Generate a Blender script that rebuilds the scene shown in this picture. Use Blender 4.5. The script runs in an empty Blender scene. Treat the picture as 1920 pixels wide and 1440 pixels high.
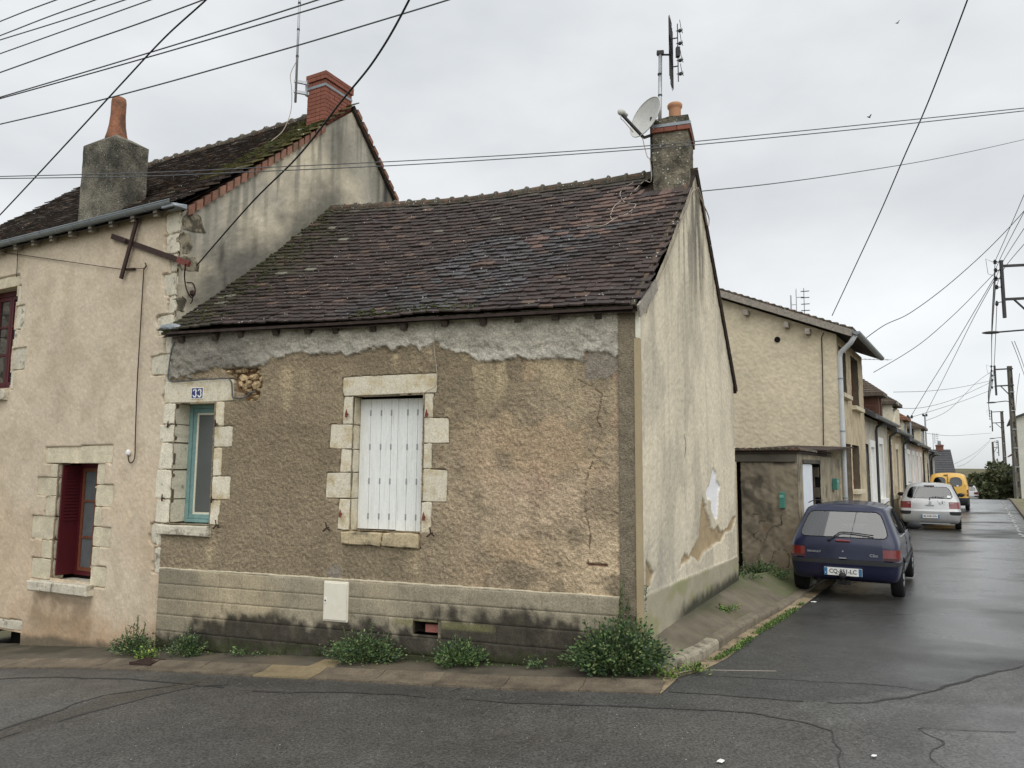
import bpy, bmesh, math, random
import numpy as np
from mathutils import Vector, Matrix
random.seed(7); R = math.radians
sc = bpy.context.scene; COL = sc.collection

# ---------------------------------------------------------------- camera
PITCH = math.atan(154/1400); ROLL = R(.44)
cam = bpy.data.cameras.new('camera'); camo = bpy.data.objects.new('camera', cam); COL.objects.link(camo)
cam.sensor_width = 36; cam.lens = 26.25; cam.clip_start = .05; cam.clip_end = 3000
f_ = Vector((0, math.cos(PITCH), math.sin(PITCH))); u0_ = Vector((0, -math.sin(PITCH), math.cos(PITCH))); r0_ = Vector((1, 0, 0))
r_ = math.cos(ROLL)*r0_ + math.sin(ROLL)*u0_; u_ = -math.sin(ROLL)*r0_ + math.cos(ROLL)*u0_
M = Matrix((r_, u_, -f_)).transposed().to_4x4(); M.translation = (0, 0, 1.87); camo.matrix_world = M
sc.camera = camo

# ---------------------------------------------------------------- world, sun, exposure
SUN_EL, SUN_AZ = R(52), R(165)
world = bpy.data.worlds.new('World'); sc.world = world; world.use_nodes = True
nt = world.node_tree; nt.nodes.clear()
def wn(t, **k):
    n = nt.nodes.new(t)
    for a, b in k.items(): setattr(n, a, b)
    return n
out = wn('ShaderNodeOutputWorld'); bg1 = wn('ShaderNodeBackground'); bg2 = wn('ShaderNodeBackground'); add = wn('ShaderNodeAddShader')
sky = wn('ShaderNodeTexSky', sky_type='NISHITA', sun_disc=False, sun_elevation=SUN_EL, sun_rotation=SUN_AZ)
hs = wn('ShaderNodeHueSaturation'); hs.inputs['Saturation'].default_value = .25
nt.links.new(sky.outputs[0], hs.inputs['Color']); nt.links.new(hs.outputs[0], bg1.inputs[0]); bg1.inputs[1].default_value = .05
tc = wn('ShaderNodeTexCoord'); mp = wn('ShaderNodeMapping'); mp.inputs['Scale'].default_value = (1, 1, 2.2)
n1 = wn('ShaderNodeTexNoise'); n1.inputs['Scale'].default_value = 1.9; n1.inputs['Detail'].default_value = 5; n1.inputs['Roughness'].default_value = .5
cr = wn('ShaderNodeValToRGB'); e = cr.color_ramp.elements
e[0].position = .32; e[0].color = (.41, .43, .445, 1); e[1].position = .68; e[1].color = (.67, .685, .688, 1)
sep = wn('ShaderNodeSeparateXYZ'); mr = wn('ShaderNodeMapRange'); mr.inputs[1].default_value = 0; mr.inputs[2].default_value = .32; mr.inputs[3].default_value = 1.22; mr.inputs[4].default_value = 1.0
mr2 = wn('ShaderNodeMapRange'); mr2.inputs[1].default_value = .3; mr2.inputs[2].default_value = 1; mr2.inputs[3].default_value = 1; mr2.inputs[4].default_value = 1.7
mu = wn('ShaderNodeMath', operation='MULTIPLY'); mx = wn('ShaderNodeVectorMath', operation='SCALE')
L_ = nt.links.new
L_(tc.outputs['Generated'], mp.inputs[0]); L_(mp.outputs[0], n1.inputs['Vector']); L_(n1.outputs['Fac'], cr.inputs[0])
L_(tc.outputs['Generated'], sep.inputs[0]); L_(sep.outputs['Z'], mr.inputs[0]); L_(sep.outputs['Z'], mr2.inputs[0])
L_(mr.outputs[0], mu.inputs[0]); L_(mr2.outputs[0], mu.inputs[1]); L_(cr.outputs[0], mx.inputs[0]); L_(mu.outputs[0], mx.inputs['Scale'])
L_(mx.outputs[0], bg2.inputs[0]); bg2.inputs[1].default_value = 1.0
L_(bg1.outputs[0], add.inputs[0]); L_(bg2.outputs[0], add.inputs[1]); L_(add.outputs[0], out.inputs[0])
sun = bpy.data.lights.new('sun', 'SUN'); suno = bpy.data.objects.new('sun', sun); COL.objects.link(suno)
sun.energy = 1.5; sun.angle = R(75); sun.color = (1, .97, .92)
# sun stands behind the camera's right shoulder, hidden by cloud
sd = Vector((math.sin(SUN_AZ)*math.cos(SUN_EL), math.cos(SUN_AZ)*math.cos(SUN_EL), math.sin(SUN_EL)))
suno.rotation_euler = sd.to_track_quat('Z', 'Y').to_euler(); suno.location = sd*50
vs = sc.view_settings; vs.view_transform = 'Standard'; vs.look = 'None'; vs.exposure = 0; vs.gamma = 1; vs.use_curve_mapping = False
sc.cycles.max_bounces = 6; sc.cycles.transparent_max_bounces = 12
try: sc.cycles.use_denoising = True
except Exception: pass

# ---------------------------------------------------------------- helpers
def lin(c): c /= 255.; return c/12.92 if c <= .04045 else ((c+.055)/1.055)**2.4
def S(r, g, b, k=1., ds=.14):
    r, g, b = lin(r), lin(g), lin(b); m = .3*r+.6*g+.1*b; return tuple((v+(m-v)*ds)*k for v in (r, g, b))
def Sa(r, g, b): return np.array(S(r, g, b, 1., .2))
def vn(x, y, s=0):
    x = np.asarray(x, float); y = np.asarray(y, float)
    xi = np.floor(x).astype(np.int64); yi = np.floor(y).astype(np.int64); fx = x-xi; fy = y-yi
    fx = fx*fx*(3-2*fx); fy = fy*fy*(3-2*fy)
    def h(a, b):
        n = (a*374761393+b*668265263+s*974711) & 0xffffffff
        n = ((n ^ (n >> 13))*1274126177) & 0xffffffff
        n = ((n ^ (n >> 15))*2246822519) & 0xffffffff
        return ((n ^ (n >> 16)) & 0xffffff)/16777215.
    return (h(xi, yi)*(1-fx)+h(xi+1, yi)*fx)*(1-fy)+(h(xi, yi+1)*(1-fx)+h(xi+1, yi+1)*fx)*fy
def fbm(x, y, o=4, s=0, g=.5):
    t = 0; a = 1; n = 0
    for k in range(o):
        t = t+a*vn(x*2**k+17.3*k, y*2**k-9.1*k, s+k); n += a; a *= g
    return t/n
def sm(a, b, x):
    t = np.clip((x-a)/(b-a), 0, 1); return t*t*(3-2*t)
def inpoly(U, Z, pts):
    ins = np.zeros(np.shape(U), bool); n = len(pts)
    for i in range(n):
        (x1, y1), (x2, y2) = pts[i], pts[(i+1) % n]
        if y1 == y2: continue
        c = ((y1 > Z) != (y2 > Z)) & (U < (x2-x1)*(Z-y1)/(y2-y1)+x1); ins ^= c
    return ins
def dline(U, Z, pts):
    d = np.full(np.shape(U), 1e9)
    for (x1, y1), (x2, y2) in zip(pts, pts[1:]):
        dx, dy = x2-x1, y2-y1; t = np.clip(((U-x1)*dx+(Z-y1)*dy)/(dx*dx+dy*dy+1e-12), 0, 1)
        d = np.minimum(d, np.hypot(U-x1-t*dx, Z-y1-t*dy))
    return d
def spl(pts, n=8):
    P = [Vector(p) for p in pts]; out = []
    for i in range(len(P)-1):
        a, b, c, d = P[max(0, i-1)], P[i], P[i+1], P[min(len(P)-1, i+2)]
        for k in range(n):
            t = k/n; out.append(.5*((2*b)+(c-a)*t+(2*a-5*b+4*c-d)*t*t+(3*b-a-3*c+d)*t**3))
    return out+[P[-1]]
class Fr:                                   # a facade: u along it, o outwards, z up
    def __init__(s, ox, oy, dx, dy, side):
        l = math.hypot(dx, dy); s.ox, s.oy, s.dx, s.dy = ox, oy, dx/l, dy/l; s.nx, s.ny = -s.dy*side, s.dx*side
    def P(s, u, o, z): return Vector((s.ox+s.dx*u+s.nx*o, s.oy+s.dy*u+s.ny*o, z))
FW = Fr(1.22, 7.2, -.9472, .3208, 1)        # cottage front
GW = Fr(1.22, 7.2, .4623, .8867, -1)        # cottage gable along the side street
LF = Fr(-4.131, 9.012, -.8761, .4822, 1)    # neighbour front
LG = Fr(-4.131, 9.012, .4793, .8776, -1)    # neighbour gable
BL = Fr(1.22, 7.2, .5356, .8445, -1)        # building line of the side street
H2 = Fr(7.433, 16.996, -.8445, .5356, 1)    # end wall of the rendered house
OB = Fr(5.022, 13.196, -.8445, .5356, 1)    # lean-to wall facing the cottage
def gz(x, y):                               # ground height
    u = (x-1.22)*-.9472+(y-7.2)*.3208
    z = .03-.0515*np.logaddexp(0, (u-.3)/.6)*.6
    t_ = np.clip((u+.3)/1.5, 0, 1); z = z-.06*t_*t_*(3-2*t_)-.055*np.logaddexp(0, (u-6)/.5)*.5
    st = (x-1.22)*.5356+(y-7.2)*.8445
    q_ = np.clip((st-1.0)/4, 0, 1); z = z-.10*q_*q_*(3-2*q_)
    c = np.maximum(0, st-47.)
    return z-.0016*c**2*(c < 40)-(c >= 40)*(.0016*1600+.128*(c-40))
BASE = {}
def base_of(p): return BASE.get(p.name, Vector((0, 0, 0))) if p else Vector((0, 0, 0))
def tag(o, label=None, cat=None, group=None, kind=None):
    if label: o['label'] = label
    if cat: o['category'] = cat
    if group: o['group'] = group
    if kind: o['kind'] = kind
    return o
def thing(name, label, cat, base, group=None):
    o = bpy.data.objects.new(name, None); o.empty_display_size = .2; COL.objects.link(o)
    o.location = base; BASE[o.name] = Vector(base); return tag(o, label, cat, group)
def link_mesh(name, me, parent=None, base=None):
    o = bpy.data.objects.new(name, me); COL.objects.link(o)
    if parent: o.parent = parent; BASE[o.name] = base_of(parent)
    elif base is not None: o.location = base; BASE[o.name] = Vector(base)
    return o
def np_mesh(name, V, F, mats, smooth=False, cols=None, fm=None):
    me = bpy.data.meshes.new(name); V = np.asarray(V, np.float32)
    F = np.asarray(F, np.int32); nf, k = F.shape
    me.vertices.add(len(V)); me.vertices.foreach_set('co', V.ravel())
    me.loops.add(nf*k); me.loops.foreach_set('vertex_index', F.ravel())
    me.polygons.add(nf); me.polygons.foreach_set('loop_start', np.arange(0, nf*k, k, dtype=np.int32))
    if smooth: me.polygons.foreach_set('use_smooth', np.ones(nf, bool))
    if fm is not None: me.polygons.foreach_set('material_index', np.asarray(fm, np.int32))
    for m in (mats if isinstance(mats, (list, tuple)) else [mats]): me.materials.append(m)
    if cols is not None:
        a = me.color_attributes.new('col', 'FLOAT_COLOR', 'POINT'); a.data.foreach_set('color', np.asarray(cols, np.float32).ravel())
    me.update(calc_edges=True); me.validate(); return me
class MB:
    def __init__(s): s.v = []; s.f = []; s.m = []
    def add(s, vs, fs, mi=0):
        b = len(s.v); s.v += [Vector(p) for p in vs]; s.f += [[b+i for i in q] for q in fs]; s.m += [mi]*len(fs); return s
    def hexa(s, p, mi=0): return s.add(p, [(0, 3, 2, 1), (4, 5, 6, 7), (0, 1, 5, 4), (1, 2, 6, 5), (2, 3, 7, 6), (3, 0, 4, 7)], mi)
    def box(s, fr, u0, u1, o0, o1, z0, z1, mi=0):
        P = fr.P; return s.hexa([P(u0, o0, z0), P(u1, o0, z0), P(u1, o1, z0), P(u0, o1, z0), P(u0, o0, z1), P(u1, o0, z1), P(u1, o1, z1), P(u0, o1, z1)], mi)
    def bar(s, a, b, w, h, mi=0, up=(0, 0, 1)):
        a, b = Vector(a), Vector(b); d = (b-a).normalized(); x = d.cross(Vector(up))
        if x.length < 1e-4: x = d.cross(Vector((1, 0, 0)))
        x.normalize(); y = x.cross(d); x *= w/2; y *= h/2
        return s.hexa([a-x-y, a+x-y, a+x+y, a-x+y, b-x-y, b+x-y, b+x+y, b-x+y], mi)
    def tube(s, pts, r, n=6, mi=0, cap=True):
        pts = [Vector(p) for p in pts]; rs = r if isinstance(r, (list, tuple)) else [r]*len(pts); rings = []; x = None
        for i, p in enumerate(pts):
            d = (pts[min(i+1, len(pts)-1)]-pts[max(i-1, 0)])
            if d.length < 1e-9: d = Vector((0, 0, 1))
            d.normalize()
            if x is None: x = d.orthogonal().normalized()
            else:
                x = x-d*x.dot(d); x = x.normalized() if x.length > 1e-6 else d.orthogonal().normalized()
            y = d.cross(x); rings.append([p+(x*math.cos(2*math.pi*k/n)+y*math.sin(2*math.pi*k/n))*rs[i] for k in range(n)])
        vs = [q for g in rings for q in g]; fs = []
        for i in range(len(pts)-1):
            for k in range(n): fs.append((i*n+k, i*n+(k+1) % n, (i+1)*n+(k+1) % n, (i+1)*n+k))
        if cap: fs += [tuple(range(n))[::-1], tuple((len(pts)-1)*n+k for k in range(n))]
        return s.add(vs, fs, mi)
    def lathe(s, c, prof, n=20, mi=0, ax=(0, 0, 1), close=True):
        c = Vector(c); ax = Vector(ax).normalized(); x = ax.orthogonal().normalized(); y = ax.cross(x); vs = []; fs = []
        for r, h in prof: vs += [c+ax*h+(x*math.cos(2*math.pi*k/n)+y*math.sin(2*math.pi*k/n))*r for k in range(n)]
        for i in range(len(prof)-1):
            for k in range(n): fs.append((i*n+k, i*n+(k+1) % n, (i+1)*n+(k+1) % n, (i+1)*n+k))
        if close: fs += [tuple(range(n))[::-1], tuple((len(prof)-1)*n+k for k in range(n))]
        return s.add(vs, fs, mi)
    def stone(s, fr, pts, o0, o1, jit=.006, ch=.008, mi=0, seg=4, rnd=.0):   # irregular dressed stone from its outline
        o = []; n = len(pts)
        cx = sum(p[0] for p in pts)/n; cz = sum(p[1] for p in pts)/n
        for i in range(n):
            a, b = pts[i], pts[(i+1) % n]
            for k in range(seg):
                t = k/seg; u = a[0]+(b[0]-a[0])*t; z = a[1]+(b[1]-a[1])*t
                if k == 0: u += (cx-u)*rnd; z += (cz-z)*rnd
                o.append((u+random.uniform(-jit, jit), z+random.uniform(-jit, jit)))
        m = len(o); P = fr.P; v = [P(u, o0, z) for u, z in o]+[P(u, o1-ch, z) for u, z in o]
        du = max(abs(u-cx) for u, z in o); dz = max(abs(z-cz) for u, z in o)
        v += [P(cx+(u-cx)*(1-ch/du), o1+random.uniform(-.002, .002), cz+(z-cz)*(1-ch/dz)) for u, z in o]+[P(cx, o1+.001, cz)]
        fs = []
        for k in range(m):
            q = (k+1) % m; fs += [(k, q, m+q, m+k), (m+k, m+q, 2*m+q, 2*m+k), (2*m+k, 2*m+q, 3*m)]
        return s.add(v, fs, mi)
    def rock(s, c, rx, ry, rz, ax, mi=0, sub=2, jit=.12):
        bm = bmesh.new(); bmesh.ops.create_icosphere(bm, subdivisions=sub, radius=1); X, Y, Z = ax; sd = random.random()*99; c = Vector(c)
        vs = []
        for v in bm.verts:
            k = 1+jit*(random.random()-.5)*2; vs.append(c+X*(v.co.x*rx*k)+Y*(v.co.y*ry*k)+Z*(v.co.z*rz*k))
        fs = [[v.index for v in f.verts] for f in bm.faces]; bm.free(); return s.add(vs, fs, mi)
    def build(s, name, mats, parent=None, smooth=False, base=None, bevel=0, recalc=True):
        b = base_of(parent) if parent else (Vector(base) if base is not None else Vector((0, 0, 0)))
        me = bpy.data.meshes.new(name); me.from_pydata([tuple(v-b) for v in s.v], [], s.f)
        for m in (mats if isinstance(mats, (list, tuple)) else [mats]): me.materials.append(m)
        me.polygons.foreach_set('material_index', s.m)
        if recalc or bevel:
            bm = bmesh.new(); bm.from_mesh(me); bmesh.ops.recalc_face_normals(bm, faces=bm.faces)
            if bevel: bmesh.ops.bevel(bm, geom=list(bm.edges), offset=bevel, segments=1, affect='EDGES', clamp_overlap=True)
            bm.to_mesh(me); bm.free()
        if smooth: me.polygons.foreach_set('use_smooth', [True]*len(me.polygons))
        me.update(); return link_mesh(name, me, parent, b if not parent else None)
def wallh(mb, fr, u0, u1, z0, z1, holes, o=0., depth=.2, mi=0, mr=None):
    us = sorted({u0, u1, *[h[0] for h in holes], *[h[1] for h in holes]}); zs = sorted({z0, z1, *[h[2] for h in holes], *[h[3] for h in holes]})
    us = [u for u in us if u0 <= u <= u1]; zs = [z for z in zs if z0 <= z <= z1]; P = fr.P
    for a, b in zip(us, us[1:]):
        for c, d in zip(zs, zs[1:]):
            mu_, mz_ = (a+b)/2, (c+d)/2
            if any(h[0] < mu_ < h[1] and h[2] < mz_ < h[3] for h in holes): continue
            mb.add([P(a, o, c), P(b, o, c), P(b, o, d), P(a, o, d)], [(0, 1, 2, 3)], mi)
    for h in holes:
        a, b, c, d = h
        for p, q in (((a, c), (a, d)), ((a, d), (b, d)), ((b, d), (b, c)), ((b, c), (a, c))):
            mb.add([P(p[0], o, p[1]), P(q[0], o, q[1]), P(q[0], o-depth, q[1]), P(p[0], o-depth, p[1])], [(0, 1, 2, 3)], mi if mr is None else mr)
def sheet(name, mat, parent, fr, us, zb, zt, nz, disp, col, hole=None):    # a plaster skin with its own relief and stains
    us = np.asarray(us); nu = len(us); t = np.linspace(0, 1, nz)[:, None]
    b = np.broadcast_to(zb(us), us.shape)[None]; tp = np.broadcast_to(zt(us), us.shape)[None]
    Z = b+(tp-b)*t; U = np.broadcast_to(us[None], Z.shape)
    O = disp(U, Z); c = col(U, Z)
    bs = base_of(parent)
    X = np.stack([fr.ox+fr.dx*U+fr.nx*O-bs.x, fr.oy+fr.dy*U+fr.ny*O-bs.y, Z-bs.z], -1).reshape(-1, 3)
    i = np.arange(nu*nz).reshape(nz, nu); F = np.stack([i[:-1, :-1], i[:-1, 1:], i[1:, 1:], i[1:, :-1]], -1).reshape(-1, 4)
    if hole is not None:
        uc = (U[:-1, :-1]+U[1:, 1:])/2; zc = (Z[:-1, :-1]+Z[1:, 1:])/2; F = F[~hole(uc, zc).ravel()]
    if c.shape[-1] == 3: c = np.concatenate([c, np.full(c.shape[:-1]+(1,), .85)], -1)
    return link_mesh(name, np_mesh(name, X, F, mat, cols=c.reshape(-1, 4)), parent)

# ---------------------------------------------------------------- materials
def newmat(name):
    m = bpy.data.materials.new(name); m.use_nodes = True; m.node_tree.nodes.clear(); return m, m.node_tree
def mk(name, rgb=None, rough=.8, var=.18, vs=5., fine=.12, fs=70., bump=.25, bs=90., bd=.01, metal=0., spec=.3, attr=None, objcol=False, objrand=0., white=None, coat=0., tint2=None, t2s=3., t2=(.5, .62), aniso=None):
    """rgb or attr 'col' -> broad and fine noise -> Principled, with bump; white = (scale, size) for lichen dots"""
    m, t = newmat(name); N = t.nodes.new; Lk = t.links.new
    o = N('ShaderNodeOutputMaterial'); p = N('ShaderNodeBsdfPrincipled'); Lk(p.outputs[0], o.inputs[0])
    geo = N('ShaderNodeNewGeometry'); pos = geo.outputs['Position']
    if aniso:
        mpp = N('ShaderNodeMapping'); mpp.inputs['Scale'].default_value = aniso; Lk(pos, mpp.inputs[0]); vpos = mpp.outputs[0]
    else: vpos = pos
    def noise(sc_, det=3, ro=.55, v=None):
        n = N('ShaderNodeTexNoise'); n.inputs['Scale'].default_value = sc_; n.inputs['Detail'].default_value = det; n.inputs['Roughness'].default_value = ro
        Lk(v or pos, n.inputs['Vector']); return n.outputs['Fac']
    def mrange(x, a, b, c, d):
        n = N('ShaderNodeMapRange'); Lk(x, n.inputs[0])
        for k, q in zip((1, 2, 3, 4), (a, b, c, d)): n.inputs[k].default_value = q
        return n.outputs[0]
    def math_(op, a, b):
        n = N('ShaderNodeMath'); n.operation = op
        for k, q in ((0, a), (1, b)):
            if isinstance(q, (int, float)): n.inputs[k].default_value = q
            else: Lk(q, n.inputs[k])
        return n.outputs[0]
    def mix(fac, a, b):
        n = N('ShaderNodeMix'); n.data_type = 'RGBA'
        for k, q in ((0, fac), (6, a), (7, b)):
            if isinstance(q, (int, float)): n.inputs[k].default_value = q
            elif isinstance(q, tuple): n.inputs[k].default_value = (*q, 1)
            else: Lk(q, n.inputs[k])
        return n.outputs[2]
    if attr:
        an = N('ShaderNodeAttribute'); an.attribute_name = attr; c = an.outputs['Color']; Lk(an.outputs['Alpha'], p.inputs['Roughness'])
    elif objcol:
        oi = N('ShaderNodeObjectInfo'); c = oi.outputs['Color']; Lk(oi.outputs['Alpha'], p.inputs['Roughness'])
    else:
        rg = N('ShaderNodeRGB'); rg.outputs[0].default_value = (*rgb, 1); c = rg.outputs[0]; p.inputs['Roughness'].default_value = rough
    if tint2: c = mix(mrange(noise(t2s, 5, .6, vpos), t2[0], t2[1], 0, 1), c, tint2)
    k = math_('MULTIPLY', mrange(noise(vs, 4, .6, vpos), .3, .7, 1-var, 1+var), mrange(noise(fs, 2), .3, .7, 1-fine, 1+fine))
    if objrand:
        oi = N('ShaderNodeObjectInfo'); k = math_('MULTIPLY', k, mrange(oi.outputs['Random'], 0, 1, 1-objrand, 1+objrand))
    sca = N('ShaderNodeVectorMath'); sca.operation = 'SCALE'; Lk(c, sca.inputs[0]); Lk(k, sca.inputs['Scale']); c = sca.outputs[0]
    if white:
        v = N('ShaderNodeTexVoronoi'); v.inputs['Scale'].default_value = white[0]; Lk(pos, v.inputs['Vector'])
        rr = N('ShaderNodeSeparateColor'); Lk(v.outputs['Color'], rr.inputs[0])
        thr = math_('MULTIPLY', mrange(rr.outputs[0], white[2] if len(white) > 2 else .5, 1, 0, 1), white[1])
        thr = math_('MULTIPLY', thr, mrange(noise(white[0]*.25), .35, .65, .2, 1.5))
        c = mix(math_('LESS_THAN', v.outputs['Distance'], thr), c, S(205, 205, 195))
    Lk(c, p.inputs['Base Color']); p.inputs['Metallic'].default_value = metal; p.inputs['Specular IOR Level'].default_value = spec
    p.inputs['Coat Weight'].default_value = coat; p.inputs['Coat Roughness'].default_value = .08
    if bump:
        b = N('ShaderNodeBump'); b.inputs['Strength'].default_value = bump; b.inputs['Distance'].default_value = bd
        Lk(math_('ADD', noise(bs, 4, .65), math_('MULTIPLY', noise(bs*.25, 2), .8)), b.inputs['Height']); Lk(b.outputs[0], p.inputs['Normal'])
    return m
def glass(name, tint=(.55, .6, .58), refl=.5, rough=.03, dark=None):
    m, t = newmat(name); N = t.nodes.new; Lk = t.links.new
    o = N('ShaderNodeOutputMaterial'); mixs = N('ShaderNodeMixShader'); g = N('ShaderNodeBsdfGlossy'); g.inputs['Roughness'].default_value = rough
    lw = N('ShaderNodeFresnel'); lw.inputs['IOR'].default_value = 1.5
    mr_ = N('ShaderNodeMapRange'); mr_.inputs[1].default_value = 0; mr_.inputs[2].default_value = 1; mr_.inputs[3].default_value = refl*.35; mr_.inputs[4].default_value = 1
    Lk(lw.outputs[0], mr_.inputs[0])
    if dark: tr = N('ShaderNodeBsdfDiffuse'); tr.inputs[0].default_value = (*dark, 1)
    else: tr = N('ShaderNodeBsdfTransparent'); tr.inputs[0].default_value = (*tint, 1)
    Lk(mr_.outputs[0], mixs.inputs[0]); Lk(tr.outputs[0], mixs.inputs[1]); Lk(g.outputs[0], mixs.inputs[2]); Lk(mixs.outputs[0], o.inputs[0]); return m
M = {}
M['plaster'] = mk('roughcast_plaster', attr='col', var=.10, fine=.26, fs=50, bump=.8, bs=70, bd=.025)
M['fineplaster'] = mk('fine_render', attr='col', var=.06, fine=.13, fs=90, bump=.4, bs=130, bd=.009)
M['stone'] = mk('dressed_limestone', S(224, 215, 190), .85, .14, 6, .16, 60, .4, 60, .01, tint2=S(186, 168, 128), t2s=6, t2=(.46, .66), objrand=.08)
M['greystone'] = mk('weathered_stone', S(206, 198, 176), .9, .16, 7, .18, 60, .4, 50, .010, tint2=S(136, 128, 108), t2s=9, t2=(.56, .68), objrand=.06)
M['tan_stone'] = mk('warm_limestone', S(208, 196, 166), .88, .16, 6, .16, 60, .4, 60, .01, objrand=.08)
M['sillstone'] = mk('weathered_sill', S(188, 170, 132), .9, .22, 9, .2, 60, .5, 60, .012, tint2=S(118, 108, 88), t2s=6)
M['rubble'] = mk('rubble_stone', S(182, 156, 114), .9, .3, 12, .3, 60, .8, 40, .02, objrand=.3, tint2=S(118, 92, 60), t2s=14)
M['mortar'] = mk('lime_mortar', S(172, 140, 98), .95, .25, 10, .2, 60, .5, 50, .02)
M['block'] = mk('cement_block', attr='col', var=.12, fine=.24, fs=60, bump=.5, bs=90, bd=.012)
M['white_pvc'] = mk('white_pvc', S(236, 238, 234), .5, .05, 4, .03, 30, .0, spec=.35, aniso=(9, 9, 1.2), tint2=S(214, 214, 204), t2s=2.2, t2=(.55, .8))
M['slot'] = mk('grey_hinge_slot', S(150, 152, 152), .6, .05, bump=0)
M['teal'] = mk('teal_paint', S(122, 160, 158), .5, .12, 14, .08, 60, .1, 60, .004)
M['cream'] = mk('cream_paint', S(225, 222, 200), .5, .05, bump=.05)
M['iron'] = mk('rusted_iron', S(62, 44, 38), .75, .25, 20, .2, 90, .3, 120, .004)
M['redoxide'] = mk('red_oxide_paint', S(120, 58, 48), .7, .25, 25, .2, 90, .2, 120, .004)
M['zinc'] = mk('zinc', S(138, 146, 152), .45, .12, 6, .06, 60, .05, metal=.4, spec=.5)
M['greypipe'] = mk('grey_pvc_pipe', S(196, 200, 200), .45, .08, 6, .04, 60, 0)
M['wood'] = mk('old_wood', S(74, 64, 55), .85, .25, 14, .2, 60, .3, 60, .008)
M['greywood'] = mk('silvered_wood', S(152, 144, 132), .85, .25, 14, .2, 60, .3, 60, .008)
M['darkwood'] = mk('dark_batten', S(62, 50, 44), .85, .3, 12, .2, 60, .3, 60, .008)
M['tile_o'] = mk('clay_tile', objcol=True, var=.25, vs=16, fine=.28, fs=75, bump=.45, bs=90, bd=.008, white=(30, .22, .72), spec=.45)
M['tile_a'] = mk('clay_tile_mass', attr='col', var=.25, vs=16, fine=.28, fs=75, bump=.45, bs=90, bd=.008, white=(30, .22, .72), spec=.45)
M['ridge'] = mk('ridge_tile_clay', S(112, 84, 66), .9, .25, 11, .2, 60, .5, 60, .012, tint2=S(76, 71, 58), t2s=6, t2=(.36, .52), white=(38, .3, .4), objrand=.2)
M['ridgemortar'] = mk('ridge_mortar', S(92, 86, 74), .95, .3, 12, .25, 60, .7, 50, .02, white=(40, .3, .4))
M['verge'] = mk('orange_verge_tile', S(146, 102, 82), .85, .2, 12, .15, 60, .3, 70, .008, objrand=.18, tint2=S(128, 98, 78), t2s=6)
M['brick'] = mk('red_brick', S(140, 82, 64), .85, .12, 12, .15, 80, .3, 110, .005, objrand=.1)
M['brickmortar'] = mk('dark_joint', S(70, 48, 40), .95, .2, bump=.2)
M['chimneyrender'] = mk('grey_roughcast', S(134, 128, 112), .95, .28, 2.6, .3, 45, .9, 45, .03, white=(34, .24, .6), tint2=S(82, 80, 70), t2s=2.4, t2=(.42, .6))
M['chimneyrender2'] = mk('mossy_cement', S(132, 124, 104), .95, .3, 4, .3, 40, .9, 35, .03, white=(34, .32, .5), tint2=S(76, 72, 62), t2s=4.5, t2=(.42, .6))
M['pot'] = mk('terracotta_pot', S(190, 136, 98), .8, .14, 9, .1, 60, .2, 70, .006)
M['potold'] = mk('sooty_terracotta_pot', S(150, 96, 66), .8, .25, 9, .2, 40, .3, 60, .008, tint2=S(112, 78, 56), t2s=8)
M['galv'] = mk('galvanised_steel', S(168, 172, 176), .4, .12, 8, .06, 60, 0, metal=.6, spec=.5)
M['darksteel'] = mk('dark_steel', S(62, 62, 62), .6, .15, 8, .1, bump=0)
M['dish'] = mk('dish_grey', S(196, 196, 190), .5, .08, 6, .06, 40, 0)
M['black'] = mk('black_plastic', S(26, 26, 27), .5, .1, bump=0, spec=.4)
M['cable'] = mk('black_cable', S(40, 40, 42), .7, .05, bump=0)
M['greycable'] = mk('grey_cable', S(92, 94, 98), .7, .05, bump=0)
M['palecable'] = mk('pale_cable', S(176, 164, 148), .7, .05, bump=0)
M['concrete_pole'] = mk('pole_concrete', S(104, 100, 90), .9, .2, 4, .15, 40, .3, 50, .01)
M['glass'] = glass('window_glass', dark=(.03, .035, .035), refl=.6)
M['frosted'] = mk('frosted_glass', S(92, 96, 95), .28, .1, 3, .03, 40, 0, spec=.5)
M['netglass'] = mk('curtained_glass', S(96, 100, 102), .25, .15, 6, .06, 80, 0, spec=.5)
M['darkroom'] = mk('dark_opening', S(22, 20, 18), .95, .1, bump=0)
M['bordeaux'] = mk('bordeaux_paint', S(84, 18, 28), .5, .1, 8, .05, bump=0)
M['brownframe'] = mk('varnished_brown', S(116, 66, 40), .45, .15, 20, .08, bump=0)
M['enamel'] = mk('blue_enamel', S(34, 38, 110), .3, .05, bump=0, spec=.5)
M['whitepaint'] = mk('white_paint', S(236, 236, 232), .5, .03, bump=0)
M['meter'] = mk('meter_box_cream', S(226, 220, 200), .5, .04, 4, .03, 30, 0)
M['pinkbrick'] = mk('pink_brick', S(188, 118, 102), .85, .1, bump=.2)

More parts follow.
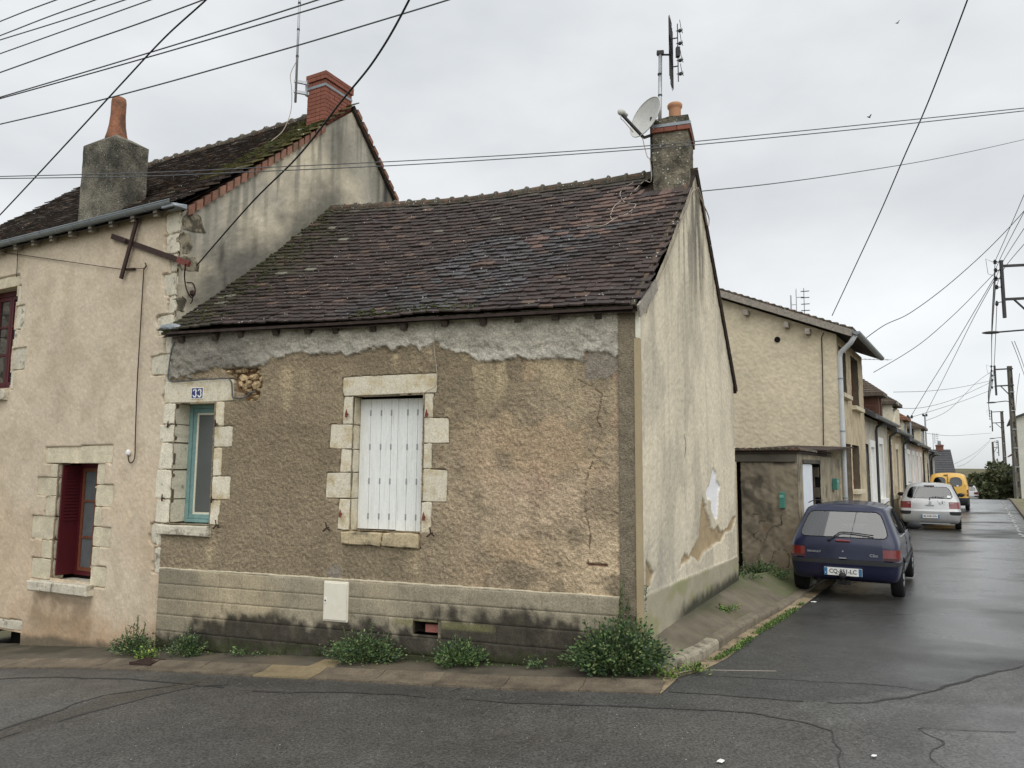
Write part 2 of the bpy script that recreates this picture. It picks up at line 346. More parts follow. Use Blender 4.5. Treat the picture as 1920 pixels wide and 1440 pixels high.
# ================================================================ GROUND
ASK = 1.0
def poly_xy(pts): return pts
def roadcol(x, y):
    n1 = fbm(x*.7, y*.7, 4, 3); n2 = fbm(x*4, y*4, 3, 5)
    c = np.zeros(np.shape(x)+(4,)); base = Sa(74, 72, 68); dark = Sa(61, 61, 59); brown = Sa(72, 67, 60); light = Sa(93, 92, 88)
    u = (x-1.22)*-.9472+(y-7.2)*.3208; n = (x-1.22)*-.3208+(y-7.2)*-.9472
    wob = (fbm(x*2.2, y*2.2, 3, 9)-.5)*.14
    rgb = base*(.82+.36*n1[..., None])
    def over(mask, col, a=1.): 
        m = (mask*a)[..., None]; rgb[...] = rgb*(1-m)+col*(.85+.3*n2[..., None])*m
    street = sm(-.05, .05, np.interp(x, [-9, 1.0, 1.6, 2.6, 3.2, 4.3, 4.9, 9], [9.6, 6.4, 6.36, 6.14, 6.32, 6.98, 7.37, 10]) - y)   # 0 in street
    over((1-street)*(x > 0.6), dark, .9)
    over(sm(.0, .06, 1.2+wob*.5-n)*sm(-.3, 0, u+.4)*(u < 12)*street, dark, .75)                                              # fresh trench by the gutter
    tr = np.minimum(1, np.abs(0*x)); d1 = dline(x, y, [(-5.2, 4.2), (-3.95, 6.15), (-3.55, 7.0), (-3.0, 7.5)])
    over(sm(.2, .12, d1+wob*.4), brown*.86, .9)
    over(inpoly(x+wob, y+wob, [(-3.75, 7.05), (-4.2, 6.1), (-5.6, 4.2), (-12, 4), (-12, 12), (-5, 8.2)]).astype(float), light*.86, .6)
    over(inpoly(x+wob, y+wob, [(2.95, 5.55), (2.78, 5.2), (2.66, 4.9), (2.5, 3.5), (9, 3.2), (9, 5.9), (3.6, 5.5)]).astype(float), light, .7)
    over(inpoly(x+wob, y+wob, [(2.25, 6.12), (3.1, 6.45), (3.6, 6.5), (4.2, 6.95), (5.2, 7.45), (5, 6.9), (3.9, 6.2), (3.1, 5.95), (2.3, 5.6)]).astype(float), light*.9, .6)
    over(sm(.55, .7, fbm(x*.45+3, y*.45, 4, 21)), light*.85, .4)
    wet = np.clip(sm(1.4, 4.5, x)*.65+sm(9, 18, y)*.5, 0, 1)
    rgb = rgb*(1-.12*wet[..., None])
    rgb = rgb*(.88+.24*vn(x*21, y*21, 78)[..., None]); rgb = rgb*(.82+.36*fbm(x*7, y*7, 3, 79)[..., None])
    c[..., :3] = rgb*ASK
    c[..., 3] = np.clip(.62-.12*sm(.4, .65, fbm(x*.7, y*.9, 4, 33))-.36*wet*sm(.2, .6, fbm(x*.5, y*1.1, 4, 31)), .2, .95)
    return c
M['road'] = mk('asphalt', attr='col', var=.12, vs=1.6, fine=.62, fs=50, bump=.5, bs=70, bd=.012, spec=.5, white=(48, .16, .86))
_t = M['road'].node_tree; _p = next(n for n in _t.nodes if n.type == 'BSDF_PRINCIPLED'); _a = next(n for n in _t.nodes if n.type == 'ATTRIBUTE'); _m = _t.nodes.new('ShaderNodeMapRange')
for _k, _v in zip((1, 2, 3, 4), (.56, .24, .0, .5)): _m.inputs[_k].default_value = _v
_t.links.new(_a.outputs['Alpha'], _m.inputs[0]); _t.links.new(_m.outputs[0], _p.inputs['Coat Weight']); _p.inputs['Coat Roughness'].default_value = .30      # water film on the worn asphalt
M['concrete'] = mk('pavement_concrete', attr='col', var=.12, vs=3, fine=.16, fs=90, bump=.35, bs=90, bd=.01)
M['slab'] = mk('gutter_concrete', S(112, 100, 82), .8, .25, 4, .25, 70, .5, 80, .01, objrand=.05, tint2=S(92, 82, 68), t2s=5, t2=(.46, .7))
M['kerb'] = mk('kerb_concrete', S(120, 110, 92), .85, .16, 5, .16, 70, .4, 80, .01, objrand=.06, tint2=S(104, 96, 80), t2s=9)
M['tar'] = mk('tar_seam', S(64, 63, 61), .7, .25, 9, .3, 60, .6, 70, .012)
M['earth'] = mk('earth', S(96, 92, 62), .95, .3, .2, .2, 2, 0)
def gridxy(name, mat, X, Y, Z, col, hole=None, kind='structure', parent=None):
    ny, nx = X.shape; i = np.arange(nx*ny).reshape(ny, nx); F = np.stack([i[:-1, :-1], i[:-1, 1:], i[1:, 1:], i[1:, :-1]], -1).reshape(-1, 4)
    if hole is not None:
        xc = (X[:-1, :-1]+X[1:, 1:])/2; yc = (Y[:-1, :-1]+Y[1:, 1:])/2; F = F[~hole(xc, yc).ravel()]
    c = col(X, Y)
    if c.shape[-1] == 3: c = np.concatenate([c, np.full(c.shape[:-1]+(1,), .85)], -1)
    V = np.stack([X, Y, Z], -1).reshape(-1, 3)
    o = link_mesh(name, np_mesh(name, V, F, mat, smooth=True, cols=c.reshape(-1, 4)), parent)
    return tag(o, kind=kind) if not parent else o
def un(x, y): return (x-1.22)*-.9472+(y-7.2)*.3208, (x-1.22)*-.3208+(y-7.2)*-.9472
X, Y = np.meshgrid(np.arange(-12, 13.2, .048), np.arange(2.0, 15.2, .048))
def hid(x, y):
    u, n = un(x, y); g = (x-1.22)*.8867-(y-7.2)*.4623; a = (x-1.22)*.8445-(y-7.2)*.5356
    return ((u > .1) & (n < -.2)) | ((u <= .1) & (y > 7.6) & (a < -.5))
rnoise = lambda x, y: .010*(fbm(x*.8, y*.8, 3, 41)-.5)
gridxy('road', M['road'], X, Y, gz(X, Y)+rnoise(X, Y), roadcol, hid)
A_, O_ = np.meshgrid(np.concatenate([np.arange(4, 30, .12), np.arange(30, 130, .5)]), np.linspace(.1, 4.6, 40)); O_ = O_[::-1]
X = 1.22+.5356*A_+.8445*O_; Y = 7.2+.8445*A_-.5356*O_
gridxy('street', M['road'], X, Y, gz(X, Y)-.006, roadcol)
# terrain out to the horizon
ang = np.linspace(0, 2*math.pi, 97); rad = np.array([0, 3, 7, 12, 18, 26, 36, 48, 60, 80, 100, 130, 180, 260, 400, 700, 1200, 2200.]); AA, RR = np.meshgrid(ang, rad)
X = RR*np.cos(AA); Y = 6+RR*np.sin(AA)
hill = 14*sm(200, 420, RR)*sm(.35, .75, np.cos(AA-.95))
gridxy('terrain', M['earth'], X, Y, np.maximum(gz(X, Y), -11)-.35+hill, lambda x, y: np.broadcast_to(Sa(96, 92, 62), x.shape+(3,)))
# front pavement strip and its gutter slabs
U, T = np.meshgrid(np.arange(-.25, 10.6, .03), np.linspace(0, 1, 22)); inner = np.where(U < 5.65, -.06, -(U-5.65)*.1785-.06); N_ = inner+(.5+.04*np.sin(U*1.7)-inner)*T
X = 1.22-.9472*U-.3208*N_; Y = 7.2+.3208*U-.9472*N_
def pavcol(x, y):
    u, n = un(x, y); f = fbm(x*3, y*3, 4, 61); g = fbm(x*1.1, y*1.1, 3, 62)
    f2 = fbm(x*14, y*14, 3, 64); c = Sa(92, 84, 70)*(.45+.7*f[..., None]+.4*f2[..., None]); m = sm(.55, .7, g)[..., None]*.7; c = c*(1-m)+Sa(112, 98, 76)*m
    m = (sm(.25, .02, n)*sm(.35, .6, f))[..., None]*.8; c = c*(1-m)+Sa(62, 60, 42)*m
    pt = inpoly(u+(f-.5)*.2, n, [(3.32, .12), (3.0, .12), (3.02, .5), (3.34, .5)])[..., None]
    return np.where(pt, Sa(150, 130, 90)*(.85+.3*f[..., None]), c)
front_pav = gridxy('front_pavement', M['concrete'], X, Y, gz(X, Y)+.018-.008*(1-T)+.012*fbm(X*5, Y*5, 3, 8), pavcol)
gutter = bpy.data.objects.new('gutter', None); COL.objects.link(gutter); tag(gutter, kind='structure')
u = -.28
while u < 10.4:
    l = random.uniform(.62, .8); a, b = u+.003, u+l-.003; mb = MB(); pts = []
    for uu, nn in ((a, .5), (b, .5), (b, .64), (a, .64), (a, .81), (b, .81)):
        x = 1.22-.9472*uu-.3208*nn; y = 7.2+.3208*uu-.9472*nn; pts.append(Vector((x, y, float(gz(x, y)))))
    if u < 7.6:
        i0, i1, m1, m0, o0, o1 = pts; dn = Vector((0, 0, -.1)); h1, h2, h3 = .040, .014, .016
        up = lambda p, h: p+Vector((0, 0, h+random.uniform(-.004, .004)))
        a0, a1, b1, b0, c0, c1 = up(i0, h1), up(i1, h1), up(m1, h2), up(m0, h2), up(o0, h3), up(o1, h3)
        mb.add([a0, a1, b1, b0, c0, c1, i0+dn, i1+dn, o0+dn, o1+dn], [(0, 1, 2, 3), (3, 2, 5, 4), (6, 7, 1, 0), (4, 5, 9, 8), (6, 0, 3, 4, 8), (7, 9, 5, 2, 1)])
        mb.build('gutter_slab', M['slab'] if not 3.0 < u+l/2 < 3.6 else mk('worn_yellow_slab', S(134, 118, 86), .85, .2, 6, .12, 60, .3, 90, .008), gutter)
    u += l
# corner pavement beside the gable, with kerb stones
KL = [(1.33, 6.93), (1.50, 7.06), (1.70, 7.26), (1.91, 7.51), (2.16, 7.91), (3.01, 9.33), (4.33, 11.47)]
KL += [tuple(BL.P(u, .33, 0)[:2]) for u in (8, 12, 16, 22, 28, 36, 44, 54)]
def along(pl, s):
    for a, b in zip(pl, pl[1:]):
        l = math.hypot(b[0]-a[0], b[1]-a[1])
        if s <= l: t = s/l; return (a[0]+(b[0]-a[0])*t, a[1]+(b[1]-a[1])*t), ((b[0]-a[0])/l, (b[1]-a[1])/l)
        s -= l
    return b, ((b[0]-a[0])/l, (b[1]-a[1])/l)
tot = sum(math.hypot(b[0]-a[0], b[1]-a[1]) for a, b in zip(KL, KL[1:]))
ss = np.concatenate([np.arange(0, 9, .05), np.arange(9, tot, .4)]); vs_, cs_ = [], []
rows = 16
Xp = np.zeros((rows, len(ss))); Yp = Xp.copy(); Zp = Xp.copy()
for j, s in enumerate(ss):
    (x, y), (dx, dy) = along(KL, s)
    ug = max(0.02, min(4.6, (x-1.22)*.4623+(y-7.2)*.8867)); wx, wy = 1.22+.4623*ug-.03, 7.2+.8867*ug+.02
    if s > 6.2:
        k = min(1, (s-6.2)/1.5); ub = (x-1.22)*.5356+(y-7.2)*.8445; q = BL.P(ub, -.1, 0); wx, wy = wx*(1-k)+q.x*k, wy*(1-k)+q.y*k
    kx, ky = x-dy*.13, y+dx*.13
    for i in range(rows):
        t = i/(rows-1); Xp[i, j] = kx+(wx-kx)*t; Yp[i, j] = ky+(wy-ky)*t; kz = float(gz(kx, ky))+.098-.06*float(sm(2.2, 5, s)); Zp[i, j] = kz+(.26-kz)*t*(1 if s < 6.5 else max(.0, 1-(s-6.5)/3))
def pav2(x, y):
    f = fbm(x*3, y*3, 4, 71); g = fbm(x*1.3+5, y*1.3, 4, 72)
    f2 = fbm(x*14, y*14, 3, 74); c = Sa(110, 100, 82)*(.45+.7*f[..., None]+.4*f2[..., None]); m = (sm(.42, .62, g)*.6)[..., None]; c = c*(1-m)+Sa(88, 86, 54)*m
    d = (x-1.22)*.8867-(y-7.2)*.4623; m = (sm(.16, .02, d+(f-.5)*.2)*sm(7.6, 9, y)*.8)[..., None]; c = c*(1-m)+Sa(70, 72, 46)*m
    m = (sm(10.2, 11.5, y)*.6*sm(.35, .55, f))[..., None]; return c*(1-m)+Sa(84, 96, 46)*m
pavement = gridxy('pavement', M['concrete'], Xp, Yp, Zp+.008*fbm(Xp*6, Yp*6, 3, 6), pav2)
s = 0
while s < tot-.6 and s < 26:
    l = .42 if s < 1.2 else .95; (xa, ya), (da, db) = along(KL, s+.004); (xb, yb), (ea, eb) = along(KL, s+l-.004); mb = MB(); pp = []
    h = .105-.065*float(sm(2.2, 5, s))+random.uniform(-.003, .003); w = .15
    for (x, y), (dx, dy) in (((xa, ya), (da, db)), ((xb, yb), (ea, eb))):
        g = float(gz(x, y)); prof = [(0, g-.08), (0, g+h-.035), (.010, g+h-.014), (.03, g+h-.004), (w-.02, g+h), (w-.02, g-.08)]
        pp.append([Vector((x-dy*o, y+dx*o, z)) for o, z in prof])
    n = len(pp[0]); mb.add(pp[0]+pp[1], [tuple(range(n))[::-1], tuple(range(n, 2*n))]+[(k, (k+1) % n, n+(k+1) % n, n+k) for k in range(n)])
    mb.build('kerb_stone', M['kerb'] if s > .9 else mk('pale_corner_kerb', S(150, 142, 122), .88, .2, 6, .2, 70, .5, 60, .012, tint2=S(112, 106, 92), t2s=9), pavement); s += l
mb = MB(); prev = None
for s in list(np.arange(-.12, 8, .2)):
    (x, y), (dx, dy) = along(KL, max(0, s)); 
    q = [Vector((x+dy*o, y-dx*o, float(gz(x+dy*o, y-dx*o))+.006)) for o in (-.0, .17)]
    if s < .08:
        e = ((1.25, 6.60), (1.235, 6.35)) if s < -.05 else ((1.36, 6.86), (1.62, 6.60)) if s < .05 else None
        if e: q = [Vector((a, b, float(gz(a, b))+.006)) for a, b in e]
    if prev: mb.add([prev[0], prev[1], q[1], q[0]], [(0, 1, 2, 3)])
    prev = q
mb.build('gutter_strip', mk('sandy_gutter', S(150, 132, 102), .9, .25, 5, .2, 70, .3, 80, .01, tint2=S(98, 90, 70), t2s=4), gutter)
# tar seams in the road
def seam(name, pts, w=.018):
    mb = MB(); prev = None; d = []; pts = [(p.x, p.y) for p in spl([(a, b, 0) for a, b in pts], 6)]
    for a, b in zip(pts, pts[1:]):
        k = max(2, int(math.hypot(b[0]-a[0], b[1]-a[1])/.06))
        for i in range(k): d.append((a[0]+(b[0]-a[0])*i/k, a[1]+(b[1]-a[1])*i/k))
    d.append(pts[-1]); d = [(x+.09*(float(fbm(x*4, y*4, 4, 5))-.5), y+.09*(float(fbm(x*4, y*4, 4, 15))-.5)) for x, y in d]
    for i, (x, y) in enumerate(d):
        p, q = d[max(0, i-1)], d[min(len(d)-1, i+1)]; l = math.hypot(q[0]-p[0], q[1]-p[1])+1e-9; nx, ny = -(q[1]-p[1])/l, (q[0]-p[0])/l
        ww = w*(.15+1.5*float(fbm(x*2.3, y*2.3, 2, 91)))*random.uniform(.6, 1.1); z = float(gz(x, y)+rnoise(np.array(x), np.array(y)))+.004; r = [Vector((x-nx*ww/2, y-ny*ww/2, z)), Vector((x+nx*ww/2, y+ny*ww/2, z))]
        if prev and float(fbm(x*1.6, y*1.6, 2, 93)) > .30: mb.add([prev[0], prev[1], r[1], r[0]], [(0, 1, 2, 3)])
        prev = r
    tag(mb.build(name, M['tar']), kind='structure')
seam('road_seam', [(-5.7, 8.2), (-3.9, 7.75), (-2.32, 7.09), (-1.2, 6.83), (.02, 6.39), (1.01, 6.03), (1.7, 5.93), (2.1, 5.72), (2.28, 5.5)], .034)
seam('road_seam', [(2.28, 5.5), (2.2, 5.2), (2.06, 4.9), (2.0, 4.4)], .02)
seam('road_seam', [(1.3, 6.42), (1.8, 6.3), (2.6, 6.14), (3.23, 6.32), (4.26, 6.98), (4.9, 7.37)], .03)
seam('road_seam', [(1.3, 6.95), (2.1, 6.85), (3.17, 6.63), (3.56, 6.52), (3.91, 6.73), (4.6, 7.2)], .014)
seam('road_seam', [(3.62, 5.49), (2.99, 5.57), (2.91, 5.47), (2.95, 5.3), (2.80, 5.15), (2.70, 4.9), (2.72, 4.6)], .012)
seam('road_seam', [(-5.2, 4.4), (-4.06, 6.22), (-3.83, 7.0), (-3.5, 7.25), (-3.0, 7.45)], .03)
seam('road_seam', [(-4.9, 4.3), (-3.92, 6.01), (-3.69, 6.44), (-3.37, 6.86), (-2.9, 7.35), (-2.3, 7.12)], .045)
seam('road_seam', [(-.35, 7.0), (-.7, 6.6)], .012)
M['centrecrack'] = mk('pale_worn_line', S(150, 150, 147), .4, .2, bump=.1)  # wet glint along the road crack, painted as a pale colour
mb = MB(); prev = None
for i, t in enumerate(np.linspace(0, 1, 60)):
    x = 14.9+t*15.5; y = 22.1+t*24.6; x += .10*math.sin(i*1.9)*random.random(); w = random.uniform(.012, .06); z = float(gz(x, y))+.004
    q = [Vector((x-w, y+w*.6, z)), Vector((x+w, y-w*.6, z))]
    if prev and random.random() > .12: mb.add([prev[0], prev[1], q[1], q[0]], [(0, 1, 2, 3)])
    prev = q
tag(mb.build('road_crack', M['centrecrack']), kind='structure')

# ================================================================ COTTAGE
cottage = thing('cottage', 'small brown roughcast cottage with closed white shutters on the street corner', 'house', FW.P(2.8, -1.5, 0))
WK = 1.22
bu, bz = zip(*sorted([(5.66, 2.875), (4.889, 2.999), (4.424, 3.02), (4.112, 3.096), (3.757, 3.143), (3.236, 3.085), (2.738, 3.118), (2.134, 3.15), (1.947, 3.067), (1.643, 2.964), (1.349, 2.997), (1.06, 2.964), (.532, 2.943), (.521, 3.034), (.184, 2.966), (0, 2.966)]))
crack = [(.587, 2.731), (.45, 2.66), (.351, 2.576), (.40, 2.314), (.348, 2.235), (.428, 1.975), (.52, 1.715), (.521, 1.431), (.474, 1.228), (.49, .949)]
Q33 = [[(5.75, 2.86), (4.729, 2.867), (4.716, 2.602), (5.745, 2.592)], [(4.85, 2.60), (4.974, 2.60), (4.974, 2.313), (4.85, 2.313)], [(4.712, 2.306), (4.972, 2.308), (4.972, 2.066), (4.712, 2.066)],
       [(4.847, 2.061), (4.97, 2.061), (4.97, 1.729), (4.847, 1.729)], [(4.71, 1.724), (4.97, 1.726), (4.97, 1.457), (4.71, 1.457)], [(4.84, 1.452), (4.98, 1.452), (4.98, 1.168), (4.86, 1.168)],
       [(5.565, 2.588), (5.735, 2.588), (5.74, 2.345), (5.565, 2.345)], [(5.565, 2.34), (5.79, 2.33), (5.77, 2.12), (5.565, 2.122)], [(5.565, 2.116), (5.745, 2.11), (5.77, 1.80), (5.565, 1.80)], [(5.565, 1.795), (5.79, 1.79), (5.80, 1.45), (5.565, 1.45)], [(5.565, 1.445), (5.76, 1.445), (5.78, 1.17), (5.565, 1.17)]]
QW = [[(3.274, 2.837), (2.127, 2.847), (2.124, 2.637), (3.262, 2.622)], [(3.132, 2.618), (3.245, 2.616), (3.258, 2.316), (3.132, 2.316)], [(3.132, 2.312), (3.40, 2.314), (3.415, 2.048), (3.132, 2.046)], [(3.132, 2.04), (3.262, 2.04), (3.27, 1.79), (3.132, 1.79)],
      [(3.132, 1.786), (3.432, 1.786), (3.44, 1.508), (3.132, 1.508)], [(3.132, 1.502), (3.265, 1.502), (3.28, 1.17), (3.132, 1.17)], [(2.165, 2.628), (2.268, 2.63), (2.268, 2.373), (2.165, 2.373)], [(1.98, 2.368), (2.268, 2.37), (2.268, 2.104), (1.978, 2.104)],
      [(2.168, 2.10), (2.268, 2.10), (2.268, 1.838), (2.17, 1.838)], [(1.99, 1.828), (2.268, 1.832), (2.268, 1.494), (1.992, 1.496)], [(2.16, 1.488), (2.276, 1.488), (2.28, 1.17), (2.165, 1.17)]]
SILLS = [[(5.70, 1.152), (4.942, 1.152), (4.945, 1.03), (5.695, 1.037)], [(3.21, 1.157), (2.285, 1.164), (2.285, 1.011), (3.205, 1.022)]]
RUB = [(4.885, 2.985), (4.40, 3.0), (4.33, 2.8), (4.36, 2.58), (4.56, 2.6), (4.60, 2.70), (4.70, 2.70), (4.72, 2.88)]
VENT = (2.06, 2.335, .148, .278)
def fw_masks(U, Z):
    w1 = fbm(U*6, Z*6, 3, 101)-.5; w2 = fbm(U*18, Z*18, 2, 102)-.5
    cem = sm(-.006, .006, Z-np.interp(U, bu, bz)+w1*.12+w2*.07)*sm(.175, .19, U+w2*.03)
    cem2 = inpoly(U+w1*.06, Z+w1*.06, [(.521, 3.04), (.522, 2.74), (.29, 2.715), (.2, 2.80), (.185, 3.0)]).astype(float)
    st = np.zeros(U.shape)
    for q in Q33+QW+SILLS:
        st = np.maximum(st, inpoly(U+w2*.012, Z+w2*.012, q))
    rub = inpoly(U+w1*.1, Z+w1*.1, RUB).astype(float)
    pil = sm(.188, .182, U+w2*.006)
    ck = dline(U+w2*.02, Z+w1*.02, crack)
    pat = inpoly(U+w1*.04, Z+w1*.04, [(3.385, .66), (3.385, .73), (3.30, .805), (3.21, .765), (3.195, .66)]).astype(float)
    return w1, w2, cem, cem2, st, rub, pil, ck, pat
def fw_disp(U, Z):
    w1, w2, cem, cem2, st, rub, pil, ck, pat = fw_masks(U, Z)
    rough = (fbm(U*40, Z*40, 3, 110, .65)-.5)*.026*(.6+.8*fbm(U*1.3, Z*1.3, 3, 116))
    lump = (fbm(U*9, Z*12, 4, 111, .6)-.5)*.06+(fbm(U*30, Z*30, 2, 112)-.5)*.014
    o = .012+rough; o = o*(1-cem)+(.036+lump)*cem; o = o*(1-cem2*(1-cem))+(.014+lump*.4)*cem2*(1-cem)
    low = sm(1.25, .85, Z+w1*.3)*sm(1.4, .5, U); o = o-low*.012*(fbm(U*7, Z*7, 3, 113) > .52)
    o = o*(1-pil)+(.030+(fbm(U*12, Z*9, 4, 114)-.5)*.03)*pil
    o = np.where(ck < .006, o-.006, o)
    o = np.where(inpoly(U, Z, [(.30, .915), (.50, .925), (.51, .95), (.31, .945)]), o-.03, o)
    o = np.where(rub > .5, -.05, o); o = np.where(st > .5, -.045, o)
    return o
def fw_col(U, Z):
    w1, w2, cem, cem2, st, rub, pil, ck, pat = fw_masks(U, Z); E = lambda a: a[..., None]
    f = fbm(U*1.4, Z*1.4, 4, 120); g = fbm(U*5, Z*5, 4, 121); h = fbm(U*40, Z*40, 3, 110, .65)
    c = Sa(134, 118, 91)*(1-E(f))+Sa(162, 144, 112)*E(f)
    m = E(np.exp(-((U-1.0)/1.0)**2-((Z-1.55)/.85)**2)*sm(.25, .6, g+.1)); c = c*(1-m)+Sa(188, 163, 130)*m
    m = E(sm(.5, .64, fbm(U*1.1+4, Z*2.0, 4, 122))*.5); c = c*(1-m)+Sa(120, 106, 80)*m
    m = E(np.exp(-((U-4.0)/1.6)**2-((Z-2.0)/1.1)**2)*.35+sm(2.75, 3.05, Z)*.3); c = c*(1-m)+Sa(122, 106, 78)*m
    m = E(sm(.56, .7, fbm(U*2.2+9, Z*2.2, 3, 123))*sm(1.9, .6, U)*.5); c = c*(1-m)+Sa(162, 128, 104)*m
    for a, w, z0, z1, k in ((4.0, .07, 2.4, 3.0, .5), (2.62, .05, 2.86, 3.1, .6), (3.75, .06, 2.5, 3.0, .3), (1.42, .05, 2.5, 2.95, .7), (2.335, .06, .66, 1.02, .8), (4.95, .05, .66, 1.05, .55), (2.42, .05, .66, 1.02, .45), (.95, .12, 2.75, 2.95, .6)):
        m = E(np.exp(-((U-a+w1*.05)/w)**2)*sm(z0, z0+.15, Z)*sm(z1+.02, z1-.05, Z)*k); c = c*(1-m)+Sa(186, 164, 124)*m
    m = E(sm(2.33, 2.36, U)*sm(3.21, 3.18, U)*sm(.64, .7, Z)*sm(1.05, 1.0, Z)*.35); c = c*(1-m)+Sa(104, 92, 70)*m
    low = sm(1.5, .85, Z+w1*.5)*sm(1.6, .4, U)*sm(.38, .56, g); m = E(low*.8); c = c*(1-m)+Sa(204, 178, 138)*m
    m = E(sm(.52, .6, fbm(U*1.7+2, Z*1.9, 4, 126))*sm(2.2, 1.2, U)*.45); c = c*(1-m)+Sa(196, 164, 122)*m
    m = E(sm(.55, .62, fbm(U*5+7, Z*2.2, 3, 127))*sm(2.8, 1.8, U)*sm(2.0, 2.8, Z)*.5); c = c*(1-m)+Sa(184, 164, 124)*m
    c = c*(.78+.44*E(h))
    cc = Sa(166, 159, 142)*(.62+.76*E(fbm(U*7, Z*9, 4, 111, .6)))
    lo = E(sm(.16, .0, Z-np.interp(U, bu, bz))*.6*(1-sm(4.2, 4.6, U))); cc = cc*(1-lo)+Sa(200, 194, 178)*lo*(.75+.5*E(g))+0*cc
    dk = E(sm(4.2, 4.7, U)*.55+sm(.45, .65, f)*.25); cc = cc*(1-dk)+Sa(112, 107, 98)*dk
    c = c*(1-E(cem))+cc*E(cem); k = E(np.maximum(cem2*(1-cem), pat)); c = c*(1-k)+Sa(134, 124, 108)*(.8+.4*E(g))*k
    pc = Sa(124, 112, 90)*(.75+.5*E(g)); c = c*(1-E(pil))+pc*E(pil)
    c = np.where(E((ck < .0068) & (w2 > -.12)), Sa(112, 92, 68), c)
    c = np.where(E(rub > .5), Sa(132, 100, 62)*(.6+.8*E(g)), c)
    c = np.where(E(st > .5), Sa(120, 108, 84), c)
    c = np.where(E(inpoly(U, Z, [(.30, .915), (.50, .925), (.51, .95), (.31, .945)])), Sa(132, 92, 70), c)
    return np.clip(c*WK, 0, .85)
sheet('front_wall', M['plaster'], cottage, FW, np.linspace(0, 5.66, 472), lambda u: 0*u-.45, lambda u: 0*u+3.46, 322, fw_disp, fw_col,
      lambda U, Z: ((U > 4.985) & (U < 5.555) & (Z > 1.17) & (Z < 2.585)) | ((U > 2.285) & (U < 3.12) & (Z > 1.18) & (Z < 2.615)) | ((U > VENT[0]) & (U < VENT[1]) & (Z > VENT[2]) & (Z < VENT[3])))
# --- dressed stones round the two openings
for i, q in enumerate(Q33): MB().stone(FW, q, -.30, .012, .005, .01, rnd=.03).build('lintel' if i == 0 else 'jamb_stone', M['stone'] if i < 6 else mk('lime_washed_stone', S(222, 214, 190), .88, .12, 7, .16, 60, .4, 60, .010, tint2=S(150, 140, 116), t2s=11, t2=(.6, .7)) if i == 6 else bpy.data.materials.get('lime_washed_stone'), cottage)
for i, q in enumerate(QW): MB().stone(FW, q, -.19, .010, .004, .008, rnd=.02).build('lintel' if i == 0 else 'jamb_stone', M['stone'], cottage)
MB().stone(FW, SILLS[0], -.30, .07, .006, .012).build('window_sill', M['greystone'], cottage)
MB().stone(FW, [(3.21, 1.157), (2.712, 1.160), (2.73, 1.017), (3.205, 1.022)], -.19, .065, .007, .014, rnd=.02).build('window_sill', M['sillstone'], cottage)
MB().stone(FW, [(2.704, 1.160), (2.285, 1.164), (2.285, 1.011), (2.72, 1.016)], -.19, .06, .007, .014, rnd=.02).build('window_sill', M['sillstone'], cottage)
mb = MB(); mb.box(FW, 4.94, 5.6, -.75, -.32, 1.1, 2.7); mb.box(FW, 2.2, 3.2, -.6, -.2, 1.1, 2.7); mb.build('room', M['darkroom'], cottage)  # unseen near-black boxes added behind both openings to block light and view
# --- narrow teal window
w33 = MB()
for a in ((4.97, 5.565, 1.165, 1.205), (4.97, 5.565, 2.545, 2.59), (5.515, 5.565, 1.205, 2.545), (4.97, 5.02, 1.205, 2.545)): w33.box(FW, a[0], a[1], -.29, -.235, a[2], a[3])
w33 = w33.build('window', M['teal'], cottage, bevel=.004)
mb = MB()
for a in ((5.02, 5.515, 1.207, 1.262), (5.02, 5.515, 2.49, 2.543), (5.465, 5.513, 1.262, 2.49), (5.022, 5.07, 1.262, 2.49)): mb.box(FW, a[0], a[1], -.28, -.25, a[2], a[3])
mb.build('casement', M['teal'], w33, bevel=.003)
mb = MB()
for a in ((5.07, 5.465, 1.262, 1.286), (5.07, 5.465, 2.466, 2.49), (5.441, 5.465, 1.286, 2.466), (5.07, 5.094, 1.286, 2.466)): mb.box(FW, a[0], a[1], -.276, -.258, a[2], a[3])
mb.build('glazing_bead', M['cream'], w33)
MB().box(FW, 5.094, 5.441, -.274, -.268, 1.286, 2.466).build('pane', M['frosted'], w33)
# --- white shutters: seven planks in two leaves
shut = [MB().box(FW, 2.655, 3.128, -.185, -.165, 1.176, 2.60).build('shutter', M['white_pvc'], cottage), MB().box(FW, 2.27, 2.648, -.190, -.170, 1.166, 2.60).build('shutter', M['white_pvc'], cottage)]
joints = [3.126, 2.995, 2.862, 2.737, 2.655]; j2 = [2.648, 2.541, 2.42, 2.29, 2.27]
for leaf, js, off, z0 in ((shut[0], joints, 0, 1.178), (shut[1], j2, -.005, 1.168)):
    for a, b in zip(js, js[1:]):
        mb = MB(); mb.box(FW, b+.0025, a-.0025, -.165+off, -.150+off, z0, 2.598)
        n = max(1, int((a-b)/.03))
        for k in range(1, n): mb.box(FW, b+(a-b)*k/n-.0015, b+(a-b)*k/n+.0015, -.152+off, -.1485+off, z0, 2.598)
        mb.build('plank', M['white_pvc'], leaf)
    for u in js[1:-1]+([] if leaf is shut[0] else []):
        for z in (2.445, 2.07, 1.695, 1.315): MB().box(FW, u-.008, u+.008, -.1505+off, -.1455+off, z-.032, z+.032).build('hinge_slot', M['slot'], leaf)
MB().box(FW, 2.652, 2.64, -.155, -.148, 1.17, 2.59).build('meeting_strip', M['white_pvc'], shut[1])
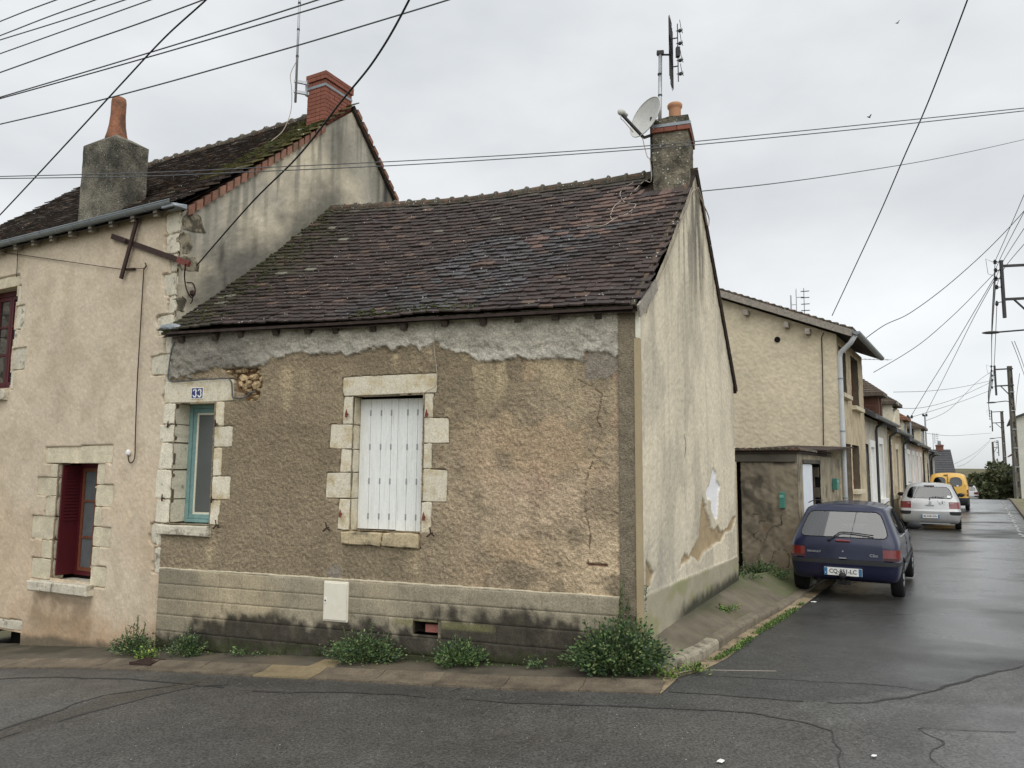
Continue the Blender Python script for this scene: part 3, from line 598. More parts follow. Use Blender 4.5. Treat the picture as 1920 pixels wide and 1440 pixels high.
# --- shutter pins and stays
def hook(u, z, m, kind='pin', r=.011):
    mb = MB(); P = FW.P
    if kind == 'pin': mb.tube([P(u, -.02, z), P(u, .05, z)], .009, 6).tube([P(u, .045, z-.035), P(u, .045, z+.005), P(u, .045, z+.05)], [r, r, .004], 6)
    else: mb.tube([P(u, -.02, z), P(u, .06, z), P(u+.01, .065, z+.06)], .007, 5).tube([P(u-.04, .055, z-.03), P(u, .06, z), P(u+.05, .05, z-.04)], .009, 5)
    mb.build('shutter_hook', m, cottage)
for u, z in ((3.19, 2.425), (2.225, 2.41), (3.228, 1.34), (2.235, 1.335)): hook(u, z, M['redoxide'], r=.016)
for u, z in ((5.629, 2.33), (4.935, 2.336), (5.653, 1.459), (4.935, 1.455)): hook(u, z, M['iron'])
for u, z in ((3.38, 1.19), (2.142, 1.175), (4.838, 1.17)): hook(u, z, M['iron'], 'stay')
# --- number plaque
pq = MB().box(FW, 5.155, 5.328, .008, .02, 2.641, 2.775).build('number_plaque', M['whitepaint'], cottage)
MB().box(FW, 5.163, 5.320, .02, .0225, 2.649, 2.767).build('enamel_face', M['enamel'], pq)
def text(name, body, mat, parent, origin, xd, zd, h, w=None, ext=.0015, bold=.0, sx=1.):
    cu = bpy.data.curves.new(name, 'FONT'); cu.body = body; cu.size = 1; cu.extrude = 0; cu.offset = bold; cu.align_x = 'CENTER'; cu.align_y = 'CENTER'; cu.resolution_u = 2
    o = bpy.data.objects.new('t', cu); COL.objects.link(o); bpy.context.view_layer.update()
    me = bpy.data.meshes.new_from_object(o.evaluated_get(bpy.context.evaluated_depsgraph_get())); bpy.data.objects.remove(o)
    co = np.zeros(len(me.vertices)*3, np.float32); me.vertices.foreach_get('co', co); co = co.reshape(-1, 3)
    mn, mxx = co.min(0), co.max(0); k = h/(mxx[1]-mn[1]); kx = (w/(mxx[0]-mn[0])) if w else k*sx; c = (mn+mxx)/2
    xd = Vector(xd).normalized(); zd = Vector(zd).normalized(); nd = xd.cross(zd); b = base_of(parent); og = Vector(origin)-b
    V = np.array([og+xd*((p[0]-c[0])*kx)+zd*((p[1]-c[1])*k)+nd*ext for p in co], np.float32)
    me.vertices.foreach_set('co', V.ravel()); me.materials.clear(); me.materials.append(mat); me.update(); me.name = name
    return link_mesh(name, me, parent)
FX = (.9472, -.3208, 0)
def three(u):          # old enamel figure with its ball ends
    mb = MB(); P = FW.P; pts = []
    for cz, r, a0, a1 in ((2.7285, .0215, 150, -70), (2.6865, .0245, 75, -155)):
        pts.append([(u-r*.9*math.cos(R(a0+(a1-a0)*k/12)), cz+r*math.sin(R(a0+(a1-a0)*k/12))) for k in range(13)])
    for arc in pts:
        n = len(arc)
        for (a, b), (c, d), k in zip(arc, arc[1:], range(n)):
            t = .0035+.0075*math.sin(math.pi*(k+.5)/n); du, dz = c-a, d-b; l = math.hypot(du, dz); nu, nz = -dz/l*t, du/l*t
            mb.add([P(a-nu, .0245, b-nz), P(a+nu, .0245, b+nz), P(c+nu, .0245, d+nz), P(c-nu, .0245, d-nz)], [(0, 1, 2, 3)])
    for cu_, cz in ((u+.019, 2.737), (u+.021, 2.678)): mb.add([P(cu_+.008*math.cos(k*.6283), .0247, cz+.008*math.sin(k*.6283)) for k in range(10)], [tuple(range(10))])
    mb.add([P(u+.02, .0245, 2.753), P(u-.022, .0245, 2.753), P(u-.022, .0245, 2.744), P(u+.02, .0245, 2.744)], [(0, 1, 2, 3)])
    mb.build('numeral', M['whitepaint'], pq, recalc=False)
three(5.276); three(5.204)
# --- rubble left bare above the window
pts = [(4.486, 2.875, .075, .06), (4.556, 2.791, .07, .055), (4.425, 2.785, .06, .05), (4.533, 2.712, .055, .035), (4.425, 2.64, .05, .035), (4.60, 2.77, .035, .05), (4.475, 2.675, .05, .03), (4.697, 2.955, .06, .03), (4.809, 2.94, .05, .03), (4.60, 2.965, .06, .035), (4.489, 2.60, .04, .025), (4.395, 2.72, .045, .03), (4.41, 2.93, .05, .05), (4.62, 2.88, .06, .04), (4.66, 2.80, .04, .04), (4.74, 2.90, .05, .03), (4.50, 2.955, .05, .03), (4.36, 2.86, .03, .05)]
for u, z, a, b in pts:
    MB().rock(FW.P(u, -.038+random.uniform(-.012, .012), z), a, b, .05, (Vector((FW.dx, FW.dy, 0)), Vector((0, 0, 1)), Vector((FW.nx, FW.ny, 0))), 0, 1, .42).build('rubble_stone', M['rubble'], cottage)
# --- plinth of cement blocks
def plcol(U, Z):
    E = lambda a: a[..., None]; f = fbm(U*2.2, Z*3, 4, 140); g = fbm(U*7, Z*7, 4, 141); h = fbm(U*22, Z*14, 3, 142)
    c = Sa(142, 132, 108)*(.75+.5*E(f)); m = E(sm(.5, .66, fbm(U*1.1, Z*2, 3, 143))*.6); c = c*(1-m)+Sa(172, 154, 118)*m
    m = E(sm(4.6, 5.3, U)*.5); c = c*(1-m)+Sa(118, 110, 90)*m
    hgt = Z-np.interp(U, [0, 1, 2, 3, 4, 5.7], [.0, -.05, -.10, -.16, -.2, -.26]); lim = np.interp(U, [.2, .6, 1.2, 1.9, 2.4, 3.0, 3.3, 4, 4.8, 5.3, 5.7], [.22, .38, .48, .46, .30, .36, .34, .40, .36, .2, .1])
    dk = sm(.12, -.10, hgt-lim+(g-.5)*.34+(h-.5)*.14); dk = np.clip(dk*(.8+.6*fbm(U*13, Z*7, 3, 148)), 0, 1); c = c*(1-E(dk*.93))+Sa(50, 46, 38)*(.5+1.*E(h))*E(dk*.93)
    ms = sm(.10, .02, hgt-.06+(g-.5)*.2)*(g > .42); c = c*(1-E(ms*.8))+Sa(52, 58, 26)*E(ms*.8)
    pass
    m = E(sm(.05, .02, np.abs(Z-.26))*sm(.6, .5, np.abs(U-2.0))*.6); c = c*(1-m)+Sa(112, 110, 62)*m
    return np.clip(c*WK, 0, .8)
def blockmesh(u0, u1, z0, z1, o):
    nu, nz = 18, 11; us = np.concatenate([[u0], np.linspace(u0+.003, u1-.003, nu-2), [u1]]); zs = np.concatenate([[z0], np.linspace(z0+.0025, z1-.0025, nz-2), [z1]]); U, Z = np.meshgrid(us, zs); Oo = o+(fbm(U*20, Z*20, 3, 150)-.5)*.008
    hgt = Z-np.interp(U, [0, 5.7], [.0, -.27]); Oo += (fbm(U*16, Z*10, 3, 151)-.5)*.05*sm(.3, .05, hgt)
    Oo[0] -= .003; Oo[-1] -= .003; Oo[:, 0] -= .0012; Oo[:, -1] -= .0012
    b = base_of(cottage); V = np.stack([FW.ox+FW.dx*U+FW.nx*Oo-b.x, FW.oy+FW.dy*U+FW.ny*Oo-b.y, Z-b.z], -1).reshape(-1, 3)
    i = np.arange(nu*nz).reshape(nz, nu); F = np.stack([i[:-1, :-1], i[:-1, 1:], i[1:, 1:], i[1:, :-1]], -1).reshape(-1, 4).tolist()
    ring = list(i[0])+list(i[1:, -1])+list(i[-1, :-1][::-1])+list(i[1:-1, 0][::-1]); n = len(ring); Vb = V[ring]-np.array([FW.nx, FW.ny, 0])*.06; m = len(V)
    F += [[int(ring[k]), int(ring[(k+1) % n]), m+(k+1) % n, m+k] for k in range(n)]
    c = np.clip(plcol(U, Z)*random.uniform(.93, 1.07), 0, .8).reshape(-1, 3); c = np.concatenate([c, c[ring]]); c = np.concatenate([c, np.full((len(c), 1), .88)], 1)
    return link_mesh('block', np_mesh('block', np.vstack([V, Vb]), np.array(F), M['block'], cols=c), cottage)
rowz = [.640, .472, .304, .122, -.06, -.24, -.42]
MB().box(FW, .19, VENT[0], -.1, .016, -.5, .632).box(FW, VENT[1], 5.65, -.1, .016, -.5, .632).box(FW, VENT[0], VENT[1], -.1, .016, VENT[3], .632).box(FW, VENT[0], VENT[1], -.1, .016, -.5, VENT[2]).build('plinth_core', mk('cement_joint', S(122, 112, 92), .95, .2, bump=.2), cottage)
for k, (zt, zb) in enumerate(zip(rowz, rowz[1:])):
    u = .19; st = (.17 if k % 2 else .31)
    while u < 5.64:
        e = min(5.645, u+st); st = random.choice((.30, .31, .30, .46)); 
        if not (e > VENT[0]-.0 and u < VENT[1]+.0 and zb < VENT[3]-.02 and zt > VENT[2]+.0): blockmesh(u+.0004, e-.0004, zb+.001, zt-.0015, .034)
        else:
            if u < VENT[0]-.05: blockmesh(u+.002, VENT[0], zb+.002, zt-.003, .034)
            if e > VENT[1]+.05: blockmesh(VENT[1], e-.002, zb+.002, zt-.003, .034)
            if zb < VENT[2]-.02: blockmesh(max(u, VENT[0]), min(e, VENT[1]), zb+.002, VENT[2], .034)
            if zt > VENT[3]+.02: blockmesh(max(u, VENT[0]), min(e, VENT[1]), VENT[3], zt-.003, .034)
        u = e
mb = MB(); us = np.linspace(.19, 5.65, 160)
mb.tube([FW.P(u, .022, .645+.008*(float(fbm(np.array(u*6), np.array(0.), 3, 5))-.5)*2) for u in us], [.008+.005*random.random() for _ in us], 5).build('plinth_ledge', M['tan_stone'], cottage)
mb = MB(); mb.box(FW, VENT[0]-.01, VENT[1]+.01, -.35, -.3, VENT[2]-.02, VENT[3]+.02); mb.box(FW, VENT[0]-.03, VENT[1]+.03, -.3, .01, VENT[2]-.04, VENT[2]); mb.box(FW, VENT[0]-.03, VENT[1]+.03, -.3, .01, VENT[3], VENT[3]+.03); mb.box(FW, VENT[1], VENT[1]+.03, -.3, .01, VENT[2], VENT[3]); mb.box(FW, VENT[0]-.03, VENT[0], -.3, .01, VENT[2], VENT[3]); mb.build('air_vent', mk('grimy_vent', S(70, 62, 50), .95, .3, 10, .2, 60, .3), cottage)
MB().box(FW, 2.066, 2.245, -.24, -.07, .150, .232).build('brick', M['pinkbrick'], cottage, bevel=.006)
mt = MB().box(FW, 3.094, 3.394, .02, .055, .206, .626).build('meter_box', M['meter'], cottage, bevel=.006)
MB().box(FW, 3.106, 3.382, .055, .068, .225, .612).build('door', M['meter'], mt, bevel=.005)
mb = MB(); mb.box(FW, 3.345, 3.37, .068, .073, .40, .455); mb.build('lock_plate', M['whitepaint'], mt); MB().lathe(FW.P(3.357, .073, .425), [(.009, 0), (.009, .003)], 10, ax=(FW.nx, FW.ny, 0)).build('lock', M['black'], mt)
# --- corner pilaster bead
MB().box(FW, -.035, .028, -.02, .042, -.1, 3.112).build('corner_bead', mk('beige_corner_bead', S(168, 150, 112), .6, .08, 3, .05, 40, .05, spec=.4), cottage, bevel=.004)
MB().box(FW, -.03, .014, -.02, .034, 3.116, 3.385).build('corner_post', M['cream'], cottage, bevel=.004)
# --- gable wall
PEEL = [(2.3, 1.234), (2.216, 1.016), (1.952, .93), (1.732, .86), (1.559, .921), (1.383, .837), (1.323, .757), (1.58, .801), (1.882, .829), (2.226, .731), (2.506, .83), (3.181, .887), (3.507, .885), (3.775, .982), (4.229, .968), (4.55, 1.156), (4.252, 1.156), (3.869, 1.03), (3.519, 1.0), (3.281, 1.088), (2.965, 1.058), (2.757, 1.24), (2.619, 1.40), (2.42, 1.5)]
BARE = [(3.081, 1.874), (3.273, 1.812), (3.30, 1.705), (3.518, 1.63), (3.409, 1.543), (3.325, 1.279), (3.266, 1.177), (3.2, 1.2), (3.0, 1.28), (2.9, 1.34), (2.93, 1.45), (2.705, 1.477), (2.642, 1.58), (2.831, 1.643), (2.938, 1.745)]
PEEL2 = [(.113, .979), (.218, .961), (.345, .883), (.387, .833), (.296, .774), (.273, .726), (.103, .712)]
gtop = lambda u: np.interp(u, [0, .374, .877, 1.453, 2.116, 2.42, 4.62], [3.38, 3.68, 4.12, 4.69, 5.33, 5.63, 3.02])
def gw_m(U, Z):
    w = (fbm(U*9, Z*9, 4, 201)-.5)*.12; base = Z-.665+.02*U+w*.1
    peel = (inpoly(U+w, Z+w*.6, PEEL) | inpoly(U+w*.5, Z+w*.5, PEEL2)); bare = inpoly(U+w*.4, Z+w*.25, BARE); return w, base, peel & ~bare, bare
def gw_disp(U, Z):
    w, base, peel, bare = gw_m(U, Z); o = .024+(fbm(U*26, Z*26, 3, 203, .6)-.5)*.012
    o = np.where(peel, .0+(fbm(U*14, Z*14, 3, 204)-.5)*.014, o); o = np.where(bare, .004, o)
    return np.where(base < 0, .036+(fbm(U*10, Z*10, 3, 205)-.5)*.008, o)
def gw_col(U, Z):
    w, base, peel, bare = gw_m(U, Z); E = lambda a: a[..., None]; f = fbm(U*1.3, Z*1.0, 4, 210); g = fbm(U*6, Z*6, 4, 211); h = fbm(U*40, Z*40, 2, 212)
    c = Sa(202, 190, 162)*(.85+.3*E(f)); m = E(sm(.46, .64, fbm(U*2.2, Z*1.1, 4, 213))*.5); c = c*(1-m)+Sa(164, 155, 136)*m
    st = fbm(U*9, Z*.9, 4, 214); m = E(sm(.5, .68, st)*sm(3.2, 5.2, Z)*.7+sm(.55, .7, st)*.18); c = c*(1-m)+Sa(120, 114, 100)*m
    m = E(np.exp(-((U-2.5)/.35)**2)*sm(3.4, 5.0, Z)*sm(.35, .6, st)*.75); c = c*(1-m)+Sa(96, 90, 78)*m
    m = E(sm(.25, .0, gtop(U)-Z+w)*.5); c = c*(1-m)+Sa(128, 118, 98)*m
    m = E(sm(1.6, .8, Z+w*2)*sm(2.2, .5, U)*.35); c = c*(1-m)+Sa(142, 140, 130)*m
    c = c*(.86+.28*E(h))
    edge = np.exp(-np.abs(np.where(peel, 1, 0)-.5)*0)
    c = np.where(E(peel), Sa(158, 136, 98)*(.72+.56*E(g)), c); c = np.where(E(bare), Sa(236, 236, 230)*(.94+.1*E(g)), c)
    cb = Sa(150, 142, 118)*(.8+.4*E(f)); m = E(sm(.45, .62, fbm(U*1.6, Z*3, 3, 215))*.6); cb = cb*(1-m)+Sa(132, 132, 76)*m; m = E(sm(.16, .0, Z-.27+w)*sm(.8, 1.6, U)); cb = cb*(1-m)+Sa(62, 60, 46)*m
    c = np.where(E(base < 0), cb, c); ck = dline(U+w*.2, Z, [(1.62, 2.24), (1.7, 2.12), (1.63, 2.0)]); return np.clip(np.where(E(ck < .012), Sa(80, 70, 56), c)*WK, 0, .85)
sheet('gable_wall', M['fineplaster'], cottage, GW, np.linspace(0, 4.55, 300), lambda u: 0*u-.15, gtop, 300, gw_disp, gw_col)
mb = MB(); P = GW.P; Q = lambda u, z: FW.P(5.66, -u, z)
mb.add([P(4.55, 0, -.3), P(4.55, 0, 3.05), P(2.42, -.05, 5.6), FW.P(5.7, -4.6, -.5), FW.P(5.7, -4.6, 3.1), FW.P(5.7, -2.6, 5.7)], [(0, 1, 4, 3), (1, 2, 5, 4)]).build('rear_wall', M['mortar'], cottage)

# --- roof
E_R, E_L = FW.P(.0, .125, 3.405), FW.P(5.72, .125, 3.435); R_R = GW.P(2.40, .03, 5.70); R_L = LG.P(2.66, .0, 5.83)
def roof_pt(s, t):
    e = E_R.lerp(E_L, s); e.z += .012*math.sin(s*9)+.02*math.sin(s*math.pi)
    r = R_R.lerp(R_L, s); r.z -= .10*math.sin(math.pi*min(1, s*1.0))
    p = e.lerp(r, t); p.z -= .07*math.sin(math.pi*t)*(1-.3*s)+.035*math.sin(math.pi*s)*math.sin(math.pi*t)
    p.z += .025*(float(fbm(np.array(s*5.), np.array(t*4.), 3, 300))-.5)*2
    return p
mb = MB(); NS, NT = 24, 12
for i in range(NS):
    for j in range(NT):
        q = [roof_pt(a/NS, b/NT)-Vector((0, 0, .05)) for a, b in ((i, j), (i+1, j), (i+1, j+1), (i, j+1))]; mb.add(q, [(0, 1, 2, 3)])
roof = mb.build('roof', M['darkwood'], cottage, recalc=False)
mb = MB()       # rear slope with its verge over the gable
a, b = GW.P(2.42, .045, 5.70), GW.P(4.70, .045, 3.06); c, d = LG.P(2.66, 0, 5.8), FW.P(5.7, -5.2, 3.0); dn = Vector((0, 0, -.06))
mb.hexa([a+dn, b+dn, d+dn, c+dn, a, b, d, c]).build('rear_slope', M['darkwood'], roof)
for k in range(24):
    t0, t1 = k/24, (k+1)/24; p, q = a.lerp(b, t0), a.lerp(b, t1+.01); n_ = Vector((0, 0, .028)); w_ = Vector((GW.nx, GW.ny, 0))*.6
    MB().hexa([p-w_*.17+n_*.2, q-w_*.17, q+w_*.018, p+w_*.018+n_*.2, p-w_*.17+n_*1.5, q-w_*.17+n_, q+w_*.018+n_, p+w_*.018+n_*1.5]).build('verge_tile', M['ridge'], roof)
TV = []
for k in range(6):
    w, l, th = .078+random.uniform(-.003, .003), .25, .017; j = lambda a=.004: random.uniform(-a, a)
    top = [(-w, j()), (-w*.45, -.006+j()), (w*.45, -.006+j()), (w, j()), (w, l), (-w, l)]
    v = [(x, y, th+j(.0015)) for x, y in top]+[(x, y+.002, 0) for x, y in top]; f = [(0, 1, 2, 3, 4, 5), (6, 7, 1, 0), (7, 8, 2, 1), (8, 9, 3, 2), (9, 10, 4, 3), (11, 6, 0, 5), (11, 10, 9, 8, 7, 6)]
    TV.append((np.array(v), f))
def tile_meshes(mat):
    r = []
    for v, f in TV:
        me = bpy.data.meshes.new('roof_tile'); me.from_pydata([tuple(p) for p in v], [], f); me.materials.append(mat); me.update(); r.append(me)
    return r
def tile_field(root, pt, rows, cols, colfun, nind, length, mat_o, mat_a, skip=None, seed=1, lift=.040):
    rnd = random.Random(seed); tiles = []
    for r in range(rows):
        t = r/rows; sh = .5 if r % 2 else 0.; ro = rnd.uniform(-.15, .15)
        for c in range(cols+1):
            s = (c+sh*.98+ro*.3+rnd.uniform(-.05, .05)-.25)/cols
            if s < -.004 or s > 1.004 or (skip and skip(s, t)): continue
            p = pt(s, t); a = (pt(min(1, s+.01), t)-pt(max(0, s-.01), t)).normalized(); b = (pt(s, min(1, t+.02))-pt(s, max(0, t-.02))).normalized()
            a = -a
            n = a.cross(b).normalized(); yaw = rnd.gauss(0, .018)
            b2 = (b-n*(lift/.25)*rnd.uniform(.75, 1.25)+a*yaw).normalized(); a2 = (a-b2*a.dot(b2)+n*rnd.gauss(0, .02)).normalized(); n2 = a2.cross(b2).normalized()
            o = p+n*(lift+rnd.uniform(-.004, .006))-b*(rnd.uniform(0, .006)); sc_ = length/.156
            tiles.append((o, a2*sc_, b2, n2, colfun(s, t, rnd), rnd.randrange(6)))
    tiles.sort(key=lambda q: q[0].length); bs = base_of(root); ms = tile_meshes(mat_o)
    for o, a, b, n, c, k in tiles[:nind]:
        ob = bpy.data.objects.new('roof_tile', ms[k]); COL.objects.link(ob); ob.parent = root
        m = Matrix((a, b, n)).transposed().to_4x4(); m.translation = o-bs; ob.matrix_local = m; ob.color = c
    V, F, C, n0 = [], [], [], 0; F4 = []
    for o, a, b, n, c, k in tiles[nind:]:
        v, f = TV[k]; V.append(np.array(o-bs)+v@np.array([a, b, n])); F += [[n0+i for i in q] for q in f]; C += [c]*len(v); n0 += len(v)
    me = bpy.data.meshes.new('roof_tiles'); me.from_pydata(np.vstack(V).tolist(), [], F); me.materials.append(mat_a)
    ca = me.color_attributes.new('col', 'FLOAT_COLOR', 'POINT'); ca.data.foreach_set('color', np.array(C, np.float32).ravel()); me.update()
    tag(link_mesh('roof_tiles', me, root), kind='stuff')
TK = .76
def cot_col(s, t, r):
    S3 = lambda *a: Vector(S(*a)); f = float(fbm(np.array(s*9.), np.array(t*7.), 3, 310)); g = float(fbm(np.array(s*22.), np.array(t*14.), 2, 311))
    c = S3(60, 48, 45).lerp(S3(84, 66, 58), r.random()*.8*f*1.6); rough = .72
    if r.random() < .05: c = S3(104, 82, 68)
    if r.random() < .004: c = S3(120, 112, 98)
    # pinkish band that runs down from the chimney foot
    band = abs((s-.03)-(.97-t)*.42+.02*math.sin(t*20)); 
    if t > .48 and band < .065+.05*f and r.random() < .55: c = S3(126, 98, 84).lerp(S3(104, 82, 74), r.random())
    # re-laid slaty tiles low on the right
    q = math.exp(-((s-(.16+.35*(.85-t)))/.17)**4)*(1 if .02 < t < .62 else 0)
    if q > .35 and (g+.15*r.random()) > .42: c = S3(60, 56, 56).lerp(S3(80, 70, 68), r.random()*.7); rough = .36
    m = max(0, min(1, (s-.86+.35*(f-.5))/.1)) if True else 0
    if t < .1 and .3 < s < .5 and r.random() < .4: m = max(m, .5)
    if m > 0 and r.random() < .75: c = c.lerp(S3(62, 62, 38), m*.7)
    if m > .3 and r.random() < .05: c = S3(128, 124, 108)
    if t > .94: c = c.lerp(S3(86, 80, 66), .5)
    return (*(c*TK*r.uniform(.85, 1.18)), rough)
def cot_skip(s, t):
    p = roof_pt(s, t); return (t > .80 and s < .115) or t > .985
tile_field(roof, roof_pt, 35, 37, cot_col, 300, .156, M['tile_o'], M['tile_a'], cot_skip, 5)
def ridge_run(root, pts, step, r0, mats, nmax=99, mort=True):
    L = [0]
    for a, b in zip(pts, pts[1:]): L.append(L[-1]+(b-a).length)
    def at_(d):
        for i in range(len(pts)-1):
            if d <= L[i+1]: return pts[i].lerp(pts[i+1], (d-L[i])/(L[i+1]-L[i]))
        return pts[-1]
    d = 0
    while d < L[-1]-step*.5:
        a, b = at_(d), at_(min(L[-1], d+step)); mb = MB(); ax = (b-a).normalized(); x = ax.cross(Vector((0, 0, 1))).normalized(); y = x.cross(ax); n = 9
        rings = [(0, r0*1.03), (1., r0*.92)]; vs = []
        for f, r in rings: vs += [a+(b-a)*f+(x*math.cos(math.pi*k/(n-1)*1.1-.05*math.pi)+y*math.sin(math.pi*k/(n-1)*1.1-.05*math.pi))*r for k in range(n)]
        mb.add(vs, [(k, k+1, n+k+1, n+k) for k in range(n-1)]+[tuple(range(n))])
        if mort: mb.lathe(a+(b-a)*.06, [(r0*.85, -.035), (r0*random.uniform(1.12, 1.25), -.018), (r0*random.uniform(1.15, 1.32), .01), (r0*.9, .04)], 12, 1, ax)
        mb.build('ridge_tile', mats, root); d += step
ridge_run(roof, [roof_pt(s, 1)+Vector((0, 0, .0)) for s in np.linspace(.075, 1, 24)], .235, .088, [M['ridge'], M['ridgemortar']])
mb = MB()
for i in range(40):
    s = .06+.94*i/39; p = roof_pt(s, .985); mb.rock(p+Vector((random.uniform(-.03, .03), random.uniform(-.03, .03), -.01)), .09, .05, .045, (Vector((1, 0, 0)), Vector((0, 1, 0)), Vector((0, 0, 1))), 0, 1, .3)
mb.build('ridge_bedding', M['ridgemortar'], roof)
mb = MB(); n = 40                     # mortar and tile edge along the gable rake
for i in range(n):
    p, q = roof_pt(0, i/n), roof_pt(0, (i+1)/n); o = Vector((.8867, -.4623, 0))
    if i/n > .86: break
    mb.bar(p-o*.02+Vector((0, 0, .02)), q-o*.02+Vector((0, 0, .055)), .05, .028, 0)
mb.build('rake_edge', M['ridge'], roof)
mb = MB(); mb.bar(E_R+Vector((-.02, 0, -.004)), E_L+Vector((0, 0, -.004)), .03, .030); mb.build('eave_batten', M['darkwood'], roof)
for i in range(13):
    u = .35+i*.425+random.uniform(-.05, .05); a = FW.P(u, -.3, 3.58); b = FW.P(u, .07+.03*random.random(), 3.35+.03*random.random()); MB().bar(a, b, .07, .08).build('rafter', M['wood'], roof)
mb = MB(); mb.bar(FW.P(-.04, .15, 3.36), GW.P(.5, .05, 3.76), .02, .12); mb.build('barge_board', M['greywood'], roof)
mb = MB(); mb.rock(FW.P(5.62, .1, 3.50), .16, .06, .05, (Vector((FW.dx, FW.dy, 0)), Vector((FW.nx, FW.ny, 0)), Vector((0, 0, 1))), 0, 2, .15); mb.build('flashing', M['zinc'], roof)
mb = MB()
for i in range(46):
    t = i/46*.99; p = roof_pt(1, t); mb.rock(p+Vector((random.uniform(-.02, .10), random.uniform(-.03, .03), .03)), random.uniform(.04, .09), random.uniform(.04, .07), random.uniform(.02, .045), (Vector((1, 0, 0)), Vector((0, 1, 0)), Vector((0, 0, 1))), 0, 1, .3)
M['moss'] = mk('moss', S(66, 70, 30), .95, .35, 14, .3, 80, .8, 90, .02)
tag(mb.build('moss', M['moss'], roof), kind='stuff')
mb = MB(); rr = random.Random(3)
for i in range(420):
    t = rr.random()**1.2*.97; s = 1-abs(rr.gauss(0, .06))-(.05*(1-t))*rr.random()
    if i > 330: s, t = rr.uniform(.28, .55), rr.uniform(0, .06)
    p = roof_pt(s, t); mb.rock(p+Vector((0, 0, .055)), rr.uniform(.015, .045), rr.uniform(.015, .04), rr.uniform(.008, .018), (Vector((1, 0, 0)), Vector((0, 1, 0)), Vector((0, 0, 1))), 0, 1, .3)
tag(mb.build('moss', M['moss'], roof), kind='stuff')
# --- gable chimney
CF = Fr(*GW.P(2.13, .012, 0)[:2], -.9472, .3208, 1)      # u to the left, o towards the street
def chim_disp(a, amp=.02):
    return lambda U, Z: a+(fbm(U*9+a*7, Z*9, 4, 330, .6)-.5)*amp*2
cmb = MB(); N = 14
def lumpy(mb, fr, u0, u1, o0, o1, z0, z1, amp, nz=22, nu=9, mi=0, top=True):   # roughcast shaft
    per = [(u0+(u1-u0)*k/nu, o1, 0, 1) for k in range(nu)]+[(u1, o1+(o0-o1)*k/nu, 1, 0) for k in range(nu)]+[(u1+(u0-u1)*k/nu, o0, 0, -1) for k in range(nu)]+[(u0, o0+(o1-o0)*k/nu, -1, 0) for k in range(nu)]
    m = len(per); vs = []
    for j in range(nz+1):
        z = z0+(z1-z0)*j/nz
        for u, o, a, b in per:
            d = (float(fbm(np.array(u*8+o*5), np.array(z*8+o*3), 4, 331, .6))-.5)*amp*2; vs.append(fr.P(u+a*d, o+b*d, z+(float(vn(np.array(u*9), np.array(o*9), 3))-.5)*amp*(j == nz)))
    fs = [(j*m+k, j*m+(k+1) % m, (j+1)*m+(k+1) % m, (j+1)*m+k) for j in range(nz) for k in range(m)]
    if top: vs.append(fr.P((u0+u1)/2, (o0+o1)/2, z1+.05)); fs += [(nz*m+k, nz*m+(k+1) % m, len(vs)-1) for k in range(m)]
    return mb.add(vs, fs, mi)
chim = lumpy(MB(), CF, .0, .45, -.62, 0, 5.05, 6.15, .02).build('chimney', M['chimneyrender2'], cottage, smooth=False)
lumpy(MB(), CF, -.004, .445, -.62, .004, 6.245, 6.345, .02, nz=5).build('chimney_cap', M['chimneyrender2'], chim)
for k in range(3):
    u0 = -.025+k*.164; MB().box(CF, u0+.002, u0+.162, -.1, .028, 6.145, 6.205).build('brick', M['brick'], chim, bevel=.004)
for k in range(4): MB().box(CF, -.028, .08, -.1-k*.14, -.1-k*.14-.136 if k else -.24, 6.145, 6.205).build('brick', M['brick'], chim, bevel=.004)
mb = MB(); mb.box(CF, -.032, .46, .018, .030, 6.21, 6.25); mb.box(CF, -.034, -.026, -.62, .018, 6.21, 6.25); mb.build('strap', M['zinc'], chim)
MB().lathe(CF.P(.185, -.22, 6.33), [(.078, 0), (.078, .20), (.084, .22), (.096, .235), (.098, .265), (.09, .28), (.078, .28), (.07, .1)], 22, close=False).build('chimney_pot', M['pot'], chim, smooth=True)
mb = MB(); mb.bar(CF.P(.455, .03, 5.2), CF.P(.0, .03, 5.32), .06, .05); mb.build('flaunching', M['ridgemortar'], chim)

# ================================================================ NEIGHBOUR HOUSE
nb = thing('neighbour_house', 'tall beige rendered house with two chimneys and an iron cross tie beside the cottage', 'house', LF.P(2.8, -2.5, -.5))
QUO = [[(.30, 5.0), (.0, 5.0), (.0, 4.74), (.24, 4.72)], [(.26, 4.72), (.0, 4.73), (.0, 4.47), (.22, 4.46)], [(.12, 4.45), (0, 4.46), (0, 4.24), (.13, 4.22)], [(.26, 4.21), (0, 4.22), (0, 3.92), (.20, 3.93)], [(.12, 3.92), (0, 3.92), (0, 3.71), (.12, 3.70)], [(.345, 3.69), (0, 3.70), (0, 3.45), (.30, 3.44)], [(.15, 3.43), (0, 3.43), (0, 3.21), (.15, 3.21)], [(.405, 3.20), (0, 3.20), (0, 2.945), (.38, 2.95)],
       [(.10, 2.94), (0, 2.94), (0, 2.62), (.12, 2.62)], [(.08, 2.6), (-.02, 2.6), (-.02, 2.3), (.07, 2.3)], [(.22, 1.16), (.03, 1.16), (.02, .9), (.2, .92)], [(.13, .88), (0, .88), (0, .58), (.12, .58)]]
JL = [(2.375, 1.85, 1.675), (2.64, 1.668, 1.43), (2.42, 1.424, 1.165), (2.71, 1.155, .85), (2.45, .842, .605), (2.65, .597, .33)]
JR = [(1.16, 1.857, 1.597), (.97, 1.592, 1.32), (1.18, 1.312, 1.07), (.97, 1.062, .82), (1.19, .812, .582), (1.015, .574, .33)]
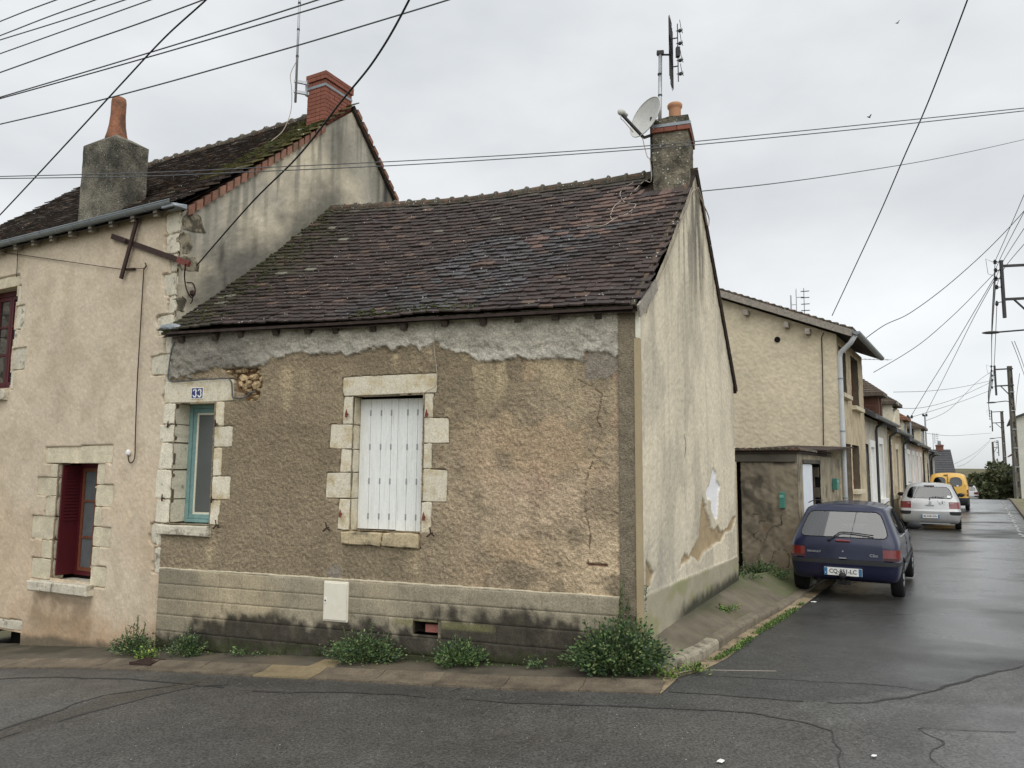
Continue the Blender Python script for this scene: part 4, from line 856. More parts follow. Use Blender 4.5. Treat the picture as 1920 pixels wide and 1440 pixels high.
W1 = [[(2.52, 2.07), (1.046, 2.10), (1.036, 1.865), (2.515, 1.862)]]+[[(a, t), (2.197, t), (2.20, b), (a+.01, b)] for a, t, b in JL]+[[(a, t), (1.345, t), (1.348, b), (a+.01, b)] for a, t, b in JR]
UP = [[(4.75, 4.60), (3.486, 4.60), (3.463, 4.44), (4.75, 4.44)]]+[[(a, t), (3.53, t), (3.53, b), (a+.01, b)] for a, t, b in ((3.43, 4.435, 4.14), (3.28, 4.132, 3.785), (3.43, 3.78, 3.512), (3.18, 3.505, 3.188), (3.44, 3.182, 2.915))]+[[(a, t), (4.42, t), (4.42, b), (a-.01, b)] for a, t, b in ((4.55, 4.435, 4.14), (4.7, 4.132, 3.785), (4.55, 3.78, 3.512), (4.75, 3.505, 3.188), (4.55, 3.182, 2.915))]
CV = [[(3.45, -.27), (2.74, -.25), (2.76, -.385), (3.45, -.40)]]
def lf_m(U, Z):
    w = fbm(U*9, Z*9, 3, 401)-.5; st = np.zeros(U.shape)
    for q in QUO: st = np.maximum(st, inpoly(U+w*.07, Z+w*.05, q))
    for q in W1+UP+CV: st = np.maximum(st, inpoly(U+w*.01, Z+w*.01, q))
    return w, st
def lf_disp(U, Z):
    w, st = lf_m(U, Z); o = .022+(fbm(U*40, Z*40, 3, 403, .6)-.5)*.012+(fbm(U*1.5, Z*1.5, 3, 404)-.5)*.02
    o = np.where((U < .06) & (Z < 2.9), o-.02, o); return np.where(st > .5, -.04, o)
def lf_col(U, Z):
    w, st = lf_m(U, Z); E = lambda a: a[..., None]; f = fbm(U*1.2, Z*1.2, 4, 410); g = fbm(U*4, Z*4, 4, 411); h = fbm(U*40, Z*40, 2, 412)
    c = Sa(194, 177, 150)*(.88+.24*E(f)); m = E(sm(2.6, .6, Z+w)*sm(.35, .6, fbm(U*.8, Z*1.2, 4, 413))*.5); c = c*(1-m)+Sa(194, 164, 128)*m
    m = E(sm(.5, .66, g)*.3); c = c*(1-m)+Sa(160, 142, 112)*m
    m = E(sm(1.15, 1.3, U)*sm(2.7, 2.5, U)*sm(.22, .1, Z)*sm(-.5, -.1, Z)*sm(.3, .6, g+.1)*.75); c = c*(1-m)+Sa(136, 114, 84)*m
    gl = -.3-.063*np.asarray(U)-.02; hh = Z-gl; m = E(sm(.55, .0, hh+(g-.5)*.6)*.6); c = c*(1-m)+Sa(158, 122, 78)*m; m = E(sm(.12, .0, hh+(g-.5)*.2)*.8); c = c*(1-m)+Sa(84, 78, 62)*m
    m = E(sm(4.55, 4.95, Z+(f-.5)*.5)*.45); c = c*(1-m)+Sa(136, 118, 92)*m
    m = E(np.exp(-((U-1.0)/.25)**2-((Z-4.5)/.3)**2)*.25); c = c*(1-m)+Sa(150, 112, 76)*m
    c = c*(.87+.26*E(h)); c = np.where(E(st > .5), Sa(168, 150, 116), c); return np.clip(c*WK, 0, .85)
sheet('front_wall', M['fineplaster'], nb, LF, np.linspace(0.0, 5.5, 300), lambda u: 0*u-1.2, lambda u: 0*u+5.06, 340, lf_disp, lf_col,
      lambda U, Z: ((U > 1.35) & (U < 2.19) & (Z > .37) & (Z < 1.86)) | ((U > 3.54) & (U < 4.41) & (Z > 2.93) & (Z < 4.43)) | ((U > 2.76) & (U < 3.45) & (Z > -.62) & (Z < -.40)))
for q in QUO: MB().stone(LF, q, -.2, .012, .012, .014, rnd=.10).build('quoin_stone', M['greystone'] if q[0][1] > 2.5 else M['greystone'], nb)
for i, q in enumerate(W1): MB().stone(LF, q, -.16 if i else -.3, .010, .004, .008, rnd=.04).build('lintel' if i == 0 else 'jamb_stone', M['tan_stone'], nb)
for i, q in enumerate(UP): MB().stone(LF, q, -.24, .010, .010, .010, rnd=.08).build('lintel' if i == 0 else 'jamb_stone', M['greystone'] if i else M['tan_stone'], nb)
MB().stone(LF, [(2.535, .315), (1.246, .345), (1.235, .222), (2.52, .185)], -.3, .13, .008, .016).build('window_sill', M['greystone'], nb)
MB().stone(LF, [(4.55, 2.915), (3.548, 2.91), (3.552, 2.765), (4.55, 2.76)], -.3, .09, .006, .012).build('window_sill', M['greystone'], nb)
MB().stone(LF, CV[0], -.3, .02, .012, .02).build('lintel', M['greystone'], nb)
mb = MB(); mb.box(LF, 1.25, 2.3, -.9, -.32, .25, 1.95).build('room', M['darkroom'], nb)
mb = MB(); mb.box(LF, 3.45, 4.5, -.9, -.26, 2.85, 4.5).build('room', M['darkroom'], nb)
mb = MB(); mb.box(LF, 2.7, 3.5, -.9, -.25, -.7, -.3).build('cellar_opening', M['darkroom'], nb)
sh_ = MB().box(LF, 2.135, 2.162, -.30, -.02, .39, 1.84).build('shutter', M['bordeaux'], nb, bevel=.003)
for k in range(16): MB().box(LF, 2.122, 2.136, -.26, -.06, 1.10+k*.043, 1.128+k*.043).build('slat', M['bordeaux'], sh_)
wn1 = MB()
for a in ((1.345, 2.14, .38, .43), (1.345, 2.14, 1.80, 1.86), (2.09, 2.14, .43, 1.80), (1.345, 1.395, .43, 1.80)): wn1.box(LF, a[0], a[1], -.31, -.26, a[2], a[3])
wn1 = wn1.build('window', M['bordeaux'], nb)
for a, b in ((1.40, 1.738), (1.748, 2.086)):
    mb = MB(); 
    for z0, z1 in ((.435, .485), (1.75, 1.798), (.865, .893), (1.345, 1.373)): mb.box(LF, a, b, -.30, -.265, z0, z1)
    for u0, u1 in ((a, a+.05), (b-.05, b)): mb.box(LF, u0, u1, -.30, -.266, .485, 1.75)
    mb.build('casement', M['brownframe'], wn1); MB().box(LF, a+.05, b-.05, -.285, -.28, .485, 1.75).build('pane', M['netglass'], wn1)
wn2 = MB()
for a in ((3.54, 4.41, 2.93, 2.99), (3.54, 4.41, 4.36, 4.43), (3.54, 3.60, 2.99, 4.36), (4.35, 4.41, 2.99, 4.36)): wn2.box(LF, a[0], a[1], -.2, -.14, a[2], a[3])
wn2 = wn2.build('window', M['bordeaux'], nb)
for a, b in ((3.605, 3.972), (3.982, 4.345)):
    mb = MB()
    for z0, z1 in ((2.995, 3.05), (4.30, 4.355), (3.45, 3.478), (3.88, 3.908)): mb.box(LF, a, b, -.19, -.15, z0, z1)
    for u0, u1 in ((a, a+.05), (b-.05, b)): mb.box(LF, u0, u1, -.19, -.151, 3.05, 4.30)
    mb.build('casement', M['bordeaux'], wn2); MB().box(LF, a+.05, b-.05, -.175, -.17, 3.05, 4.30).build('pane', M['glass'], wn2)
    MB().box(LF, a+.05, a+.2, -.24, -.235, 3.05, 4.3).build('curtain', M['netglass'], wn2)
# gable of the neighbour
ltop = lambda s: np.interp(s, [0, 2.42, 3.05, 4.42, 6.2], [4.98, 7.10, 7.62, 6.28, 4.5])
def lg_disp(U, Z): return .01+(fbm(U*20, Z*20, 3, 501)-.5)*.012+(fbm(U*1.3, Z*1.3, 3, 502)-.5)*.03
def lg_col(U, Z):
    E = lambda a: a[..., None]; f = fbm(U*1.1, Z*1.1, 4, 510); g = fbm(U*5, Z*5, 4, 511); st = fbm(U*11, Z*.8, 4, 512); h = fbm(U*40, Z*40, 2, 513)
    c = Sa(196, 184, 156)*(.85+.3*E(f)); m = E(sm(.40, .6, fbm(U*1.0+3, Z*1.0, 4, 514))*.7); c = c*(1-m)+Sa(146, 142, 130)*m
    m = E(sm(1.2, .1, ltop(U)-Z+(g-.5)*.4)*sm(.42, .62, st)*.7); c = c*(1-m)+Sa(112, 110, 98)*m
    m = E(sm(.45, .62, st)*.25); c = c*(1-m)+Sa(130, 126, 112)*m
    roofz = np.interp(U, [0, 1.218, 2.66, 4.6], [3.48, 4.5, 5.85, 4.0]); m = E(sm(.75, .0, Z-roofz-.15+(f-.5)*1.2+(g-.5)*.4)*.85); c = c*(1-m)+Sa(92, 90, 82)*m
    for a, w_, z0, z1, k in ((3.98, .10, 5.9, 7.0, .95), (4.18, .07, 5.9, 6.8, .8), (3.78, .05, 6.0, 7.1, .5), (.62, .05, 4.3, 4.85, .75), (.70, .035, 3.9, 4.5, .55), (2.75, .35, 6.4, 7.3, .45), (1.15, .05, 4.6, 5.2, .35)):
        m = E(np.exp(-((U-a+(g-.5)*.06)/w_)**2)*sm(z0-.1, z0+.3, Z)*sm(z1+.1, z1-.25, Z)*k*sm(.1, .45, st+.2)); c = c*(1-m)+Sa(58, 57, 54)*m
    return np.clip(c*(.9+.2*E(h))*WK, 0, .85)
sheet('gable_wall', M['fineplaster'], nb, LG, np.linspace(0, 6.2, 260), lambda s: 0*s+2.9, ltop, 220, lg_disp, lg_col)
for q in ([(0, 5.0), (.30, 5.0), (.36, 4.78), (0, 4.74)], [(0, 4.72), (.17, 4.72), (.16, 4.46), (0, 4.46)], [(0, 4.44), (.26, 4.46), (.32, 4.30), (0, 4.24)], [(0, 3.92), (.12, 3.92), (.12, 3.75), (0, 3.72)]):
    MB().stone(LG, q, -.05, .020, .022, .006, rnd=.16).build('quoin_stone', mk('sooty_quoin', S(150, 140, 116), .92, .2, 8, .2, 60, .5, 50, .014, tint2=S(84, 78, 64), t2s=9, t2=(.4, .55)), nb)
mb = MB(); P = LG.P; B_ = lambda u, z: LF.P(u, -6.2, z)
mb.add([P(6.2, 0, -1), P(6.2, 0, 4.5), LF.P(7.0, -6.2, -1), LF.P(7.0, -6.2, 4.5), P(0, -.03, -1), P(6.2, -.03, -1), P(6.2, -.03, 3), P(0, -.03, 3), LF.P(5.5, 0, -1.2), LF.P(7, 0, -1.2), LF.P(7, 0, 5.06), LF.P(5.5, 0, 5.06), LF.P(7, -6.2, -1.2), LF.P(7, -3.05, 7.6)], [(0, 1, 3, 2), (4, 5, 6, 7), (8, 9, 10, 11), (9, 12, 3, 13, 10)]).build('rear_wall', M['mortar'], nb, recalc=False)
def roof2_pt(s, t):
    u = -.03+7.0*s; o = .14-3.19*t; z = 5.03+2.68*t-.06*math.sin(math.pi*t)-.05*math.sin(math.pi*s)*t+.02*(float(fbm(np.array(s*7.), np.array(t*4.), 3, 520))-.5)
    return LF.P(u, o, z)
mb = MB()
for i in range(14):
    for j in range(8): mb.add([roof2_pt(a/14, b/8)-Vector((0, 0, .05)) for a, b in ((i, j), (i+1, j), (i+1, j+1), (i, j+1))], [(0, 1, 2, 3)])
nroof = mb.build('roof', M['darkwood'], nb, recalc=False)
def nb_col(s, t, r):
    f = float(fbm(np.array(s*9.), np.array(t*6.), 3, 530)); c = Vector(S(60, 49, 42)).lerp(Vector(S(82, 66, 52)), r.random()*f*1.6)
    if r.random() < .08: c = Vector(S(104, 78, 58))
    if s < .12 and t > .25 and r.random() < 1.5*t*(.5+f): c = c.lerp(Vector(S(112, 108, 42)), .75)
    if r.random() < .012: c = Vector(S(150, 140, 116))
    return (*(c*TK*r.uniform(.85, 1.15)), .8)
tile_field(nroof, roof2_pt, 36, 44, nb_col, 300, .158, M['tile_o'], M['tile_a'], lambda s, t: (.205 < s < .335 and .05 < t < .23) or t > .985, 9)
ridge_run(nroof, [roof2_pt(s, 1) for s in np.linspace(.06, 1, 16)], .30, .095, [M['ridge'], M['ridgemortar']])
mb = MB(); a, b = LG.P(3.05, .07, 7.72), LG.P(6.4, .07, 4.34); c, d = LF.P(7, -3.05, 7.7), LF.P(7, -6.4, 4.3); mb.hexa([a-Vector((0, 0, .1)), b-Vector((0, 0, .1)), d-Vector((0, 0, .1)), c-Vector((0, 0, .1)), a, b, d, c]).build('rear_slope', M['darkwood'], nroof)
def verge(p, q, n, dn=.115):
    for k in range(n):
        a, b = p.lerp(q, k/n), p.lerp(q, (k+1)/n-.012); up = Vector((0, 0, 1)); w = Vector((LG.nx, LG.ny, 0)); t = Vector((0, 0, .022))
        MB().hexa([a-w*.15+t*.2, b-w*.15, b+w*.012, a+w*.012+t*.2, a-w*.15+t*1.5, b-w*.15+t*.9, b+w*.014+t*.9, a+w*.014+t*1.5]).hexa([a+t*1.2-up*dn, b+t*.4-up*dn, b+t*.4-up*dn+w*.03, a+t*1.2-up*dn+w*.03, a+t*1.4, b+t*.8, b+t*.8+w*.03, a+t*1.4+w*.03]).build('verge_tile', M['verge'], nroof)
verge(LG.P(.06, .03, 5.04), LG.P(2.44, .03, 7.13), 21); verge(LG.P(6.3, .06, 4.42), LG.P(3.08, .06, 7.70), 22, .07)
mb = MB(); prof = [(.14+.058*math.cos(a), .0+.058*math.sin(a)) for a in np.linspace(math.pi, 2*math.pi, 9)]
g0, g1 = LF.P(-.02, 0, 5.085), LF.P(7, 0, 5.085)
for r in (1, .93):
    vs = [LF.P(u, .14+(o-.14)*r, 5.08+z*r) for u in (-.02, 7) for o, z in prof]; mb.add(vs, [(k, k+1, 9+k+1, 9+k) for k in range(8)])
mb.tube([LF.P(-.02, .199, 5.083), LF.P(7, .199, 5.083)], .009, 6)
gut = mb.build('gutter', M['zinc'], nb, recalc=False)
for k in range(18):
    u = .1+k*.38; MB().tube([LF.P(u, .14+.061*math.cos(a), 5.08+.061*math.sin(a)) for a in np.linspace(math.pi*.98, 2.02*math.pi, 9)], .006, 4).build('gutter_bracket', M['zinc'], gut)
mb = MB(); mb.hexa([LF.P(-.13, .02, 4.99), LF.P(.16, .02, 5.0), LF.P(.16, .17, 5.0), LF.P(-.10, .17, 5.0), LF.P(-.13, .02, 5.05), LF.P(.16, .02, 5.075), LF.P(.16, .17, 5.07), LF.P(-.06, .17, 5.045)]).build('flashing', M['zinc'], nroof, bevel=.004)
for k in range(14): MB().bar(LF.P(.35+k*.45, -.2, 5.04), LF.P(.35+k*.45, .12, 4.99), .07, .08).build('rafter', M['greywood'], nroof)
# rendered stack at the eaves, with its bottle-shaped pot
st1 = lumpy(MB(), LF, 1.55, 2.27, -.56, -.05, 4.93, 6.33, .014, nz=26, nu=10, top=False)
n = 40; c0 = len(st1.v)-n; topc = LF.P(1.91, -.30, 6.45)
ring = [st1.v[c0+k].lerp(topc, .55)+Vector((0, 0, .05)) for k in range(n)]; st1.add(ring+[topc], [(k, (k+1) % n, n) for k in range(n)]); b0 = len(st1.v)-n-1
st1.f += [[c0+k, c0+(k+1) % n, b0+(k+1) % n, b0+k] for k in range(n)]; st1.m += [0]*n
st1 = st1.build('chimney', M['chimneyrender'], nb)
MB().lathe(LF.P(1.91, -.30, 6.40), [(.15, 0), (.148, .06), (.128, .14), (.108, .26), (.098, .40), (.098, .60), (.09, .655), (.07, .67)], 22).build('chimney_pot', M['potold'], st1, smooth=True)
mb = MB()
for k in range(26): mb.rock(LF.P(1.55+.72*random.random(), -.03, 4.99+.10*random.random()), .05, .04, .035, (Vector((1, 0, 0)), Vector((0, 1, 0)), Vector((0, 0, 1))), 0, 1, .3)
for k in range(20): mb.rock(LF.P(1.53, -.05-.5*random.random(), 5.12+.02*random.random()+.0), .05, .04, .03, (Vector((1, 0, 0)), Vector((0, 1, 0)), Vector((0, 0, 1))), 0, 1, .3)
mb.build('flaunching', M['greystone'], st1)
# brick stack on the ridge
CB = Fr(*LG.P(2.43, 0.004, 0)[:2], LG.dx, LG.dy, -1)     # u along the gable, o outwards
Bc = MB().box(CB, .02, .60, -.36, -.014, 6.5, 8.02).build('chimney', M['brickmortar'], nb)
for r in range(15):
    z = 7.07+r*.0645; e = .022 if r >= 13 else 0; h = .057; oo = r % 2
    def bk(u0, u1, o0, o1):
        j = random.uniform(-.002, .002); MB().box(CB, u0-e*(u0 < .02)+.003, u1+e*(u1 > .6)-.003, o0-e*(o0 < -.36)+.003+j, o1+e*(o1 > -.02)-.003+j, z, z+h).build('brick', M['brick'], Bc)
    if not (r < 2):
        us = [0, .21, .41, .62] if oo else [0, .11, .31, .51, .62]
        for a, b in zip(us, us[1:]): bk(a, b, -.10, 0)
        os_ = [-.38, -.19, -.10] if oo else [-.38, -.28, -.10]
        for a, b in zip(os_, os_[1:]): bk(0, .1, a, b); bk(.52, .62, a, b)
        for a, b in ((.1, .31), (.31, .52)): bk(a, b, -.38, -.28)
    else:
        for a, b in ((.22, .42), (.42, .62)) if r == 1 else ((.42, .62),): bk(a, b, -.10, 0)
        for a, b in ((-.38, -.19), (-.19, -.1)): bk(0, .1, a, b)
mb = MB(); z = 7.07+11*.0645+.015
mb.box(CB, -.004, .626, -.384, .004, z, z+.042).build('strap', M['zinc'], Bc)
mb = MB()
for k in range(26): mb.rock(CB.P(-.06-.05*random.random(), -.0-.42*k/26, 7.04+.04*random.random()), .05, .05, .035, (Vector((1, 0, 0)), Vector((0, 1, 0)), Vector((0, 0, 1))), 0, 1, .3)
mb.build('flaunching', M['greystone'], Bc)
tag(mb and (lambda m: m.build('moss', M['moss'], nroof))((lambda m: [m.rock(roof2_pt(abs(random.gauss(0, .06))+.01, .45+.5*random.random())+Vector((0, 0, .05)), .05*random.uniform(.5, 1.2), .05*random.uniform(.5, 1.2), .02, (Vector((1, 0, 0)), Vector((0, 1, 0)), Vector((0, 0, 1))), 0, 1, .3) for _ in range(220)] and m)(MB())), kind='stuff')
# iron tie cross
tie = MB().bar(LF.P(1.304, .05, 4.848), LF.P(-.05, .05, 4.355), .03, .07).build('wall_tie', M['iron'], nb); 
MB().bar(LF.P(-.05, .051, 4.355), LF.P(-.28, .06, 4.27), .034, .072).build('tie_end', M['redoxide'], tie)
MB().bar(LF.P(.754, .075, 5.0), LF.P(1.016, .075, 4.236), .025, .055).build('tie_bar', M['iron'], tie)
MB().lathe(LF.P(.96, .085, 4.73), [(.03, 0), (.03, .02), (.012, .025)], 8, ax=(LF.nx, LF.ny, 0)).build('bolt', M['iron'], tie)
mb = MB(); rp = [LF.P(-.25, .09, 4.27), LG.P(.02, .1, 4.15), LG.P(.06, .1, 4.0), LG.P(.14, .09, 3.92), LG.P(.2, .08, 4.0), LG.P(.16, .08, 4.1), LG.P(.07, .08, 4.09)]; mb.tube(spl(rp, 6), .009, 5); mb.rock(LG.P(.16, .08, 3.98), .035, .035, .045, (Vector((1, 0, 0)), Vector((0, 1, 0)), Vector((0, 0, 1))), 0, 1, .1); mb.tube([LG.P(.16, .08, 3.95), LG.P(.165, .08, 3.88), LG.P(.14, .08, 3.84)], .008, 5)
tag(mb.build('cable_clamp', M['iron'], None, base=LG.P(.1, .1, 4)), 'black cable clamp and loop hanging at the corner below the red tie end', 'cable clamp')
# cord on the wall, line to the eaves, conduit, aerial lead
def wire(name, pts, r, m, label, cat, group=None, n=5):
    mb = MB(); mb.tube(spl(pts, 5) if 2 < len(pts) < 30 else pts, r, n); return tag(mb.build(name, m, None, smooth=True, base=pts[0]), label, cat, group)
wire('hanging_cord', [LF.P(u, .05, z) for u, z in ((.585, 4.40), (.56, 4.36), (.59, 4.32), (.60, 4.26), (.595, 3.6), (.589, 2.857), (.56, 2.2), (.546, 1.992), (.56, 1.91), (.609, 1.875), (.66, 1.9), (.682, 1.99))], .007, M['iron'], 'thin dark cord hanging down the beige wall to a hook', 'cord')
wire('tension_line', [LF.P(u, .05, z) for u, z in ((4.144, 5.03), (2.6, 4.70), (.996, 4.361), (.78, 4.345), (.60, 4.33))], .005, M['iron'], 'thin line running from the eaves across the beige wall to the cord', 'wire')
mb = MB(); mb.tube([LF.P(.98, .05, 4.36), LF.P(.78, .05, 4.345)], .016, 6); mb.tube([LF.P(.58, .05, 4.39), LF.P(.55, .05, 4.35), LF.P(.60, .05, 4.31)], .006, 4)
tag(mb.build('turnbuckle', M['iron'], None, base=LF.P(.9, .05, 4.36)), 'black line tensioner between thin line and hanging cord', 'tensioner')
MB().lathe(LF.P(.69, .03, 2.0), [(.035, 0), (.04, .02), (.02, .035)], 10, ax=(LF.nx, LF.ny, 0)).build('hook_plate', M['whitepaint'], nb)
wire('wall_rod', [LF.P(3.545, .05, 4.95), LF.P(3.535, .05, 4.75), LF.P(3.522, .05, 4.56)], .005, M['iron'], 'thin rod above the upper red window', 'rod')
wire('conduit_cable', [FW.P(u, .045, z) for u, z in ((5.60, 3.34), (5.645, 3.2), (5.662, 3.026), (5.665, 2.895), (5.62, 2.858), (5.55, 2.85), (5.189, 2.862), (4.842, 2.868), (4.775, 2.858), (4.735, 2.81), (4.718, 2.70), (4.708, 2.645), (4.63, 2.632), (4.528, 2.64), (4.46, 2.69), (4.40, 2.70))], .009, M['greycable'], 'grey cable clipped over the lintel that bears the number plaque', 'cable')
wire('thin_lead', [FW.P(u, .045, z) for u, z in ((2.16, 3.36), (2.15, 3.1), (2.118, 2.9), (2.112, 2.76), (2.14, 2.69), (2.23, 2.65), (2.262, 2.60))]+[FW.P(u, -.06, z) for u, z in ((2.29, 2.3), (2.31, 1.7), (2.30, 1.45), (2.275, 1.2))], .0045, M['palecable'], 'thin pale lead dropping from the eaves past the white shutters', 'cable')

# ================================================================ MASTS, DISH AND AERIALS
def mast(P0, P1, r, mb=None): return (mb or MB()).tube([P0, P1], r, 8)
am = thing('aerial_mast', 'tall thin steel mast clamped to the red brick chimney', 'aerial mast', CB.P(-.06, -.40, 7.6))
m0, m1 = CB.P(-.16, -.47, 7.55), CB.P(-.16, -.47, 10.2)
MB().tube([m0, m1], .020, 8).build('mast', M['galv'], am, smooth=True)
for z in (7.73, 7.90): MB().bar(CB.P(-.18, -.49, z), CB.P(.02, -.36, z+.01), .035, .045).build('bracket', M['galv'], am)
MB().box(CB, -.03, .03, -.40, -.36, 7.70, 7.95).build('clamp_plate', M['galv'], am)
for z in (8.3, 8.75, 9.2): MB().lathe(CB.P(-.16, -.47, z), [(.024, 0), (.024, .03)], 8).build('collar', M['darksteel'], am)
wire('mast_lead', [CB.P(-.16, -.47, 8.25), CB.P(-.22, -.54, 8.0), CB.P(-.2, -.52, 7.75), CB.P(-.2, -.52, 7.4), CB.P(-.3, -.56, 7.05), CB.P(-.5, -.6, 6.8)], .006, M['palecable'], 'thin pale lead looping from the mast on the brick chimney to the roof', 'cable')
# panel aerial behind the cottage chimney
ab = CF.P(.32, -.35, 6.2)
ta = thing('panel_aerial', 'grid panel television aerial on a steel mast behind the cottage chimney', 'aerial', ab)
px = lambda w, o, z: CF.P(w, o, z)
MB().tube([px(.40, -.30, 6.1), px(.375, -.32, 7.40)], .026, 10).build('mast', M['galv'], ta, smooth=True)
for z in (6.80, 7.1): MB().lathe(px(.385, -.31, z), [(.03, 0), (.03, .02)], 10).build('collar', M['darksteel'], ta)
mb = MB(); mb.bar(px(.42, -.32, 7.42), px(.33, -.32, 7.41), .06, .05); mb.tube([px(.37, -.32, 7.39), px(.25, -.34, 7.38)], .013, 6); mb.build('mast_clamp', M['darksteel'], ta)
ax1 = Vector((.34, .94, 0)).normalized(); nx1 = Vector((.94, -.34, 0)); pc = px(.235, -.34, 7.40)      # reflector plane nearly edge-on to the street
mb = MB()
for zc, hh, tl in ((.235, .24, 0), (-.235, .24, 0), (.0, .2, .02)):
    for k in range(8):
        y = -.19+.38*k/7; mb.tube([pc+ax1*y+Vector((0, 0, zc-hh*(1-abs(y)*1.2))), pc+ax1*y+Vector((0, 0, zc+hh*(1-abs(y)*1.2)))], .0045, 4)
    for k in range(9):
        z = zc-hh+2*hh*k/8; mb.tube([pc-ax1*.19*(1-.4*abs(k-4)/4)+Vector((0, 0, z)), pc+ax1*.19*(1-.4*abs(k-4)/4)+Vector((0, 0, z))], .0045, 4)
mb.build('reflector_grid', M['darksteel'], ta)
dp = pc+nx1*.09
mb = MB(); mb.tube([dp+Vector((0, 0, -.42)), dp+Vector((0, 0, .40))], .007, 5)
for z in (.2, -.2): mb.tube([pc+Vector((0, 0, z)), dp+Vector((0, 0, z))], .009, 5)
mb.build('dipole_boom', M['darksteel'], ta)
for z in (.30, .12, -.12, -.31):
    mb = MB(); mb.lathe(dp+Vector((0, 0, z-.02))+nx1*.03, [(.022, 0), (.024, .02), (.016, .035)], 8)
    mb.tube([dp+Vector((0, 0, z))-nx1*.02, dp+Vector((0, 0, z))+nx1*.07], .006, 4)
    for q in (-1, 1): mb.tube([dp+Vector((0, 0, z))+nx1*.06+Vector((0, 0, -.03)), dp+Vector((0, 0, z))+nx1*.06+Vector((0, 0, .03))], .004, 4); mb.tube([dp+nx1*.05+Vector((0, 0, z)), dp+nx1*.05+ax1*.16*q+Vector((0, 0, z+.05))], .005, 4)
    mb.build('dipole', M['darksteel'], ta)
mb = MB(); mb.bar(dp+Vector((0, 0, -.07)), dp+Vector((0, 0, .06)), .06, .05); mb.build('junction_box', M['black'], ta)
# satellite dish
dc = CF.P(.56, .02, 6.17)
sdh = thing('satellite_dish', 'round grey satellite dish fixed to the cottage chimney', 'satellite dish', dc)
dn_ = Vector((-.80, -.52, .30)).normalized(); dx_ = dn_.cross(Vector((0, 0, 1))).normalized(); dy_ = dx_.cross(dn_).normalized()
dctr = CF.P(.545, -.02, 6.40); vs, fs = [], []; nr, na = 8, 36
for j in range(nr+1):
    r = j/nr
    for k in range(na): a = 2*math.pi*k/na; vs.append(dctr+dx_*(.265*r*math.cos(a))+dy_*(.29*r*math.sin(a))+dn_*(.075*r*r-.075))
for j in range(nr):
    for k in range(na): fs.append((j*na+k, j*na+(k+1) % na, (j+1)*na+(k+1) % na, (j+1)*na+k))
mb = MB(); mb.add(vs, fs); mb.add([v-dn_*.006 for v in vs], [q[::-1] for q in fs]); dish = mb.build('reflector', M['dish'], sdh, smooth=True, recalc=False)
mb = MB(); mb.tube([vs[nr*na+k] for k in list(range(na))+[0]], .007, 6, cap=False).build('rim', M['dish'], sdh, smooth=True)
bot = dctr-dy_*.285; lnb = dctr+dn_*.36-dy_*.16
mb = MB(); mb.bar(bot-dn_*.06, lnb-dy_*.03, .028, .03); mb.build('feed_arm', M['darksteel'], sdh)
mb = MB(); mb.lathe(lnb-dn_*(-.03), [(.034, -.0), (.036, .05), (.024, .07), (.024, .11)], 12, ax=-dn_); mb.rock(lnb+dn_*.03-dy_*.015, .035, .04, .045, (dx_, dn_, dy_), 0, 2, .05); mb.build('converter', M['dish'], sdh, smooth=True)
mb = MB(); mb.bar(bot-dn_*.06, CF.P(.45, -.05, 6.16), .03, .03); mb.tube([CF.P(.47, -.06, 5.55), CF.P(.47, -.06, 6.4)], .02, 8); mb.bar(dctr-dn_*.13, CF.P(.46, -.06, 6.33), .05, .05); mb.build('bracket', M['darksteel'], sdh)
for z in (5.58, 5.78): MB().box(CF, .44, .485, -.08, -.0, z, z+.06).build('wall_clamp', M['darksteel'], sdh)
wire('dish_lead', [lnb, lnb-dy_*.09+dn_*.0, lnb-dy_*.10-dn_*.06, bot+dn_*.12-dy_*.03], .005, M['palecable'], 'short pale lead hanging under the arm of the satellite dish', 'cable')
def rp(s, t, h=.07): return roof_pt(s, t)+Vector((0, 0, h))
wire('aerial_lead', [bot-dn_*.03, CF.P(.52, .03, 5.85), CF.P(.48, .04, 5.78), CF.P(.47, .04, 5.5), rp(.11, .93), rp(.125, .84), rp(.15, .76), rp(.15, .70), rp(.145, .66), rp(.135, .64), rp(.11, .67), rp(.10, .73), rp(.115, .75), rp(.135, .78), rp(.155, .86), rp(.14, .92), rp(.12, .94)], .0055, M['palecable'], 'pale lead looping down the tiles below the satellite dish', 'cable')
wire('loose_lead', [rp(.135, .64), rp(.15, .60), rp(.18, .605), rp(.19, .615)], .006, M['palecable'], 'short loose pale lead end lying on the roof tiles', 'cable')
wire('rake_lead', [GW.P(u, .05, z) for u, z in ((2.30, 5.40), (2.1, 5.30), (1.9, 5.05), (1.55, 4.75), (1.25, 4.42), (.9, 4.08), (.5, 3.74), (.15, 3.40))], .007, M['palecable'], 'pale lead following the tiled gable edge of the cottage', 'cable')
wire('coiled_lead', [GW.P(u, .06, z) for u, z in ((2.3, 5.42), (2.5, 5.36), (2.65, 5.34), (2.75, 5.25), (2.85, 5.12), (2.95, 5.12), (3.0, 5.22), (2.9, 5.28), (2.72, 5.32), (2.6, 5.38), (2.4, 5.46))], .008, M['palecable'], 'small coil of pale lead on the cottage gable by the chimney', 'cable')

